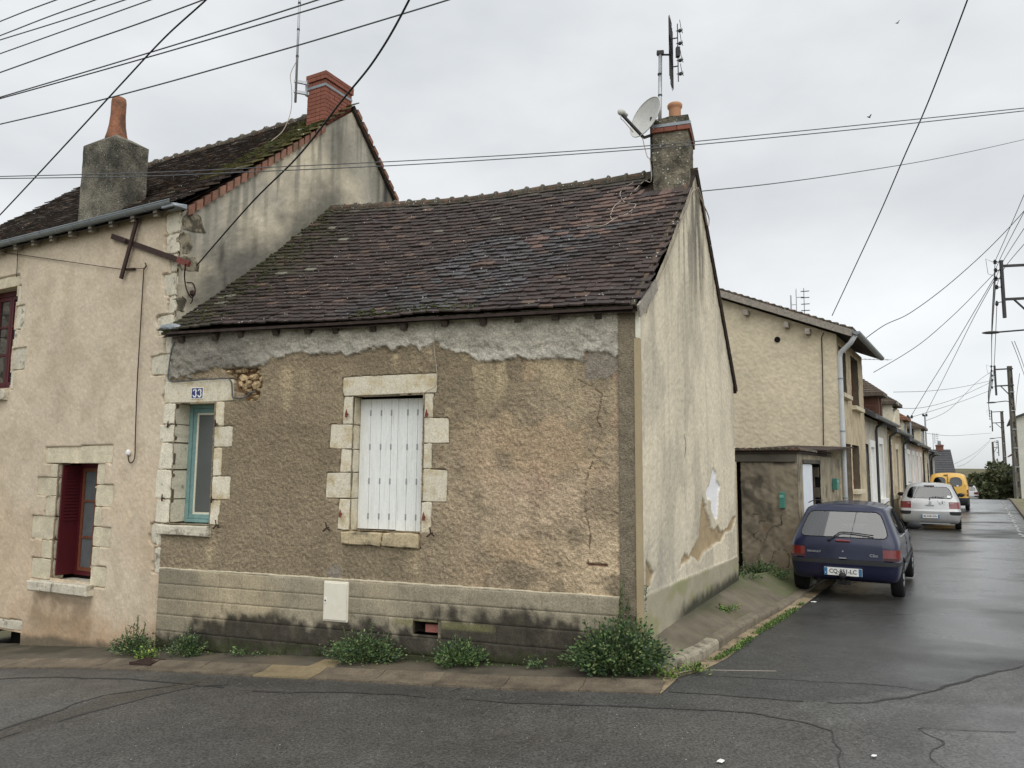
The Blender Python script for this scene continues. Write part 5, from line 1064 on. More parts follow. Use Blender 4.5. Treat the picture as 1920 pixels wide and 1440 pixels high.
# ================================================================ LEAN-TO
lt = thing('lean_to', 'low stained cement lean-to with a white plank door and red tile edge', 'outbuilding', OB.P(.5, -1, 0))
def stcol(base, dark, sd, lo=1.6, hi=2.2, k=.75):
    def c(U, Z):
        E = lambda a: a[..., None]; f = fbm(U*1.6, Z*1.6, 4, sd); g = fbm(U*6, Z*5, 4, sd+1); st = fbm(U*9, Z*.9, 4, sd+2)
        q = base*(.75+.5*E(f)); m = E(np.clip((sm(.4, .7, st)*.22+sm(.40, .62, f)*.7)*sm(lo-.8, hi, Z+(g-.5)*1.2)*k+sm(.48, .65, g)*.35, 0, 1)); q = q*(1-m)+dark*m
        return np.clip(q*WK, 0, .8)
    return c
def stdisp(a, s, sd, z=0.): return lambda U, Z: z+(fbm(U*s, Z*s, 4, sd, .6)-.5)*a
dl = stcol(Sa(134, 122, 100), Sa(74, 69, 59), 601, .8, 2.2, .8)
def ob_col(U, Z):
    c = dl(U, Z); g = fbm(U*7, Z*7, 3, 605); m = (sm(.48, .56, fbm(U*2.3, Z*2.3, 4, 606))*sm(1.0, .7, Z))[..., None]; c = c*(1-m*.8)+Sa(136, 112, 82)*.95*m*.8
    m = (sm(.47, .40, U+(g-.5)*.05)*.55*sm(1.95, 1.9, Z))[..., None]; c = c*(1-m)+Sa(152, 140, 114)*(.8+.4*g[..., None])*m
    return np.where((np.abs(fbm(U*3.1, Z*3.1, 2, 608)-.5) < .012)[..., None] & (Z < 1.05)[..., None], Sa(62, 54, 44)*WK, c)
sheet('end_wall', M['fineplaster'], lt, OB, np.linspace(0, .99, 70), lambda u: 0*u-.35, lambda u: 0*u+2.15, 130, stdisp(.05, 5, 610, .0), ob_col)
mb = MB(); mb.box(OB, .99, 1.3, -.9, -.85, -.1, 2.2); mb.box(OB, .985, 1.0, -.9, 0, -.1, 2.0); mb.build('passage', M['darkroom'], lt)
MB().box(OB, .02, 1.35, -.14, .028, 1.98, 2.15).build('beam', mk('stained_concrete', S(88, 84, 74), .9, .3, 3, .2, 60, .4, 60, .01), lt, bevel=.006)
fl = stcol(Sa(150, 138, 112), Sa(88, 82, 68), 620, .8, 2.2, .6)
sheet('street_wall', M['fineplaster'], lt, BL, np.linspace(7.10, 11.6, 190), lambda u: 0*u-.35, lambda u: np.interp(u, [7.1, 8.5, 11.6], [2.16, 2.13, 2.08]), 90, stdisp(.03, 7, 625, .0), fl, lambda U, Z: (U > 7.56) & (U < 9.2) & (Z < 2.0))
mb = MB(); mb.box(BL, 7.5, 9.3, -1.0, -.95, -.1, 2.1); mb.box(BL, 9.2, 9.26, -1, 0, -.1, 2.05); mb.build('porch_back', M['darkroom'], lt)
for r in range(9): 
    for k in range(3): MB().box(BL, 9.14, 9.205, -.23-k*.22-(r % 2)*.08, -.02-k*.22-(r % 2)*.08, .1+r*.2, .293+r*.2).build('block', mk('porch_block', S(104, 94, 78), .9, .2, 6, .2, 60, .4, 60, .01) if r+k == 0 else bpy.data.materials['porch_block'], lt)
dr = MB().box(BL, 7.60, 8.46, -.05, -.025, .08, 1.95).build('door', M['white_pvc'], lt)
for k in range(8): MB().box(BL, 7.605+k*.1065, 7.605+k*.1065+.102, -.025, -.008, .09, 1.94).build('plank', mk('bluish_white_paint', S(222, 228, 236), .5, .05, 3, .04, 40, .05) if k == 0 else bpy.data.materials['bluish_white_paint'], dr)
MB().bar(BL.P(7.66, .01, 1.02), BL.P(7.78, .05, 1.02), .03, .03).build('handle', M['black'], dr)
MB().box(BL, 7.56, 9.2, -.2, .02, 1.96, 2.03).build('door_head', bpy.data.materials['stained_concrete'], lt)
rt = MB(); rt.hexa([OB.P(-.05, .06, 2.14), OB.P(1.6, .06, 2.14), OB.P(1.6, -3.2, 2.12), OB.P(-.05, -3.2, 2.12), OB.P(-.05, .06, 2.17), OB.P(1.6, .06, 2.17), OB.P(1.6, -3.2, 2.15), OB.P(-.05, -3.2, 2.15)]); rt = rt.build('roof', M['darkwood'], lt)
for k in range(12):
    a = OB.P(-.02+k*.115, .09, 2.185); b = OB.P(-.02+k*.115, -3.2, 2.16); mb = MB(); n = 6; x = Vector((OB.dx, OB.dy, 0)); vs = []
    for p, s in ((a, 1.), (b, .9)): vs += [p+x*(.062*math.cos(math.pi*i/(n-1)))*s+Vector((0, 0, .055*math.sin(math.pi*i/(n-1))*s)) for i in range(n)]
    mb.add(vs, [(i, i+1, n+i+1, n+i) for i in range(n-1)]+[tuple(range(n))]).build('roof_tile', M['ridge'], rt)
mb = MB(); mb.hexa([BL.P(8.6, .25, 2.2), BL.P(11.7, .30, 2.33), BL.P(11.7, -1, 2.38), BL.P(8.6, -1, 2.25), BL.P(8.6, .25, 2.225), BL.P(11.7, .30, 2.36), BL.P(11.7, -1, 2.41), BL.P(8.6, -1, 2.28)]).build('canopy', M['darkwood'], lt)
def mailbox(fr, u0, u1, z0, z1, label):
    t = thing('mailbox', label, 'mailbox', fr.P((u0+u1)/2, .06, z0)); MB().box(fr, u0, u1, .0, .10, z0, z1).build('body', mk('green_metal', S(66, 132, 118), .5, .1, 8, .06, bump=0) if 'green_metal' not in bpy.data.materials else bpy.data.materials['green_metal'], t, bevel=.006)
    MB().box(fr, u0+.01, u1-.01, .10, .106, z1-(z1-z0)*.34, z1-(z1-z0)*.16).build('flap', mk('pale_green_flap', S(112, 176, 160), .5, .1, bump=0) if 'pale_green_flap' not in bpy.data.materials else bpy.data.materials['pale_green_flap'], t)
mailbox(OB, .215, .305, 1.17, 1.45, 'narrow green mailbox on the lean-to wall facing the cottage'); mailbox(BL, 10.52, 10.74, 1.42, 1.66, 'green mailbox on the street wall right of the white plank door')

# ================================================================ RENDERED HOUSE
rh = thing('rendered_house', 'two-storey cream rendered house with grey gutter and downpipe', 'house', H2.P(2, -2, 0))
def h2col(U, Z):
    E = lambda a: a[..., None]; f = fbm(U*1.0, Z*1.0, 4, 701); g = fbm(U*16+Z*9, Z*24-U*6, 4, 702, .6)
    c = Sa(200, 186, 154)*(.86+.28*E(f)); m = E(sm(4.2, 5.2, Z+(f-.5)*2)*sm(1.6, 0, U)*.35); c = c*(1-m)+Sa(168, 150, 114)*m; return np.clip(c*(.80+.40*E(g))*WK, 0, .85)
h2d = lambda U, Z: .02+(fbm(U*16+Z*9, Z*24-U*6, 4, 702, .6)-.5)*.022
sheet('end_wall', M['fineplaster'], rh, H2, np.linspace(-.04, 5.2, 260), lambda u: 0*u-.35, lambda u: 4.96+.425*np.minimum(u, 3.2)-.425*np.maximum(u-3.2, 0), 220, h2d, h2col)
def h2f(U, Z): return np.clip(stcol(Sa(178, 160, 126), Sa(134, 120, 94), 710, 3, 5, .5)(U, Z), 0, .8)
hol = [(11.95, 12.95, 3.62, 4.75), (13.75, 15.0, 3.45, 4.75), (12.2, 13.2, .1, 2.46), (13.4, 14.6, 1.35, 2.46)]
hf = lambda U, Z: np.any([(U > a) & (U < b) & (Z > c) & (Z < d) for a, b, c, d in hol], 0)
sheet('street_wall', M['fineplaster'], rh, BL, np.linspace(11.62, 15.85, 210), lambda u: 0*u-.35, lambda u: 0*u+4.95, 180, stdisp(.02, 9, 715, .02), h2f, hf)
mb = MB()
for a, b, c, d in hol:
    mb.box(BL, a-.02, b+.02, -.30, -.25, c, d); mb.box(BL, a-.05, a, -.25, .01, c, d); mb.box(BL, b, b+.05, -.25, .01, c, d); mb.box(BL, a, b, -.25, .01, d, d+.04)
mb.build('reveal', bpy.data.materials['porch_block'], rh)
for i, (a, b, c, d) in enumerate(hol):
    w = MB()
    for q in ((a, b, c, c+.06), (a, b, d-.06, d), (a, a+.06, c+.06, d-.06), (b-.06, b, c+.06, d-.06)): w.box(BL, q[0], q[1], -.18, -.12, q[2], q[3])
    w = w.build('door' if i == 2 else 'window', M['brownframe'] if i != 2 else M['whitepaint'], rh); MB().box(BL, a+.06, b-.06, -.16, -.15, c+.06, d-.06).build('pane' if i != 2 else 'panel', M['netglass'] if i == 1 else (mk('brown_shutter', S(84, 52, 40), .6, .15, 8, .1, bump=.1) if i == 0 else (bpy.data.materials['brown_shutter'] if i == 3 else M['whitepaint'])), w)
    if i != 2: MB().box(BL, a-.1, b+.1, -.1, .14, c-.10, c).build('window_sill', M['tan_stone'], rh, bevel=.006)
mb = MB(); mb.add([H2.P(5.2, 0, -.1), H2.P(5.2, 0, 4.2), BL.P(15.85, -5.2, 4.2), BL.P(15.85, -5.2, -.1), BL.P(15.85, 0, -.1), BL.P(15.85, 0, 4.95), BL.P(15.85, -3.2, 6.3)], [(0, 1, 2, 3), (3, 2, 6, 5, 4)]).build('rear_wall', M['mortar'], rh, recalc=False)
mb = MB(); a0, a1 = H2.P(-.42, .22, 4.90), H2.P(3.25, .22, 6.46); b0, b1 = BL.P(16.05, .42, 4.90), BL.P(16.05, -3.25, 6.46); e0 = H2.P(6.2, .22, 5.2); e1 = BL.P(16.05, -6.2, 5.2); up = Vector((0, 0, .10))
mb.hexa([a0, a1, b1, b0, a0+up, a1+up, b1+up, b0+up]).hexa([a1, e0, e1, b1, a1+up, e0+up, e1+up, b1+up]); rr = mb.build('roof', M['darkwood'], rh)
for k in range(24):                         # tiles at the verge and down the slope as stepped courses
    p, q = a0.lerp(a1, k/24), a0.lerp(a1, (k+1)/24+.004); p2, q2 = b0.lerp(b1, k/24), b0.lerp(b1, (k+1)/24+.004); t = Vector((0, 0, .1))
    MB().hexa([p+t, q+t*.9, q2+t*.9, p2+t, p+t*1.55, q+t*1.15, q2+t*1.15, p2+t*1.55]).build('tile_course', M['ridge'], rr)
MB().bar(a0+Vector((0, 0, .0))+Vector((H2.nx, H2.ny, 0))*.02, a1+Vector((H2.nx, H2.ny, 0))*.02, .06, .15).build('barge_board', M['greywood'], rr)
for u in (.55, 1.02, 1.95, 2.9): MB().bar(H2.P(u, -.05, 4.86+.425*u-.06), H2.P(u, .26, 4.86+.425*u-.06), .10, .13).build('purlin', M['greywood'], rr)
mb = MB()
for r in (1, .93):
    vs = [BL.P(u, .50+.075*r*math.cos(a), 4.93+.075*r*math.sin(a)) for u in (11.3, 16.05) for a in np.linspace(math.pi, 2*math.pi, 8)]; mb.add(vs, [(k, k+1, 8+k+1, 8+k) for k in range(7)])
mb.add([BL.P(11.3, .50+.075*math.cos(a), 4.93+.075*math.sin(a)) for a in np.linspace(math.pi, 2*math.pi, 8)], [tuple(range(8))])
gt2 = mb.build('gutter', M['zinc'], rh, recalc=False)
MB().tube([BL.P(11.40, .46, 4.86), BL.P(11.46, .35, 4.70), BL.P(11.58, .12, 4.52), BL.P(11.6, .09, 4.40)]+[BL.P(11.6, .09, z) for z in (3, 2, .3)], .055, 10).build('downpipe', M['greypipe'], gt2, smooth=True)
for z in (2.7, 3.9, 1.2): MB().lathe(BL.P(11.6, .09, z), [(.062, 0), (.062, .03)], 10).build('pipe_clip', M['zinc'], gt2)
MB().lathe(H2.P(1.269, .03, 4.931), [(.07, 0), (.07, .012)], 14, ax=(H2.nx, H2.ny, 0)).build('air_vent', M['darkroom'], rh)
MB().tube([H2.P(.22, .05, 5.0), H2.P(.27, .05, 4.9), H2.P(.28, .05, 4.0), H2.P(.32, .05, 2.4)], .012, 5).build('wall_cable', M['iron'], rh)
def small_aerial(base, h, label, face, w=.28, n=5):
    t = thing('aerial', label, 'aerial', base); f = Vector(face).normalized(); s = f.cross(Vector((0, 0, 1))); b = Vector(base)
    MB().tube([b, b+Vector((0, 0, h))], .02, 6).build('mast', M['galv'], t); c = b+Vector((0, 0, h*.7))+f*.14; mb = MB()
    for k in range(4): mb.tube([c+s*(-w/2+w*k/3)+Vector((0, 0, -.42)), c+s*(-w/2+w*k/3)+Vector((0, 0, .42))], .006, 4)
    for k in range(7): mb.tube([c-s*w/2+Vector((0, 0, -.42+.14*k)), c+s*w/2+Vector((0, 0, -.42+.14*k))], .006, 4)
    mb.tube([b+Vector((0, 0, h*.7)), c], .012, 4); mb.build('reflector_grid', M['galv'], t); c2 = c+f*.2; mb = MB(); mb.tube([c2+Vector((0, 0, -.42)), c2+Vector((0, 0, .45))], .009, 4)
    for k in range(n): z = -.36+.72*k/(n-1); mb.tube([c2-f*.08+Vector((0, 0, z)), c2+f*.14+Vector((0, 0, z))], .014, 4)
    mb.tube([c+Vector((0, 0, .2)), c2+Vector((0, 0, .2))], .009, 4); mb.build('dipole_boom', M['darksteel'], t)
small_aerial(BL.P(14.6, -1.55, 5.75), .9, 'small grid aerial on the roof of the cream rendered house', (.9, -.3, 0))
small_aerial(BL.P(13.2, -4.7, 5.75), 4.0, 'grid aerial rising behind the back slope of the cottage', (.9, -.2, 0))

# ================================================================ TERRACE BEYOND
def terraced(u0, u1, zt, wallc, label, name='terraced_house', openings=(), pipe=None, depth=6.5):
    t = thing(name, label, 'house', BL.P((u0+u1)/2, -3, 0), 'houses in the terrace along the side street')
    cc = stcol(Sa(*wallc), Sa(*[v*.75 for v in wallc]), int(u0*7), 1.0, 3.4, .45); hol = [(o[0], o[1], o[2], o[3]) for o in openings]
    sheet('street_wall', M['fineplaster'], t, BL, np.linspace(u0, u1, 60), lambda u: 0*u-2.6, lambda u: 0*u+zt, 70, stdisp(.02, 6, int(u0), .0), cc, (lambda U, Z: np.any([(U > a) & (U < b) & (Z > c) & (Z < d) for a, b, c, d in hol], 0)) if hol else None)
    for a, b, c, d, kind, m, surr in openings:
        o = MB(); fm = M[m] if isinstance(m, str) else m
        for q in ((a, b, c, c+.08), (a, b, d-.08, d), (a, a+.08, c+.08, d-.08), (b-.08, b, c+.08, d-.08)): o.box(BL, q[0], q[1], -.16, -.06, q[2], q[3])
        o = o.build(kind, fm, t); MB().box(BL, a+.08, b-.08, -.13, -.11, c+.08, d-.08).build('pane' if kind == 'window' else 'panel', M['netglass'] if kind == 'window' else fm, o)
        if surr:
            sm_ = M[surr]; w = .16
            for q in ((a-w, b+w, d, d+.2), (a-w, a, c, d), (b, b+w, c, d)): MB().box(BL, q[0], q[1], -.2, .03, q[2], q[3]).build('surround', sm_, t)
            if kind == 'window': MB().box(BL, a-w-.05, b+w+.05, -.2, .12, c-.14, c).build('window_sill', sm_, t)
    mb = MB(); mb.box(BL, u0+.01, u1-.01, -depth, -depth+.2, -2.6, zt); mb.box(BL, u0+.01, u0+.2, -depth+.21, -.05, -2.6, zt); mb.box(BL, u1-.2, u1-.01, -depth+.21, -.05, -2.6, zt); mb.build('rear_wall', M['mortar'], t)
    r = MB(); a, b = BL.P(u0, .30, zt-.10), BL.P(u1, .30, zt-.10); c, d = BL.P(u0, -depth/2, zt+2.1), BL.P(u1, -depth/2, zt+2.1); e, f = BL.P(u0, -depth-.3, zt-.10), BL.P(u1, -depth-.3, zt-.10); up = Vector((0, 0, .12))
    r.hexa([a, b, d, c, a+up, b+up, d+up, c+up]).hexa([c, d, f, e, c+up, d+up, f+up, e+up]); r = r.build('roof', M['slate'], t)
    for k in range(20):
        p, q, p2, q2 = a.lerp(c, k/20)+up, a.lerp(c, (k+1)/20+.002)+up, b.lerp(d, k/20)+up, b.lerp(d, (k+1)/20+.002)+up; h = Vector((0, 0, .03)); MB().hexa([p, p2, q2, q, p+h, p2+h, q2+h*.3, q+h*.3]).build('tile_course', M['slate'], r)
    mb = MB(); vs = [BL.P(u, .36+.07*math.cos(x), zt-.02+.07*math.sin(x)) for u in (u0, u1) for x in np.linspace(math.pi, 2*math.pi, 7)]; mb.add(vs, [(k, k+1, 7+k+1, 7+k) for k in range(6)]); mb.build('gutter', M['zinc'], t, recalc=False)
    if pipe: MB().tube([BL.P(pipe, .30, zt-.08), BL.P(pipe, .08, zt-.22), BL.P(pipe, .06, zt-.35), BL.P(pipe, .06, -.2)], .038, 8).build('downpipe', M['darksteel'], t)
    return t, r
M['slate'] = mk('dark_weathered_slate', S(74, 74, 76), .6, .2, 6, .2, 30, .4, 40, .02, objrand=.12, white=(5, .2, .7))
M['mosstile'] = mk('lichened_tile', S(96, 84, 72), .85, .3, 5, .25, 20, .5, 30, .02, objrand=.15, white=(4.5, .34, .3))
M['rusttile'] = mk('rust_tile', S(132, 88, 64), .85, .3, 5, .25, 20, .5, 30, .02, objrand=.2, white=(4.5, .2, .6))
M['brownboard'] = mk('brown_cladding', S(98, 64, 48), .7, .15, 5, .1, 30, .2, 30, .01, objrand=.12)
M['greydoor'] = mk('grey_green_door', S(112, 118, 112), .6, .1, bump=0)
M['darkshutter'] = mk('dark_shutter', S(66, 66, 64), .6, .1, bump=0)
M['brownshutter'] = mk('terrace_brown', S(112, 82, 62), .6, .1, bump=0)
def dormer(t, ur, w, z0, z1, o0, side_m, roof_m, hip=.55, boards=0, stonefront=False):
    dm = MB().box(BL, ur-w, ur, -o0, -.02, z0, z1).build('dormer', side_m, t)
    if boards:
        h = (z1-z0)/boards
        for k in range(boards): MB().box(BL, ur-w-.03, ur-w, -o0, -.03, z0+k*h+.012, z0+(k+1)*h-.012).build('board', side_m, dm)
    MB().box(BL, ur-w+.12, ur-.12, -.03, .02, z0+.2, z1-.12).build('window', M['netglass'], dm)
    for q in ((ur-w-.02, ur-w+.12), (ur-.12, ur+.02)): MB().box(BL, q[0], q[1], -.25, .06, z0, z1).build('surround', M['brownboard'] if boards else M['stone'], dm)
    e = .22; c = [BL.P(ur-w-e, e, z1-.04), BL.P(ur+e, e, z1-.04), BL.P(ur+e, -o0, z1-.04), BL.P(ur-w-e, -o0, z1-.04)]; up = Vector((0, 0, .08)); ap, bp = BL.P(ur-w/2, -.45, z1+hip), BL.P(ur-w/2, -o0, z1+hip)
    rf = MB(); rf.hexa(c+[p+up for p in c]); rf = rf.build('dormer_roof', roof_m, dm); n = 7
    for (p, q, r, s) in ((c[0], c[1], ap, ap), (c[1], c[2], bp, ap), (c[3], c[0], ap, bp)):
        for k in range(n):
            a, b = k/n, (k+1)/n+.02; mb = MB(); v = [p.lerp(s, a)+up, q.lerp(r, a)+up, q.lerp(r, b)+up, p.lerp(s, b)+up]; h = Vector((0, 0, .045))
            mb.add(v+[v[0]+h, v[1]+h, v[2]+h*.1, v[3]+h*.1], [(0, 1, 5, 4), (4, 5, 6, 7), (1, 2, 6, 5), (3, 0, 4, 7)]).build('dormer_roof', roof_m, dm)
    return dm
t1, r1 = terraced(15.9, 21.5, 3.34, (186, 178, 160), 'grey rendered terraced house with a brown clad dormer next to the cream house', openings=[(16.0, 16.7, .2, 2.6, 'door', 'greydoor', None), (17.0, 17.8, .15, 2.5, 'door', 'whitepaint', 'whitepaint'), (18.9, 19.9, .95, 2.65, 'window', 'whitepaint', 'whitepaint')], pipe=18.05)
dormer(t1, 19.75, .75, 3.25, 4.17, 2.4, M['brownboard'], M['mosstile'], .5, 10)
t2, r2 = terraced(21.6, 26.4, 3.2, (188, 166, 130), 'tan terraced house with a pale stone dormer', openings=[(22.0, 22.6, 1.0, 2.7, 'window', 'whitepaint', 'stone'), (23.9, 24.8, .95, 2.6, 'window', 'darkshutter', 'stone')], pipe=21.65)
dm = dormer(t2, 24.8, 1.9, 3.1, 4.2, 2.0, M['slate'], M['mosstile'], .42)
MB().stone(BL, [(22.8, 3.1), (24.85, 3.1), (24.85, 4.1), (24.2, 4.1), (23.4, 3.9), (22.9, 3.6)], -.25, .12, .02, .03).build('stone_front', M['stone'], dm)
t3, r3 = terraced(26.5, 30.2, 3.08, (150, 148, 138), 'dull grey terraced house with a slate hung dormer under rust red tiles', openings=[(27.3, 28.0, .3, 2.7, 'door', 'whitepaint', 'whitepaint'), (28.6, 29.7, .9, 2.5, 'window', 'whitepaint', 'whitepaint')], pipe=26.6)
dormer(t3, 28.4, 1.6, 3.0, 3.86, 2.0, M['slate'], M['rusttile'], .4)
t4, r4 = terraced(30.3, 37.4, 3.0, (206, 188, 178), 'pale pink terraced house with white shutters beyond the grey one', openings=[(31.2, 32.1, .9, 2.5, 'window', 'whitepaint', 'whitepaint'), (33.4, 34.2, .1, 2.5, 'door', 'whitepaint', 'whitepaint'), (35.4, 36.4, .9, 2.5, 'window', 'brownshutter', 'whitepaint')], pipe=37.3)
t5, r5 = terraced(37.5, 42.5, 2.9, (190, 182, 160), 'beige terraced house near the far end of the row with a dark downpipe', openings=[(38.6, 39.6, .9, 2.5, 'window', 'whitepaint', 'stone'), (40.8, 41.7, .1, 2.4, 'door', 'brownshutter', None)], pipe=42.4)
t6, r6 = terraced(42.6, 47.8, 2.8, (164, 162, 152), 'last small grey house of the terrace beside the yellow van', openings=[(43.8, 44.8, .9, 2.4, 'window', 'darkshutter', None)], pipe=44)
dormer(t5, 38.9, 2.6, 2.9, 3.95, 2.0, M['slate'], M['mosstile'], .35)
def yagi(base, label, d):
    t = thing('yagi_aerial', label, 'aerial', base); b = Vector(base); d = Vector(d).normalized(); s = d.cross(Vector((0, 0, 1)))
    MB().tube([b, b+Vector((0, 0, 1.0))], .018, 6).build('mast', M['galv'], t); mb = MB(); c = b+Vector((0, 0, 1.0)); mb.tube([c-d*.5, c+d*1.6], .012, 5)
    for k in range(14): p = c+d*(-.5+2.1*k/13); mb.tube([p-s*.16, p+s*.16], .006, 4)
    mb.build('boom', M['galv'], t)
yagi(BL.P(21.8, -1.2, 4.75), 'long horizontal comb aerial behind the brown clad dormer', (1, .1, 0))
def service_mast(base, h, label):
    t = thing('service_mast', label, 'service mast', base); b = Vector(base); MB().tube([b, b+Vector((0, 0, h))], .045, 8).build('pole', M['galv'], t)
    MB().bar(b+Vector((-.14, -.05, h-.06)), b+Vector((.14, .05, h-.06)), .06, .06).build('bracket', M['darksteel'], t); mb = MB()
    for q in (-.12, .12): mb.lathe(b+Vector((q, q*.35, h-.05)), [(.05, 0), (.06, .05), (.03, .12)], 8)
    mb.build('insulator', M['darksteel'], t)
service_mast((18.85, 35.3, 2.8), 1.55, 'thin steel service mast over the rust red dormer'); service_mast((23.5, 42.4, 2.2), 2.75, 'taller service mast near the far end of the terrace')
# slate-roofed house closing the row
sh2 = thing('slate_roofed_house', 'far house with a big slate roof and brick chimney behind the yellow van', 'house', (33, 60, 0)); F2 = Fr(32.0, 58.0, .94, -.34, 1)
F2.nx, F2.ny = -.34, -.94
mb = MB(); wallh(mb, F2, -2.6, 1.85, -2, 1.45, [(.2, 1.0, -.2, .9)], 0, .2); mb.box(F2, -2.6, 2.2, -6, -5.8, -2, 1.45); mb.add([F2.P(1.85, 0, -2), F2.P(2.5, -6, -2), F2.P(2.5, -6, 1.45), F2.P(2.1, -3, 3.2), F2.P(1.85, 0, 1.45)], [(0, 1, 2, 3, 4)]); mb.build('wall', M['mortar'], sh2, recalc=False)
MB().box(F2, .2, 1.0, -.2, -.15, -.2, .9).build('window', M['glass'], sh2)
rb = MB(); a, b, c, d = F2.P(-2.9, .3, 1.3), F2.P(2.0, .3, 1.3), F2.P(2.3, -3, 3.45), F2.P(-2.9, -3, 3.45); e, f = F2.P(-2.9, -6.3, 1.3), F2.P(2.9, -6.3, 1.3); rb.add([a, b, c, d, e, f], [(0, 1, 2, 3), (3, 2, 5, 4), (1, 5, 2)]); rb = rb.build('roof', M['slate'], sh2, recalc=False)
for k in range(12):
    p, q, p2, q2 = a.lerp(d, k/12), a.lerp(d, (k+1)/12), b.lerp(c, k/12), b.lerp(c, (k+1)/12); h = Vector((0, 0, .05)); MB().hexa([p, p2, q2, q, p+h, p2+h, q2+h*.3, q+h*.3]).build('slate_course', M['slate'], rb)
MB().box(F2, -2.9, 2.0, .28, .36, 1.2, 1.34).build('gutter', M['whitepaint'], sh2)
fb = mk('far_brick', S(124, 84, 70), .9, .2, 6, .15, 40, .2, 40, .01); ck = MB().box(F2, 1.3, 1.78, -3.2, -2.8, 2.9, 3.85).build('chimney', fb, sh2); MB().lathe(F2.P(1.54, -3.0, 3.85), [(.13, 0), (.10, .3)], 10).build('chimney_pot', M['zinc'], ck); MB().box(F2, 1.26, 1.82, -3.25, -2.75, 3.72, 3.8).build('chimney_cap', fb, ck)
small_aerial(F2.P(1.1, -3.0, 3.3), 1.5, 'faint aerial on the far slate roof by its brick chimney', (1, 0, 0), .2)
mb = MB(); mb.box(F2, -1.2, 1.5, .3, 1.6, .95, 1.05); mb.bar(F2.P(-1.1, .1, .2), F2.P(-.2, 1.5, .95), .08, .08); mb.bar(F2.P(1.2, .1, .2), F2.P(1.2, 1.5, .95), .08, .08)
# right-hand houses
def rhouse(u0, u1, o0, z0, z1, roofm, wallm, label, rise=1.4):
    t = thing('street_house', label, 'house', BL.P((u0+u1)/2, o0+3, z0)); mb = MB(); P = BL.P; hol = [(u0+1.2, u0+2.2, z0+1.0, z0+2.6), (u0+4, u0+5, z0+1.0, z0+2.6)]+([(u0+1.2, u0+2.2, z0+3.9, z0+5.2), (u0+4, u0+5, z0+3.9, z0+5.2)] if z1-z0 > 5 else [])
    wallh(mb, BL, u0, u1, z0, z1, hol, o0, -.2); mb.add([P(u0, o0, z0), P(u0, o0+7, z0), P(u0, o0+7, z1), P(u0, o0+3.5, z1+rise), P(u0, o0, z1)], [(0, 1, 2, 3, 4)]); mb.add([P(u1, o0, z0), P(u1, o0+7, z0), P(u1, o0+7, z1), P(u1, o0+3.5, z1+rise), P(u1, o0, z1)], [(0, 1, 2, 3, 4)]); mb.add([P(u0, o0+7, z0), P(u1, o0+7, z0), P(u1, o0+7, z1), P(u0, o0+7, z1)], [(0, 1, 2, 3)]); mb.build('wall', wallm, t, recalc=False)
    for a, b, c, d in hol:
        w = MB().box(BL, a, b, o0+.1, o0+.16, c, d).build('window', M['whitepaint'], t); MB().box(BL, a+.1, b-.1, o0+.08, o0+.1, c+.1, d-.1).build('pane', M['glass'], w); 
        for q in (a-.5, b+.02): MB().box(BL, q, q+.48, o0-.06, o0-.02, c, d).build('shutter', M['bordeaux'], t)
    a, b, c, d, e, f = P(u0-.3, o0-.4, z1-.15), P(u1+.2, o0-.4, z1-.15), P(u1+.2, o0+3.5, z1+rise+.05), P(u0-.3, o0+3.5, z1+rise+.05), P(u0-.3, o0+7.3, z1-.15), P(u1+.2, o0+7.3, z1-.15); h = Vector((0, 0, .12))
    MB().hexa([a, b, c, d, a+h, b+h, c+h, d+h]).hexa([d, c, f, e, d+h, c+h, f+h, e+h]).build('roof', roofm, t); k = MB().box(BL, u0+.3, u0+1.1, o0+2.8, o0+3.4, z1+rise-.6, z1+rise+.9).build('chimney', M['brick'], t); MB().lathe(P(u0+.7, o0+3.1, z1+rise+.9), [(.15, 0), (.12, .3)], 10).build('chimney_pot', M['pot'], k)
    MB().tube([P(u0+.2, o0-.12, z1-.2), P(u0+.2, o0-.1, z0)], .06, 8).build('downpipe', M['darksteel'], t)
M['wallwhite'] = mk('white_render', S(206, 204, 192), .9, .12, .8, .1, 20, .2, 30, .01); M['wallcream'] = mk('cream_render', S(196, 190, 160), .9, .15, .8, .1, 20, .2, 30, .01)
rhouse(58, 68, 4.75, -.6, 5.6, M['slate'], M['wallwhite'], 'white two-storey house at the right edge behind the concrete pole'); rhouse(69, 80, 4.9, -1.6, 3.2, M['rusttile'], M['wallcream'], 'cream house with a reddish roof further down the right side', 1.8); rhouse(81, 92, 4.6, -3, 1.6, M['slate'], M['wallwhite'], 'low pale house at the bottom of the street on the right', 1.0)
U, T = np.meshgrid(np.concatenate([np.arange(20, 60, .3), np.arange(60, 100, 1.)]), np.linspace(0, 1, 8)); Oo = 4.05+T*1.3; X = 1.22+.5356*U+.8445*Oo; Y = 7.2+.8445*U-.5356*Oo
rpav = gridxy('right_pavement', M['concrete'], X, Y, gz(X, Y)+.12+0*T, lambda x, y: Sa(118, 112, 78)*(.7+.6*fbm(x*1.2, y*1.2, 4, 88)[..., None]))
for k in range(60):
    a, b = BL.P(24+k*.95, 4.0, 0), BL.P(24+k*.95+.94, 4.0, 0); g0, g1 = float(gz(a.x, a.y)), float(gz(b.x, b.y)); a.z = g0+.05; b.z = g1+.05; MB().bar(a, b, .13, .16).build('kerb_stone', M['kerb'], rpav)

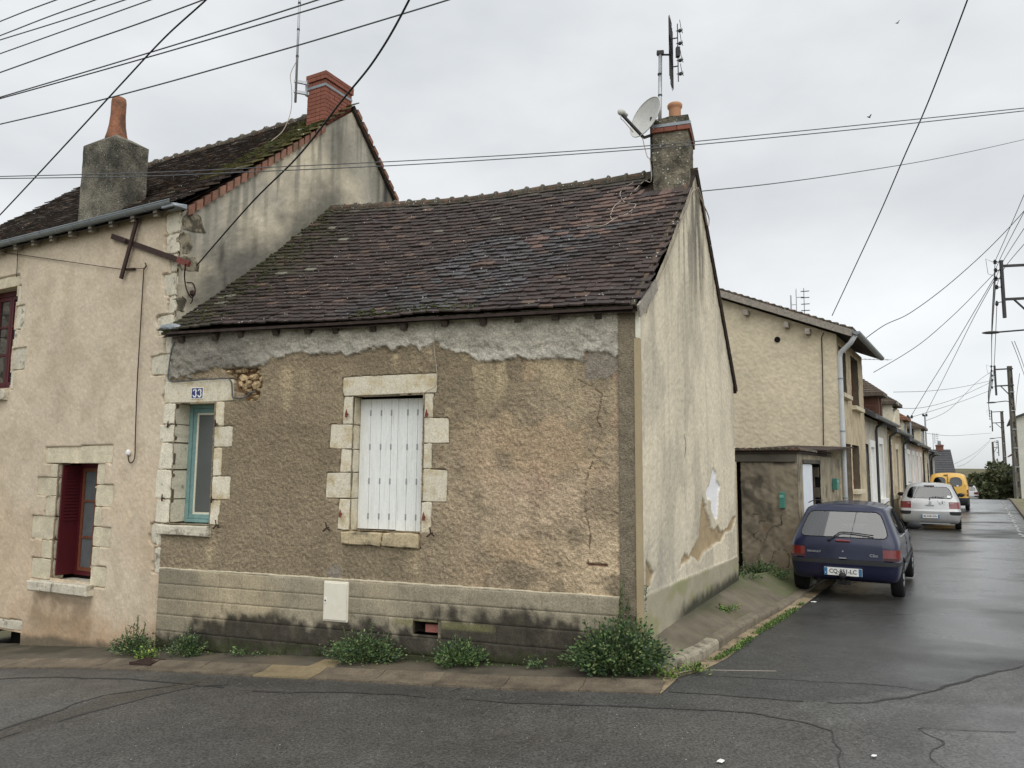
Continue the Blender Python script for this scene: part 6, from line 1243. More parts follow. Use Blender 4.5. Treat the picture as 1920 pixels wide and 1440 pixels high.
# ================================================================ POLES, LAMPS AND CABLES
def pole(x, y, z0, z1, bx, ztop, zbot, arms, lamp, label, w0=.36, w1=.2, sgn=-1):
    t = thing('utility_pole', label, 'utility pole', (x, y, z0), 'concrete utility poles along the right side'); n = 10
    p = MB()
    for s in (-1, 1):
        for k in range(n):
            za, zb = z0+(z1-z0)*k/n, z0+(z1-z0)*(k+1)/n; wa, wb = w0+(w1-w0)*k/n, w0+(w1-w0)*(k+1)/n; q = []
            for zz, ww in ((za, wa), (zb, wb)): q += [Vector((x+(s*ww/2 if s > 0 else -ww/2)*1.0-(ww*.18 if s > 0 else 0), y-.12, zz)), Vector((x+(ww/2 if s > 0 else -ww/2+ww*.18), y-.12, zz)), Vector((x+(ww/2 if s > 0 else -ww/2+ww*.18), y+.12, zz)), Vector((x+(s*ww/2 if s > 0 else -ww/2)-(ww*.18 if s > 0 else 0), y+.12, zz))]
            p.hexa(q)
    for k in range(9):
        zz = z0+(z1-z0)*(k+.2)/9.; ww = w0+(w1-w0)*(k+.2)/9.; p.hexa([Vector((x+a*ww*.36, y+b*.07, zz+c)) for c in (0, (z1-z0)/9*.62) for a, b in ((-1, -1), (1, -1), (1, 1), (-1, 1))])
    p.build('shaft', M['concrete_pole'], t)
    for zz in arms: MB().bar((x+.12, y-.14, zz+.04), (bx, y-.14, zz-.04), .07, .09).build('arm', M['darksteel'], t)
    MB().bar((bx, y-.2, ztop), (bx, y-.2, zbot), .09, .09, up=(0, 1, 0)).build('rack', M['darksteel'], t)
    MB().bar((bx+(x-bx)*.3, y-.14, arms[-1]), (x, y-.14, arms[-1]-.85), .05, .05).build('brace', M['darksteel'], t)
    for k in range(4):
        zz = ztop-.05-k*.31; mb = MB(); mb.tube([(bx, y-.2, zz), (bx-.22, y-.2, zz-.02)], .018, 5); mb.lathe((bx-.22, y-.2, zz-.03), [(.03, -.06), (.06, -.04), (.04, 0), (.065, .03), (.03, .10)], 10); mb.build('insulator', M['black'], t)
    mb = MB(); mb.tube([(bx, y-.2, zbot+.6), (bx-.25, y-.2, zbot+.55)], .016, 5); mb.lathe((bx-.25, y-.2, zbot+.5), [(.03, -.06), (.06, 0), (.03, .12)], 8); mb.tube([(bx-.22, y-.2, ztop-.1), (bx-.55, y-.2, ztop+.05), (bx-.5, y-.2, ztop-.5), (bx-.25, y-.2, ztop-.6)], .01, 4); mb.build('jumper', M['black'], t)
    if lamp:
        lx, lz = lamp; st = MB(); st.tube([(x-.1, y-.16, lz-.15), (x-.25, y-.16, lz+.06), (x-.5, y-.16, lz+.1), (lx+.4, y-.16, lz)], .03, 8); la = st.build('lamp_arm', M['darksteel'], t)
        mb = MB(); mb.rock((lx+.25, y-.16, lz-.01), .34, .12, .055, (Vector((1, 0, .05)), Vector((0, 1, 0)), Vector((0, 0, 1))), 0, 3, .0); mb.build('lamp_head', M['darksteel'], la, smooth=True)
    for zz in (.24, .38, .52, .66, .80): z = z0+(z1-z0)*zz; MB().box(Fr(x, y-.125, 1, 0, 1), -.16, .16, -.02, .02, z, z+.05).build('pole_band', M['galv'], t)
pole(18.95, 26.6, 0, 9.5, 17.69, 9.42, 7.3, (9.26, 8.03), (16.95, 6.78), 'nearest utility pole just outside the right edge, its arms reaching into view')
pole(33.60, 50.0, -.1, 8.85, 32.47, 8.85, 6.83, (8.62, 7.50), (31.9, 6.36), 'concrete utility pole with a lamp arm at the crest of the street')
pole(55.9, 85, -2.2, 8.5, 54.6, 8.6, 6.2, (8.45, 7.2), (54.3, 5.42), 'second concrete utility pole just behind the one at the crest')
pole(77.15, 120, -6, 6.35, 77.9, 6.55, 4.08, (6.3, 5.4), None, 'far utility pole in front of the trees at the street end')
G1, G2, G3, G4 = 'bundle of thin overhead wires at the top left', 'pair of wires strung across the front of both houses', 'wires between the utility poles', 'phone lines fanning from poles to the terrace'
WIRES = [
 ('overhead_cable', [(-3.86, 8.90, 4.27), (-2.78, 7.65, 4.61), (-2.04, 6.79, 4.77), (-1.50, 6.17, 5.00), (-1.13, 5.74, 5.15), (-.81, 5.37, 5.42), (-.3, 4.75, 6.0)], .009, 'cable', 'twisted black cable rising from the red tie end to the top edge', None),
 ('overhead_cable', [(-6.99, 9.5, 4.83), (-6.42, 9.06, 4.95), (-4.89, 7.88, 5.40), (-3.95, 7.15, 5.68), (-3.30, 6.65, 5.87), (-2.75, 6.23, 5.97), (-2.46, 6, 6.04)], .008, 'cable', 'thick black cable crossing in front of the bottle-shaped chimney pot', None),
 ('overhead_wire', [(-8.02, 10.5, 6.69), (-7.38, 10.25, 6.69), (-6.08, 9.74, 6.69), (-4.73, 9.21, 6.72), (-3.75, 8.83, 6.76), (-2.56, 8.36, 6.81), (-1.61, 7.98, 6.86), (-.73, 7.64, 6.92), (-.38, 7.5, 6.96)], .009, 'greycable', 'dark wire passing just above the brick chimney and the chimney pot', None),
 ('overhead_wire', [(-8.05, 10.5, 7.07), (-7.35, 10.16, 7.05), (-5.28, 9.17, 6.99), (-3.57, 8.35, 6.95), (-2.20, 7.69, 6.93), (-1.81, 7.5, 6.94)], .0085, 'greycable', 'upper wire of the close pair behind the black cable', 'close pair of wires at the upper left'),
 ('overhead_wire', [(-8.05, 10.5, 7.06), (-7.36, 10.18, 7.04), (-5.33, 9.25, 6.985), (-3.62, 8.47, 6.955), (-1.9, 7.68, 6.935), (-1.52, 7.5, 6.94)], .0085, 'greycable', 'lower wire of the close pair behind the black cable', 'close pair of wires at the upper left'),
 ('overhead_wire', [(-7.17, 9.5, 6.96), (-6.74, 9.29, 6.95), (-5.28, 8.56, 6.92), (-4.33, 8.10, 6.905), (-3.48, 7.68, 6.9), (-3.12, 7.5, 6.91)], .008, 'greycable', 'lowest of the five parallel wires in the top left corner', G1),
 ('overhead_wire', [(-7.20, 9.5, 7.22), (-6.73, 9.24, 7.18), (-5.36, 8.47, 7.06), (-3.99, 7.70, 6.94), (-3.63, 7.5, 6.91)], .007, 'greycable', 'second lowest of the five parallel wires in the top left corner', G1),
 ('overhead_wire', [(-7.21, 9.5, 7.42), (-6.71, 9.19, 7.34), (-5.46, 8.42, 7.12), (-4.34, 7.72, 6.93), (-3.98, 7.5, 6.88)], .007, 'greycable', 'middle of the five parallel wires in the top left corner', G1),
 ('overhead_wire', [(-7.22, 9.5, 7.48), (-6.66, 9.12, 7.36), (-5.56, 8.36, 7.14), (-4.67, 7.76, 6.96), (-4.29, 7.5, 6.89)], .007, 'greycable', 'second highest of the five parallel wires in the top left corner', G1),
 ('overhead_wire', [(-7.24, 9.5, 7.67), (-6.57, 8.97, 7.46), (-5.83, 8.38, 7.23), (-5.11, 7.81, 7.0), (-4.72, 7.5, 6.88)], .007, 'greycable', 'highest of the five parallel wires, in the very corner', G1),
 ('overhead_wire', [(-5.46, 7.2, 4.70), (-5.14, 7.2, 4.71), (-3.7, 7.2, 4.76), (-2.58, 7.2, 4.82), (-1.17, 7.2, 4.9), (.2, 7.2, 4.99), (1.38, 7.2, 5.085), (1.86, 7.2, 5.135), (3.42, 7.2, 5.31), (5.16, 7.2, 5.51), (5.59, 7.2, 5.56)], .005, 'greycable', 'upper of the two wires across the house fronts', G2),
 ('overhead_wire', [(-5.30, 7, 4.60), (-4.99, 7, 4.61), (-3.59, 7, 4.645), (-2.51, 7, 4.70), (-1.13, 7, 4.775), (.19, 7, 4.87), (1.34, 7, 4.965), (1.81, 7, 5.01), (3.33, 7, 5.175), (5.01, 7, 5.38), (5.44, 7, 5.44)], .005, 'greycable', 'lower of the two wires across the house fronts', G2),
 ('overhead_wire', [(2.31, 8.9, 5.26), (3.62, 10.03, 5.81), (5.53, 11.69, 6.66), (8.42, 14.21, 8.0), (12.95, 18.15, 10.21), (17.37, 22, 12.43)], .007, 'greycable', 'single wire leaving the cottage gable towards the right edge', None),
 ('overhead_cable', [(8.05, 18.5, 5.70), (7.54, 16.15, 6.24), (7.05, 13.91, 6.76), (6.71, 12.33, 7.2), (6.46, 11.19, 7.49), (6.25, 10.22, 7.82), (6.07, 9.38, 8.14), (5.99, 9, 8.32)], .011, 'cable', 'black cable dropping steeply to the roof of the cream house', None),
 ('overhead_cable', [(9.72, 21, 5.3), (10.77, 21.39, 6.0), (11.76, 21.77, 6.46), (13.14, 22.28, 7.36), (14.72, 22.88, 8.56), (15.92, 23.33, 9.58), (16.81, 23.66, 10.4), (17.72, 24, 11.26)], .012, 'cable', 'sagging black cable from the cream house to the right edge', None),
 ('overhead_cable', [(11.71, 24, 4.98), (12.93, 24.55, 5.6), (13.92, 25, 6.17), (14.95, 25.47, 6.89), (16.04, 25.97, 7.72), (17.42, 26.4, 8.94)], .011, 'cable', 'cable from the brown clad dormer to the nearest pole rack', None),
 ('overhead_cable', [(18.87, 35.3, 4.3), (18.64, 33.25, 5.5), (18.17, 30.7, 6.66), (17.76, 28.48, 7.72), (17.42, 26.4, 8.8)], .012, 'greycable', 'cable from the nearer service mast up to the nearest pole rack', None),
 ('overhead_cable', [(23.5, 42.4, 4.9), (21.9, 38.11, 6.0), (20.23, 33.78, 7.02), (18.69, 29.79, 7.97), (17.45, 26.4, 8.76)], .012, 'greycable', 'cable from the farther service mast up to the nearest pole rack', None)]
for i, (a, m, b) in enumerate([((17.48, 26.4, 9.4), (22.54, 34.58, 8.7), (32.27, 49.8, 8.8)), ((17.47, 26.4, 9.1), (22.7, 34.86, 8.42), (32.26, 49.8, 8.5)), ((17.46, 26.4, 8.8), (22.87, 35.14, 8.12), (32.25, 49.8, 8.2)), ((17.44, 26.4, 8.5), (23.03, 35.43, 7.85), (32.24, 49.8, 7.9)), ((17.45, 26.4, 7.9), (22.82, 34.99, 6.95), (32.23, 49.8, 7.4))]):
    WIRES.append(('power_line', [a, m, b], .012, 'greycable', ('topmost', 'second from top', 'middle', 'fourth from top', 'lowest, loosest')[i]+' wire between the racks of the two nearest poles', G3))
for i in range(4): WIRES.append(('power_line', [(17.48, 26.4, 9.4-.3*i), (16.4, 24.3, 9.42-.28*i), (14.24, 20, 9.62-.46*i)], .010, 'greycable', ('topmost', 'second', 'third', 'lowest')[i]+' of the four power wires slanting from the nearest rack to the right edge', 'power wires leaving the nearest pole at the upper right'))
for i in range(4): WIRES.append(('power_line', [(32.27, 49.8, 8.8-.3*i), (42.3, 66, 8.45-.3*i), (54.4, 84.8, 8.5-.3*i)], .02, 'greycable', ('topmost', 'second', 'third', 'lowest')[i]+' of the four wires between the crest pole and the pole behind it', 'power wires beyond the crest pole'))
for nm, p in (('from the mossy dormer roof', [(18.49, 36, 5.58), (22.4, 39.97, 6.06), (26.89, 44.54, 6.78), (32.26, 49.8, 7.84)]), ('from the stone dormer', [(18.58, 36, 4.81), (21.54, 39.04, 5.09), (25.91, 43.51, 5.98), (32.25, 49.8, 7.76)]), ('from the nearer service mast', [(18.87, 35.3, 4.3), (23.34, 40.45, 5.19), (27.2, 44.6, 6.02), (32.22, 49.8, 7.22)]), ('from the farther service mast', [(23.5, 42.4, 4.6), (26.66, 45.38, 5.5), (30.23, 48.33, 7.49), (32.26, 49.8, 8.45)]), ('low over the far roofs', [(23.81, 43, 3.94), (30.75, 52.51, 4.23), (40.23, 65.5, 4.92), (54.47, 84.8, 6.02)]), ('from the slate roofed house', [(35.43, 60, 2.31), (45.17, 72.86, 3.55), (54.36, 84.8, 5.3)]), ('from the far end to the last pole', [(35.64, 60, 2.1), (46.16, 75.41, 2.81), (76.64, 119.8, 6.37)])):
    WIRES.append(('phone_line', p, .012, 'greycable', 'thin phone line '+nm+' to a pole', G4))
for nm, p in (('first', [(18.02, 26.6, 6.48), (20.49, 29.95, 6.45), (24.21, 35, 6.29)]), ('second', [(18.12, 26.6, 6.49), (20.96, 30.5, 6.61), (24.23, 35, 6.67)])):
    WIRES.append(('phone_line', p, .011, 'greycable', nm+' thin line slanting to the right edge beside the nearest lamp', 'thin lines beside the nearest lamp'))
WIRES.append(('phone_line', [(34.27, 50, 8.36), (36.97, 54.35, 7.55), (39.23, 58, 6.46)], .014, 'greycable', 'thin line dropping right of the crest pole to the white house', None))
for nm, pts, r, m, lab, grp in WIRES:
    p = spl(pts, 12)
    o = wire(nm, p, r, M[m], lab, 'cable' if 'cable' in nm else 'wire', grp, 5)
for (x, y, z, a, lab) in ((32.7, 60, 39.75, .5, 'tiny dark bird high in the sky at the upper right'), (29.91, 60, 31.29, -.3, 'tiny dark bird above the pair of wires on the right')):
    b = thing('bird', lab, 'bird', (x, y, z)); d = Vector((math.cos(a), .3, math.sin(a)*.6)); mb = MB(); mb.tube([Vector((x, y, z))-d*.22, Vector((x, y, z))-d*.1, Vector((x, y, z)), Vector((x, y, z))+d*.12], [.012, .05, .06, .015], 7); mb.build('body', M['black'], b, smooth=True); s = d.cross(Vector((0, 0, 1)))
    for q in (-1, 1): c = Vector((x, y, z)); MB().add([c+d*.06, c-d*.07, c-d*.10+s*q*.3+Vector((0, 0, .12)), c+d*.02+s*q*.24+Vector((0, 0, .13))], [(0, 1, 2, 3)]).build('wing', M['black'], b, recalc=False)

# ================================================================ CARS
M['rubber'] = mk('tyre_rubber', S(30, 30, 30), .85, .1, bump=0, spec=.2)
M['trim'] = mk('black_trim', S(40, 41, 44), .6, .08, 6, .05, bump=0, spec=.3)
M['hub'] = mk('wheel_cover', S(150, 152, 154), .4, .1, metal=.4, bump=0)
M['redlens'] = mk('red_lens', S(116, 10, 16), .15, .12, 20, .1, bump=0, spec=.6, coat=.5)
M['smokelens'] = mk('smoked_lens', S(74, 42, 42), .2, .1, 20, .1, bump=0, spec=.6, coat=.5)
M['seat'] = mk('seat_cloth', S(40, 44, 46), .9, .1, bump=0)
M['plate'] = mk('plate_white', S(226, 228, 226), .45, .03, bump=0)
M['plateblue'] = mk('plate_blue', S(40, 110, 160), .45, .05, bump=0)
M['letter'] = mk('plate_black', S(20, 20, 22), .5, .02, bump=0)
M['carglass'] = glass('car_glass', (.62, .70, .66), .36, .02); M['sideglass'] = glass('side_glass', (.10, .11, .11), .9, .02)
def paint(name, c, rough=.3, metal=.0, coat=.6, var=.06): return mk(name, c, rough, var, 2.5, .03, 60, 0, metal=metal, spec=.45, coat=coat)
def car(name, label, cat, loops, zc, crown, regs, mats, wheels, pos, rz, extras, colx, cmid=.40):
    """loops from the sill upwards: (z, x0, x1, half width, [side stations]); regs(band, column) names the panel"""
    root = thing(name, label, cat, (0, 0, 0)); keys = list(mats)
    V, F, MI = [], [], []; nh = 12
    def half(z, x0, x1, w, xs, bow):
        a = xs
        h = [(x0, 0), (x0+.004*bow, cmid*w), (x0+.012*bow, colx[0]*w), (x0+.028*bow, colx[1]*w), (x0+.07*bow, .962*w), (a[0], w), (a[1], w), (a[2], w), (a[3], w*.99), (x1-.12, .93*w), (x1-.02, .6*w), (x1, 0)]
        return [(x, y, z) for x, y in h]
    N = 2*nh-2
    for z, x0, x1, w, xs, bow in loops:
        h = half(z, x0, x1, w, xs, bow); V += h+[(x, -y, zz) for x, y, zz in h[-2:0:-1]]
    for b in range(len(loops)-1):
        for k in range(N):
            q = (k+1) % N; F.append((b*N+k, b*N+q, (b+1)*N+q, (b+1)*N+k)); c = k if k < nh-1 else N-1-k; MI.append(keys.index(regs(b, c)))
    for base, zz, flip in ((0, loops[0][0], 1), ((len(loops)-1)*N, crown, 0)):
        cs = []
        for k in range(1, nh-1): V.append(((V[base+k][0]+V[base+N-k][0])/2, 0, zz if 0 < k < nh-1 else zz)); cs.append(len(V)-1)
        L = [base+k for k in range(nh)]; Rr = [base+(N-k) % N for k in range(nh)]; ki = keys.index('body' if not flip else 'underbody')
        F.append((L[0], L[1], cs[0])); F.append((Rr[1], L[0], cs[0])); MI += [ki]*2
        for k in range(1, nh-2): F.append((L[k], L[k+1], cs[k], cs[k-1])); F.append((Rr[k+1], Rr[k], cs[k-1], cs[k])); MI += [ki]*2
        F.append((L[nh-2], L[nh-1], cs[-1])); F.append((L[nh-1], Rr[nh-2], cs[-1])); MI += [ki]*2
    me = bpy.data.meshes.new('cage'); me.from_pydata(V, [], F); 
    for k in keys: me.materials.append(mats[k])
    me.polygons.foreach_set('material_index', MI); bm = bmesh.new(); bm.from_mesh(me); bmesh.ops.recalc_face_normals(bm, faces=bm.faces)
    cl = bm.edges.layers.float.new('crease_edge')
    for e in bm.edges:
        fs = e.link_faces
        if len(fs) == 2 and fs[0].material_index != fs[1].material_index: e[cl] = .95 if 'rear_window' in (keys[fs[0].material_index], keys[fs[1].material_index]) else .75
    bm.to_mesh(me); bm.free()
    o = bpy.data.objects.new('cage', me); COL.objects.link(o); s = o.modifiers.new('s', 'SUBSURF'); s.levels = 2; s.render_levels = 2; cut = []
    for x, r in ((wheels[0], wheels[3]), (wheels[1], wheels[3])):
        mb = MB(); mb.lathe((x, -1.2, wheels[2]), [(r, 0), (r, 2.4)], 28, keys.index('underbody'), ax=(0, 1, 0)); c = mb.build('cutter', [mats[k] for k in keys]); cut.append(c); bo = o.modifiers.new('b', 'BOOLEAN'); bo.operation = 'DIFFERENCE'; bo.object = c; bo.solver = 'EXACT'
    bpy.context.view_layer.update(); ev = o.evaluated_get(bpy.context.evaluated_depsgraph_get()); m2 = bpy.data.meshes.new_from_object(ev)
    if len(m2.polygons) < 200:
        for bo in [m for m in o.modifiers if m.type == 'BOOLEAN']: o.modifiers.remove(bo)
        bpy.context.view_layer.update(); m2 = bpy.data.meshes.new_from_object(o.evaluated_get(bpy.context.evaluated_depsgraph_get()))
    for c in cut+[o]: bpy.data.objects.remove(c)
    parts = {}
    co = [v.co.copy() for v in m2.vertices]
    slot = {m.name: k for k, m in mats.items()}
    for p in m2.polygons:
        k = keys[min(p.material_index, len(keys)-1)]
        if k in ('tail_light', 'side_window', 'bumper_corner'): k = (k, 1 if p.center.y > 0 else -1)
        parts.setdefault(k, []).append(list(p.vertices))
    objs = {}
    for k, fs in parts.items():
        nm = k if isinstance(k, str) else k[0]; used = sorted({i for f in fs for i in f}); mp_ = {i: j for j, i in enumerate(used)}
        q = bpy.data.meshes.new(nm); q.from_pydata([tuple(co[i]) for i in used], [], [[mp_[i] for i in f] for f in fs]); q.materials.append(mats[nm]); q.polygons.foreach_set('use_smooth', [True]*len(q.polygons)); q.update()
        objs[k] = link_mesh(nm if nm != 'bumper_corner' else 'bumper_trim', q, root)
        if nm in ('rear_window', 'side_window', 'windscreen', 'door_glass'):          # rubber seal along the pane's edge
            ec = {}
            for f in fs:
                for a, b in zip(f, f[1:]+f[:1]): ec[tuple(sorted((a, b)))] = ec.get(tuple(sorted((a, b))), 0)+1
            mb = MB()
            for (a, b), n in ec.items():
                if n == 1: mb.tube([co[a], co[b]], .009, 4, cap=False)
            mb.build('seal', M['trim'], objs[k])
    for x in wheels[:2]:
        for s in (1, -1):
            y = s*wheels[4]; w = MB().lathe((x, y-s*.17, wheels[2]), [(wheels[5]*.6, .0), (wheels[5]*.93, .0), (wheels[5], .03), (wheels[5], .14), (wheels[5]*.93, .17), (wheels[5]*.62, .165)], 28, ax=(0, s, 0)).build('wheel', M['rubber'], root, smooth=True)
            MB().lathe((x, y-s*.01, wheels[2]), [(wheels[5]*.63, -.02), (wheels[5]*.6, .0), (wheels[5]*.3, .012), (.03, .014)], 24, ax=(0, s, 0)).build('rim', M['hub'], w, smooth=True)
            for k in range(6): a = k*math.pi/3; MB().lathe((x+math.cos(a)*wheels[5]*.46, y, wheels[2]+math.sin(a)*wheels[5]*.46), [(.022, .0), (.02, .008)], 8, ax=(0, s, 0)).build('hub_hole', M['black'], w)
    extras(root, objs); root.location = pos; root.rotation_euler = (0, 0, rz); return root
def numplate(root, x, zc, w, h, body, left=True, lean=0.):
    f = MB().hexa([Vector((x-.012, s*w/2, z)) if q else Vector((x+.03, s*w/2, z)) for z in (zc-h/2, zc+h/2) for s, q in ((1, 0), (-1, 0), (-1, 1), (1, 1))]).build('number_plate', M['plate'], root)
    for a, b in ((w/2-.001, w/2-.045), (-w/2+.045, -w/2+.001)): MB().hexa([Vector((x-.0135 if q else x-.010, s, z)) for z in (zc-h/2+.001, zc+h/2-.001) for s, q in ((a, 0), (b, 0), (b, 1), (a, 1))]).build('plate_band', M['plateblue'], f)
    text('lettering', body, M['letter'], f, (x-.0125, 0, zc), (0, -1, 0), (0, 0, 1), h*.68, w*.72, .002, .014); text('lettering', 'F', M['plate'], f, (x-.0136, w/2-.022, zc-h*.2), (0, -1, 0), (0, 0, 1), h*.22, None, .002, .01)
def mirror(root, x, y, z, m, s):
    b = MB(); b.rock((x, y+s*.12, z), .055, .115, .07, (Vector((1, 0, 0)), Vector((0, 1, 0)), Vector((0, 0, 1))), 0, 3, .0); b.bar((x+.05, y-s*.02, z-.05), (x+.02, y+s*.06, z-.03), .06, .05); return b.build('wing_mirror', m, root, smooth=True)
def seats(root, x, zs, hw, z=1.05):
    for s in (1, -1):
        st = MB(); st.rock((x, s*.33, z-.35), .10, .24, .38, (Vector((1, 0, .2)), Vector((0, 1, 0)), Vector((-.2, 0, 1))), 0, 3, 0); st = st.build('seat', M['seat'], root, smooth=True); MB().rock((x-.03, s*.33, z+.11), .055, .135, .10, (Vector((1, 0, 0)), Vector((0, 1, 0)), Vector((0, 0, 1))), 0, 3, 0).build('headrest', M['seat'], st, smooth=True)
    MB().rock((.72, 0, .66), .10, hw, .24, (Vector((1, 0, .3)), Vector((0, 1, 0)), Vector((-.3, 0, 1))), 0, 3, 0).build('rear_seat', M['seat'], root, smooth=True)
def wiper(root, x0, z0, slope, pts):
    mb = MB(); mb.tube([(x0+(z-z0)*slope-.025, y, z) for y, z in pts], .009, 5); mb.lathe((x0-.01, pts[0][0], pts[0][1]), [(.022, 0), (.018, .03)], 8, ax=(-1, 0, .2)); mb.build('wiper', M['black'], root)
# --- blue hatchback
def regA(b, c):
    if b < 2: return 'bumper'
    if b == 2: return 'bumper'
    if b == 3: return 'bumper_strip'
    if b == 5 and c in (2, 3, 4): return 'tail_light'
    if b == 4 and c <= 1: return 'boot_recess'
    if b == 8 and c <= 2: return 'rear_window'
    if b == 8 and c in (6, 7): return 'side_window'
    if b == 8 and c >= 9: return 'windscreen'
    if b in (6, 7, 8, 5, 4) and c <= 1: return 'tailgate'
    return 'body'
blue = paint('faded_navy_paint', S(10, 23, 58), .32, .08, .3, .14)
mA = {'body': blue, 'tailgate': blue, 'bumper': paint('navy_bumper', S(12, 18, 56), .35, .1, .4), 'bumper_strip': M['trim'], 'tail_light': M['redlens'], 'boot_recess': paint('dark_navy', S(18, 20, 34), .35, .1, .4), 'rear_window': M['carglass'], 'side_window': M['sideglass'], 'windscreen': glass('clear_screen', (.75, .8, .77), .5, .02), 'underbody': M['black']}
LA = [(.245, .16, 3.55, .70, (.4, .9, 1.8, 3.1), 1.), (.285, .03, 3.66, .745, (.3, .85, 1.8, 3.2), 1.2), (.47, .0, 3.71, .772, (.28, .85, 1.8, 3.2), 1.4), (.505, -.012, 3.72, .778, (.28, .85, 1.8, 3.2), 1.4), (.565, -.005, 3.71, .778, (.28, .85, 1.8, 3.2), 1.4), (.578, .035, 3.66, .772, (.28, .85, 1.8, 3.2), 1.4), (.738, .05, 3.58, .774, (.28, .85, 1.8, 3.15), 1.4), (.785, .058, 3.40, .770, (.3, .8, 1.75, 3.0), 1.4), (.885, .105, 2.85, .742, (.36, .62, 1.6, 2.50), 1.2), (1.27, .40, 2.06, .585, (.60, .74, 1.45, 1.90), .9), (1.345, .49, 1.98, .56, (.66, .82, 1.4, 1.85), .8)]
def exA(root, objs):
    numplate(root, -.016, .395, .52, .11, 'CQ-851-LC')
    text('badge', 'RENAULT', M['galv'], root, (.030, .40, .672), (0, -1, 0), (.05, 0, 1), .028, .19, .004, .01); text('badge', 'Clio', M['galv'], root, (.032, -.42, .652), (0, -1, 0), (.05, 0, 1), .042, .11, .004, .012)
    MB().hexa([Vector((x, y, z)) for z in (.828, .858) for x, y in ((.055, .10), (.055, -.10), (.09, -.10), (.09, .10))]).build('brake_light', mk('faded_red_lens', S(136, 60, 70), .4, .1, bump=0), root, bevel=.010)
    MB().lathe((.042, .0, .69), [(.013, 0), (.011, .012)], 10, ax=(-1, 0, 0)).build('lock', M['galv'], root); MB().hexa([Vector((x, y, z)) for z in (.585, .60) for x, y in ((.005, .05), (.005, -.05), (.05, -.05), (.05, .05))]).build('boot_handle', M['galv'], root)
    wiper(root, .10, .88, .77, [(.20, .845), (.14, .885), (.05, .955), (-.0, .965), (-.15, .96), (-.42, .935)])
    for s in (1, -1):
        mirror(root, 2.28, s*.74, .97, M['black'], s)
        mb = MB(); mb.tube([(x, s*.776, .50) for x in (.95, 1.6, 2.3, 2.75)], .018, 5); mb.build('rub_strip', M['trim'], root)
        for x in (1.42, 2.42): MB().bar((x, s*.765, .74), (x+.13, s*.765, .74), .03, .03).build('door_handle', M['trim'], root)
        for x, zt in ((1.52, .885), (2.45, .885)): MB().tube([(x, s*.776, .30), (x, s*.779, .6), (x+.02, s*.766, .82), (x+.04, s*.743, zt)], .004, 4).build('door_seam', M['letter'], root)
        MB().tube([(.62, s*.738, .895), (1.5, s*.753, .892), (2.5, s*.737, .89)], .010, 5).build('window_trim', M['galv'], root)
        MB().bar((1.50, s*.742, .89), (1.44, s*.578, 1.28), .05, .035, up=(1, 0, 0)).build('pillar', M['trim'], root)
        MB().tube([(.62, s*.55, 1.375), (1.3, s*.56, 1.40), (1.95, s*.53, 1.365)], .008, 4).build('roof_trim', M['trim'], root)
        MB().hexa([Vector((x, s*y, z)) for z in (.582, .622) for x, y in ((.035, .55), (.060, .745), (.08, .74), (.07, .55))]).build('lamp_base', M['smokelens'], root)
    mb = MB(); mb.bar((.16, 0, .27), (-.06, 0, .255), .06, .05); mb.tube([(-.06, 0, .25), (-.07, 0, .33)], .014, 8); mb.rock((-.07, 0, .345), .05, .055, .05, (Vector((1, 0, 0)), Vector((0, 1, 0)), Vector((0, 0, 1))), 0, 2, .08); mb.bar((.02, -.09, .24), (.02, .10, .24), .04, .07); mb.build('tow_bar', M['black'], root)
    mb = MB(); mb.tube([(.3, .42, .22), (.06, .42, .20)], .028, 10); mb.build('exhaust', M['darksteel'], root); seats(root, 1.55, .5, .58)
    mb = MB(); mb.hexa([Vector((x, y, z)) for z in (.80, .84) for x, y in ((.16, .62), (.16, -.62), (.62, -.62), (.62, .62))]); mb.build('parcel_shelf', M['black'], root)
    mb = MB(); mb.rock((2.55, 0, .82), .2, .62, .12, (Vector((1, 0, 0)), Vector((0, 1, 0)), Vector((0, 0, 1))), 0, 3, 0); mb.build('dashboard', M['black'], root)
    MB().tube([(2.22+.05*math.sin(a), .33+.17*math.cos(a), .93+.16*math.sin(a)) for a in np.linspace(0, 2*math.pi, 18)], .014, 5, cap=False).build('steering_wheel', M['black'], root)
YAW = math.atan2(.8445, .5356)
def place(cx, cy, yaw): return (cx, cy, float(gz(cx, cy))), yaw
p_, y_ = (4.955, 11.36, float(gz(4.95, 11.3))+.02), YAW+R(1.6); car('parked_car', 'dark blue hatchback with a tow ball parked nearest on the kerb', 'car', LA, 0, 1.40, regA, mA, (.62, 3.09, .275, .325, .768, .275), p_, y_, exA, (.70, .865))
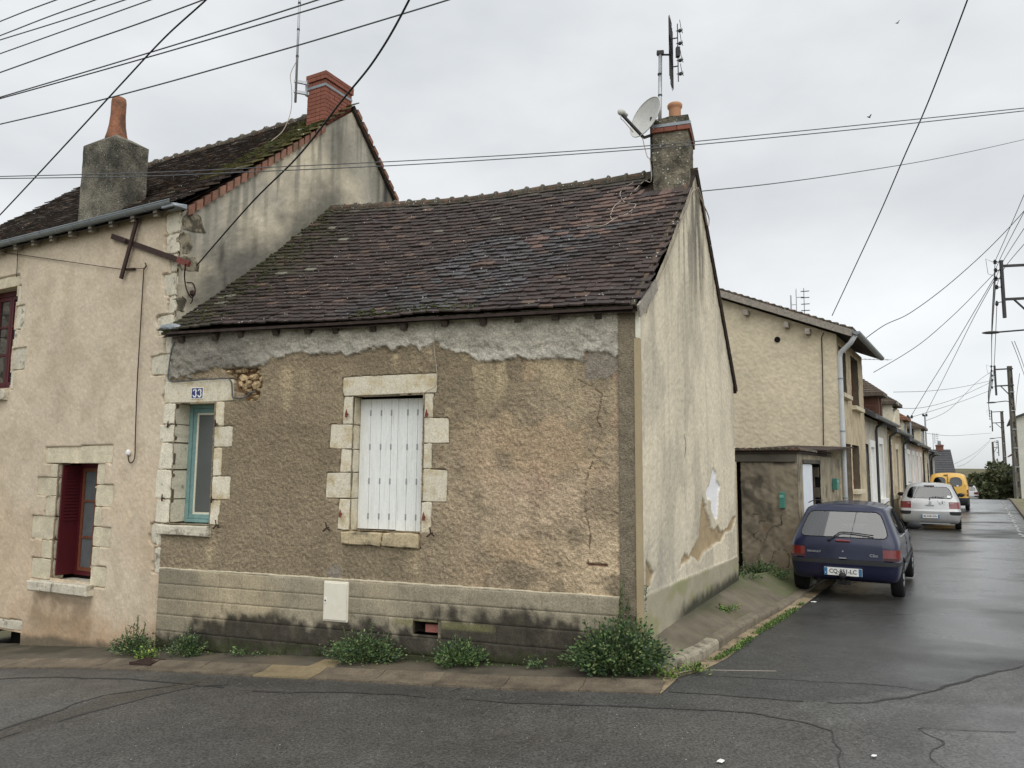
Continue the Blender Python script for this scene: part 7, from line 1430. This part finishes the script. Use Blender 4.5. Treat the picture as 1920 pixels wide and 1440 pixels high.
# --- silver hatchback
def regB(b, c):
    if b <= 1: return 'bumper'
    if b == 2: return 'bumper_corner' if c in (2, 3, 4) else 'bumper'
    if b == 5 and c in (2, 3, 4): return 'tail_light'
    if b == 7 and c <= 2: return 'rear_window'
    if b == 7 and c in (5, 6, 7): return 'side_window'
    if b == 7 and c >= 9: return 'windscreen'
    if b in (4, 5, 6) and c <= 1: return 'tailgate'
    return 'body'
silv = paint('silver_paint', S(178, 180, 180), .35, .35, .5)
mB = {'body': silv, 'tailgate': silv, 'bumper': silv, 'bumper_corner': M['trim'], 'tail_light': M['redlens'], 'rear_window': M['carglass'], 'side_window': M['sideglass'], 'windscreen': bpy.data.materials['clear_screen'], 'underbody': M['black']}
LB = [(.20, .2, 4.0, .76, (.45, 1.0, 2.0, 3.6), 1.), (.26, .03, 4.15, .84, (.35, .95, 2.0, 3.65), 1.5), (.485, .0, 4.2, .87, (.32, .95, 2.0, 3.65), 1.8), (.60, .0, 4.18, .873, (.32, .95, 2.0, 3.65), 1.8), (.65, .05, 4.1, .868, (.34, .95, 2.0, 3.6), 1.8), (.68, .06, 4.05, .868, (.34, .95, 2.0, 3.6), 1.8), (.90, .13, 3.6, .855, (.45, .9, 1.95, 3.3), 1.6), (1.0, .20, 3.05, .825, (.62, .85, 1.85, 2.7), 1.3), (1.37, .52, 2.2, .66, (.78, .95, 1.75, 2.1), .9), (1.46, .66, 2.1, .61, (.9, 1.05, 1.7, 2.0), .8)]
def exB(root, objs):
    numplate(root, -.012, .44, .52, .11, 'BJ-568-GA')
    wiper(root, .20, 1.0, .86, [(.0, .97), (.0, 1.03), (-.15, 1.055), (-.42, 1.05)])
    for s in (1, -1): mirror(root, 2.55, s*.80, 1.06, M['black'], s); MB().bar((1.85, s*.83, 1.0), (1.75, s*.67, 1.38), .05, .035, up=(1, 0, 0)).build('pillar', M['trim'], root); MB().tube([(1.0, s*.60, 1.485), (1.6, s*.6, 1.505), (2.1, s*.56, 1.475)], .012, 5).build('roof_trim', M['trim'], root)
    MB().hexa([Vector((x, y, z)) for z in (.765, .80) for x, y in ((.075, .12), (.075, -.12), (.11, -.12), (.11, .12))]).build('boot_handle', M['galv'], root)
    mb = MB()                       # upright lion badge
    lz = lambda y, z: Vector((.098+(z-.85)*.32-.012, y, z))
    mb.tube([lz(.01, .84), lz(-.01, .875), lz(.015, .90), lz(-.005, .925)], .010, 5); mb.tube([lz(.0, .885), lz(-.05, .90)], .008, 5); mb.tube([lz(.0, .865), lz(-.055, .855)], .008, 5); mb.tube([lz(.01, .845), lz(.045, .815)], .009, 5); mb.tube([lz(.0, .845), lz(-.03, .81)], .009, 5); mb.build('badge', M['galv'], root)
    text('badge', '307', M['galv'], root, (.09, -.62, .845), (0, -1, 0), (.32, 0, 1), .035, .10, .012, .01)
    text('badge', 'PEUGEOT', M['galv'], root, (.09, .52, .84), (0, -1, 0), (.32, 0, 1), .026, .22, .012, .01)
    mb = MB(); rng = random.Random(5)
    for k in range(11):
        a = k*.57; r = .04+.05*(k % 2); c = lz(-.33+r*math.cos(a)*1.2, .875+r*math.sin(a)*.7); mb.tube([c, c+Vector((.004, .035*math.cos(a*2), .03*math.sin(a*3)))], .008, 4)
    mb.build('sticker', M['letter'], root)
    MB().hexa([Vector((.285+(z-1.05)*.86-.02, y, z)) for z in (1.02, 1.10) for y in (-.62, -.53, -.53, -.62)][:8] if False else [Vector((.20+(z-1.0)*.86-.018+q, y, z)) for z in (1.03, 1.10) for y, q in ((-.60, 0), (-.50, 0), (-.50, .006), (-.60, .006))]).build('label', M['plate'], root)
    mb = MB(); mb.hexa([Vector((x, y, z)) for z in (1.395, 1.415) for x, y in ((.52, .15), (.52, -.15), (.56, -.15), (.56, .15))]); mb.build('brake_light', M['smokelens'], root); mb = MB(); mb.tube([(1.1, 0, 1.5), (.98, 0, 1.58)], .012, 5); mb.rock((1.12, 0, 1.51), .05, .03, .02, (Vector((1, 0, 0)), Vector((0, 1, 0)), Vector((0, 0, 1))), 0, 2, 0); mb.build('roof_aerial', M['black'], root)
    seats(root, 1.8, .5, .62, 1.14); mb = MB(); mb.hexa([Vector((x, y, z)) for z in (.19, .225) for x, y in ((.10, .55), (.10, -.55), (.14, -.55), (.14, .55))]); mb.build('under_bar', M['galv'], root)
p_, y_ = place(13.50, 24.35, YAW+R(2.5)); car('parked_car', 'silver hatchback parked between the blue car and the yellow van', 'car', LB, 0, 1.52, regB, mB, (.72, 3.33, .30, .35, .86, .30), p_, y_, exB, (.62, .84))
# --- yellow van
def regC(b, c):
    if b <= 1: return 'bumper'
    if b == 2: return 'bumper'
    if b == 4 and c in (3, 4): return 'tail_light'
    if b == 6 and c == 1: return 'rear_window'
    if b == 6 and c in (7,): return 'side_window'
    if b == 6 and c >= 9: return 'windscreen'
    return 'body'
yel = paint('postal_yellow', S(228, 176, 40), .4, 0, .4)
mC = {'body': yel, 'bumper': M['trim'], 'tail_light': M['redlens'], 'rear_window': M['carglass'], 'side_window': M['sideglass'], 'windscreen': bpy.data.materials['clear_screen'], 'underbody': M['black']}
LC = [(.22, .15, 3.9, .74, (.4, .9, 1.9, 3.4), 1.), (.28, .02, 4.05, .83, (.3, .9, 1.9, 3.5), 1.2), (.56, .0, 4.1, .845, (.28, .9, 1.9, 3.5), 1.3), (.60, .05, 4.05, .845, (.28, .9, 1.9, 3.4), 1.), (.64, .055, 4.0, .845, (.28, .9, 1.9, 3.4), 1.), (1.0, .06, 3.5, .84, (.28, .9, 2.0, 3.0), 1.), (1.10, .065, 3.2, .83, (.3, .9, 2.0, 2.8), 1.), (1.60, .13, 2.4, .74, (.36, .9, 1.9, 2.25), 1.), (1.74, .26, 2.25, .66, (.5, .9, 1.8, 2.1), .9)]
def exC(root, objs):
    MB().tube([(.05, 0, .62), (.06, 0, 1.1), (.12, 0, 1.6), (.2, 0, 1.72)], .010, 5).build('door_seam', M['letter'], root); MB().hexa([Vector((x, y, z)) for z in (1.655, 1.69) for x, y in ((.13, .16), (.13, .02), (.19, .02), (.19, .16))]).build('brake_light', M['smokelens'], root)
    for s in (1, -1): mirror(root, 2.75, s*.80, 1.15, M['black'], s)
    for z in (.80, 1.2): MB().bar((.05, -.80, z), (.02, -.70, z), .04, .05).build('hinge', yel, root)
    MB().bar((.025, -.1, .95), (.025, .06, .95), .04, .05).build('door_handle', M['trim'], root); MB().hexa([Vector((.07+(z-1.1)*.13-.012+q, y, z)) for z in (1.13, 1.2) for y, q in ((-.44, 0), (-.36, 0), (-.36, .006), (-.44, .006))]).build('label', M['plate'], root); numplate(root, -.008, .46, .52, .11, 'AB-345-PK') if False else None
    MB().bar((.08, -.45, .235), (.08, -.05, .235), .03, .03).build('under_bar', M['galv'], root)
p_, y_ = place(21.05, 36.3, YAW+R(.5)); car('parked_van', 'yellow delivery van with split rear doors parked furthest up', 'van', LC, 0, 1.80, regC, mC, (.75, 3.35, .31, .36, .83, .31), p_, y_, exC, (.80, .90), .08)
white = paint('white_car_paint', S(214, 216, 216), .35, 0, .5); mD = dict(mB); mD.update({'body': white, 'tailgate': white, 'bumper': white})
p_, y_ = place(40.2, 66.5, YAW); car('parked_car', 'distant white car just over the crest of the street', 'car', LB, 0, 1.52, regB, mD, (.72, 3.33, .30, .35, .86, .30), p_, y_, lambda r, o: None, (.62, .84))

# ================================================================ PLANTS
M['leaf'] = mk('leaf', attr='col', var=.15, vs=30, fine=.1, fs=90, bump=0, spec=.35); M['stem'] = mk('stem', S(92, 104, 58), .8, .15, bump=0)
M['bark'] = mk('bark', S(78, 68, 56), .9, .25, 4, .2, 20, .5, 20, .03)
def leafmesh(name, C, D, size, cols, rng, parent, fold=.25, asp=.55):
    """C centres, D outward directions -> folded rhombic leaves, each with its own tint"""
    n = len(C); D = D/np.linalg.norm(D, axis=1, keepdims=True); r = rng.normal(size=(n, 3)); S_ = np.cross(D, r); S_ /= np.linalg.norm(S_, axis=1, keepdims=True)+1e-9; Nn = np.cross(S_, D); s = np.asarray(size)[:, None]
    a = C; b = C+D*s*.5+S_*s*asp*.5+Nn*s*fold*.3; c = C+D*s; d = C+D*s*.5-S_*s*asp*.5+Nn*s*fold*.3
    V = np.stack([a, b, c, d], 1).reshape(-1, 3)-np.array(base_of(parent)); F = np.arange(4*n).reshape(n, 4); tri = np.concatenate([F[:, [0, 1, 2]], F[:, [0, 2, 3]]])
    cc = np.repeat(np.concatenate([cols, np.full((n, 1), .55)], 1), 4, 0); return tag(link_mesh(name, np_mesh(name, V, tri, M['leaf'], cols=cc), parent), kind='stuff')
GREENS = np.array([S(56, 84, 44), S(72, 102, 50), S(88, 116, 58), S(48, 70, 40), S(116, 132, 74), S(62, 78, 56)])
def weed(x, y, z, rx, ry, h, n, seed, label, spikes=(), size=.032, hue=(1, 1, 1), cat='weed', name='weed', group=None, greens=GREENS):
    rng = np.random.default_rng(seed); t = thing(name, label, cat, (x, y, z), group); C, D, Sz, Cl = [], [], [], []; mb = MB()
    nb_ = max(6, int(n/45)); per = n//nb_
    for k in range(nb_):
        a = rng.uniform(0, 2*math.pi); q = math.sqrt(rng.uniform(0, 1)); hx = q*rx*math.cos(a); hy = q*ry*math.sin(a); hh = h*(1-.65*q**2)*rng.uniform(.55, 1.1)
        tip = np.array([x+hx*1.05, y+hy*1.05, z+hh]); root_ = np.array([x+hx*.45, y+hy*.45, z]); mb.tube([root_, (root_+tip)/2+np.array([0, 0, .03]), tip], .003, 3)
        tt = rng.uniform(.15, 1, per)[:, None]**.8; c = root_+(tip-root_)*tt+rng.normal(size=(per, 3))*np.array([.035, .035, .02])*(1+h); d = (tip-root_)*.5+rng.normal(size=(per, 3))*.3*max(h, .15)+np.array([hx, hy, .05]); col = greens[rng.integers(0, len(greens), per)]*rng.uniform(.7, 1.35, (per, 1))*np.array(hue)
        C.append(c); D.append(d); Sz.append(rng.uniform(.6, 1.5, per)*size); Cl.append(col)
    for dx, dy, hh in spikes:
        per2 = int(110*hh/.5); root_ = np.array([x+dx*.6, y+dy*.6, z]); tip = np.array([x+dx, y+dy, z+hh]); mb.tube([root_, (root_+tip)/2, tip], .005, 4); tt = rng.uniform(.1, 1, per2)[:, None]; c = root_+(tip-root_)*tt+rng.normal(size=(per2, 3))*.028*(1.2-tt); d = rng.normal(size=(per2, 3))*.5+np.array([0, 0, .55]); C.append(c); D.append(d); Sz.append(rng.uniform(.6, 1.3, per2)*size*(1.1-.4*tt[:, 0])); Cl.append(GREENS[rng.integers(0, 6, per2)]*rng.uniform(.7, 1.2, (per2, 1)))
    C, D, Sz, Cl = np.vstack(C), np.vstack(D), np.concatenate(Sz), np.vstack(Cl); C[:, 2] = np.maximum(C[:, 2], z+.005); mb.build('stems', M['stem'], t); leafmesh('leaves', C, D, Sz, np.clip(Cl, 0, 1), rng, t); return t
def fwp(u, n): return 1.22-.9472*u-.3208*n, 7.2+.3208*u-.9472*n
def wz(u, n): x, y = fwp(u, n); return x, y, float(gz(x, y))+.03
weed(*wz(5.72, .26), .21, .16, .31, 1500, 1, 'bushy green weed where the cottage meets the beige house', [(.0, .05, .42), (-.12, .05, .26), (.08, .06, .33)], .026)
weed(*wz(5.06, .22), .21, .12, .23, 1200, 2, 'round green weed under the narrow teal window', (), .026)
weed(*wz(2.82, .22), .42, .15, .28, 3000, 3, 'wide weed spreading below the meter box', [(.1, .05, .38), (-.2, .05, .34), (.28, .05, .3)], .026)
weed(*wz(1.74, .20), .25, .13, .24, 1800, 4, 'small rounded weed below the pink brick vent', [(-.05, .05, .3)], .028, (1.1, 1.15, 1.05))
weed(*wz(.16, .24), .44, .27, .44, 9000, 5, 'large bushy weed wrapped around the cottage corner', [(.06, .14, .78), (.12, .18, .62), (.30, .22, .72), (.02, .10, .55), (.2, .16, .5), (-.3, .1, .42), (.3, .1, .35)], .032)
weed(*wz(.97, .16), .10, .06, .10, 110, 6, 'tiny pale weed at the wall foot left of the corner bush', (), .03, (1.3, 1.25, 1.5)); weed(*wz(4.3, .12), .18, .05, .07, 160, 61, 'low scrap of weed in the stained wall foot left of the meter box', (), .025); weed(*wz(5.38, .40), .10, .07, .09, 200, 62, 'bright yellow green tuft beside the drain cover', (), .03, (1.5, 1.5, .8))
weed(4.0, 12.45, .08, .55, .35, .26, 2200, 7, 'leafy weeds crowding the pavement before the lean-to', [(-.2, 0, .4), (.1, .1, .36)], .035)
weed(3.55, 11.6, .2, .32, .2, .10, 320, 71, 'low weeds at the far foot of the cottage gable', (), .03)
weed(2.66, 9.3, .15, .14, .09, .07, 150, 8, 'bright grass tuft alone on the pavement', (), .035, (1.35, 1.35, .9)); weed(1.66, 6.98, .03, .10, .07, .08, 200, 9, 'bright green tuft in the gutter at the corner kerb', (), .03, (1.5, 1.5, .9)); weed(1.40, 6.80, .03, .07, .06, .08, 130, 10, 'yellowish tuft near the corner where the gutter ends', (), .03, (1.6, 1.5, .8))
for k in range(5):
    u, n = (2.2, 1.5, 3.7, 4.7, .75)[k], .10; pass
# grass in the gutter along the side street
def strip(name, pts, w, n, seed, size=.03, hue=(1.25, 1.3, .85)):
    rng = np.random.default_rng(seed); C, D = [], []; L = [math.hypot(b[0]-a[0], b[1]-a[1]) for a, b in zip(pts, pts[1:])]; tot_ = sum(L)
    s = rng.uniform(0, tot_, n); s = s[vn(s*3.1, s*0, seed) > .34]
    for q in s:
        for (a, b), l in zip(zip(pts, pts[1:]), L):
            if q <= l: t = q/l; break
            q -= l
        o = rng.normal()*w; x = a[0]+(b[0]-a[0])*t+o; y = a[1]+(b[1]-a[1])*t+o*.4; C.append((x, y, float(gz(x, y))+.008)); D.append((rng.normal()*.5, rng.normal()*.5, rng.uniform(.25, 1)))
    C, D = np.array(C), np.array(D); m = len(C); cols = np.clip(GREENS[rng.integers(0, 6, m)]*rng.uniform(.8, 1.4, (m, 1))*np.array(hue), 0, 1)
    o = leafmesh(name, C, D, rng.uniform(.5, 1.4, m)*size, cols, rng, None, asp=.4); return o
strip('grass', [(1.98, 7.42), (2.3, 7.85), (2.9, 8.85), (3.5, 9.85), (4.2, 11.0)], .035, 2600, 21)
strip('grass', [fwp(.2, .06), fwp(5.6, .06)], .03, 700, 22, .026, (1., 1.05, .8)); strip('grass', [(3.35, 10.95), (3.9, 11.75), (4.3, 12.3)], .16, 1400, 23, .03, (1.1, 1.2, .8))
strip('grass', [(13.0, 25.4), (14.2, 27.5), (16, 30.3)], .06, 700, 24, .07)
def dry_stalk(pts, label): wire('dry_stalk', [Vector((x, y, float(gz(x, y))+h)) for x, y, h in pts], .0028, M['palecable'], label, 'dry stalk', None, 4)
dry_stalk([(1.75, 6.95, .04), (2.0, 6.97, .03), (2.42, 7.02, .012)], 'long pale dry stalk lying across the road edge'); dry_stalk([(1.3, 6.72, .02), (1.5, 6.88, .03), (1.7, 7.02, .03)], 'pale dry stalk in the sandy corner of the gutter')
# litter, drain cover
for i, (x, y, s, lab) in enumerate(((1.334, 4.93, .022, 'small white scrap on the asphalt at the bottom centre'), (2.34, 5.02, .016, 'tiny white scrap on the asphalt near the bottom right'), (4.42, 11.15, .03, 'white scrap by the kerb near the rear wheel of the blue car'))):
    o = MB().rock((x, y, float(gz(x, y))+.012), s*1.6, s, .005, (Vector((.9, .4, 0)), Vector((-.4, .9, 0)), Vector((0, 0, 1))), 0, 1, .3).build('litter', M['whitepaint'], None, base=(x, y, float(gz(x, y)))); tag(o, lab, 'litter')
x, y, z = wz(5.23, .56); dt = thing('drain_cover', 'small dark square drain cover in the gutter near the bushy weed', 'drain cover', (x, y, z-.01)); dF = Fr(x, y, FW.dx, FW.dy, 1); mb = MB()
for k in range(5): mb.box(dF, -.12+k*.05, -.085+k*.05, -.09, .09, z-.03, z+.012)
mb.box(dF, -.14, .14, .09, .11, z-.03, z+.013).box(dF, -.14, .14, -.11, -.09, z-.03, z+.013); mb.build('grate', M['iron'], dt)
# trees beyond the crest
def tree(x, y, z, h, r, n, seed, label, tint=1., size=.3):
    rng = np.random.default_rng(seed); t = thing('tree', label, 'tree', (x, y, z), 'trees at the far end of the street'); mb = MB(); C = []; D = []
    mb.tube([(x, y, z), (x+.1, y, z+h*.3), (x, y+.1, z+h*.62)], [r*.09, r*.065, r*.03], 8)
    for k in range(26):
        a = rng.uniform(0, 6.28); e = rng.uniform(-.1, 1.0); q = rng.uniform(.45, 1); c = np.array([x+r*q*math.cos(a)*math.cos(e*.8), y+r*q*math.sin(a)*math.cos(e*.8), z+h*(.42+.5*max(0, math.sin(e))*q+.08*rng.normal())]); mb.tube([(x, y, z+h*rng.uniform(.25, .5)), c], [r*.02, .01], 4)
        m = n//26; rr = r*rng.uniform(.22, .42); p = rng.normal(size=(m, 3)); p /= np.linalg.norm(p, axis=1, keepdims=True); C.append(c+p*rr*rng.uniform(.5, 1.05, (m, 1))*np.array([1, 1, .7])); D.append(p+np.array([0, 0, .3])+rng.normal(size=(m, 3))*.5)
    mb.build('trunk', M['bark'], t); C, D = np.vstack(C), np.vstack(D); m = len(C); cols = np.array([S(80, 92, 58), S(94, 102, 64), S(66, 78, 52), S(112, 110, 72)])[rng.integers(0, 4, m)]*rng.uniform(.7, 1.3, (m, 1))*tint
    leafmesh('crown', C, D, rng.uniform(.7, 1.4, m)*size, np.clip(cols, 0, 1), rng, t, asp=.7)
tree(47.6, 74, -2.4, 4.9, 2.3, 9000, 31, 'dark leafy tree left of the second far pole'); tree(52.5, 78, -2.8, 5.6, 2.4, 8000, 32, 'dark tree between the far poles', .95); tree(43.8, 71, -2.0, 2.9, 1.5, 5000, 33, 'lower bush of brownish green beside the white car', 1.2); tree(50.8, 71.5, -2.2, 2.6, 1.5, 5000, 34, 'low green bush under the far trees', 1.1, .24); tree(58.5, 84, -3.4, 7.2, 2.6, 8000, 35, 'tall thin crowned tree beside the second pole', 1.0); tree(60, 100, -5, 5.8, 3, 6000, 36, 'faint tree far beyond the crest', 1.1); tree(46.0, 86, -4, 5.2, 2.6, 6000, 37, 'rounded tree behind the brownish bush', 1.05)
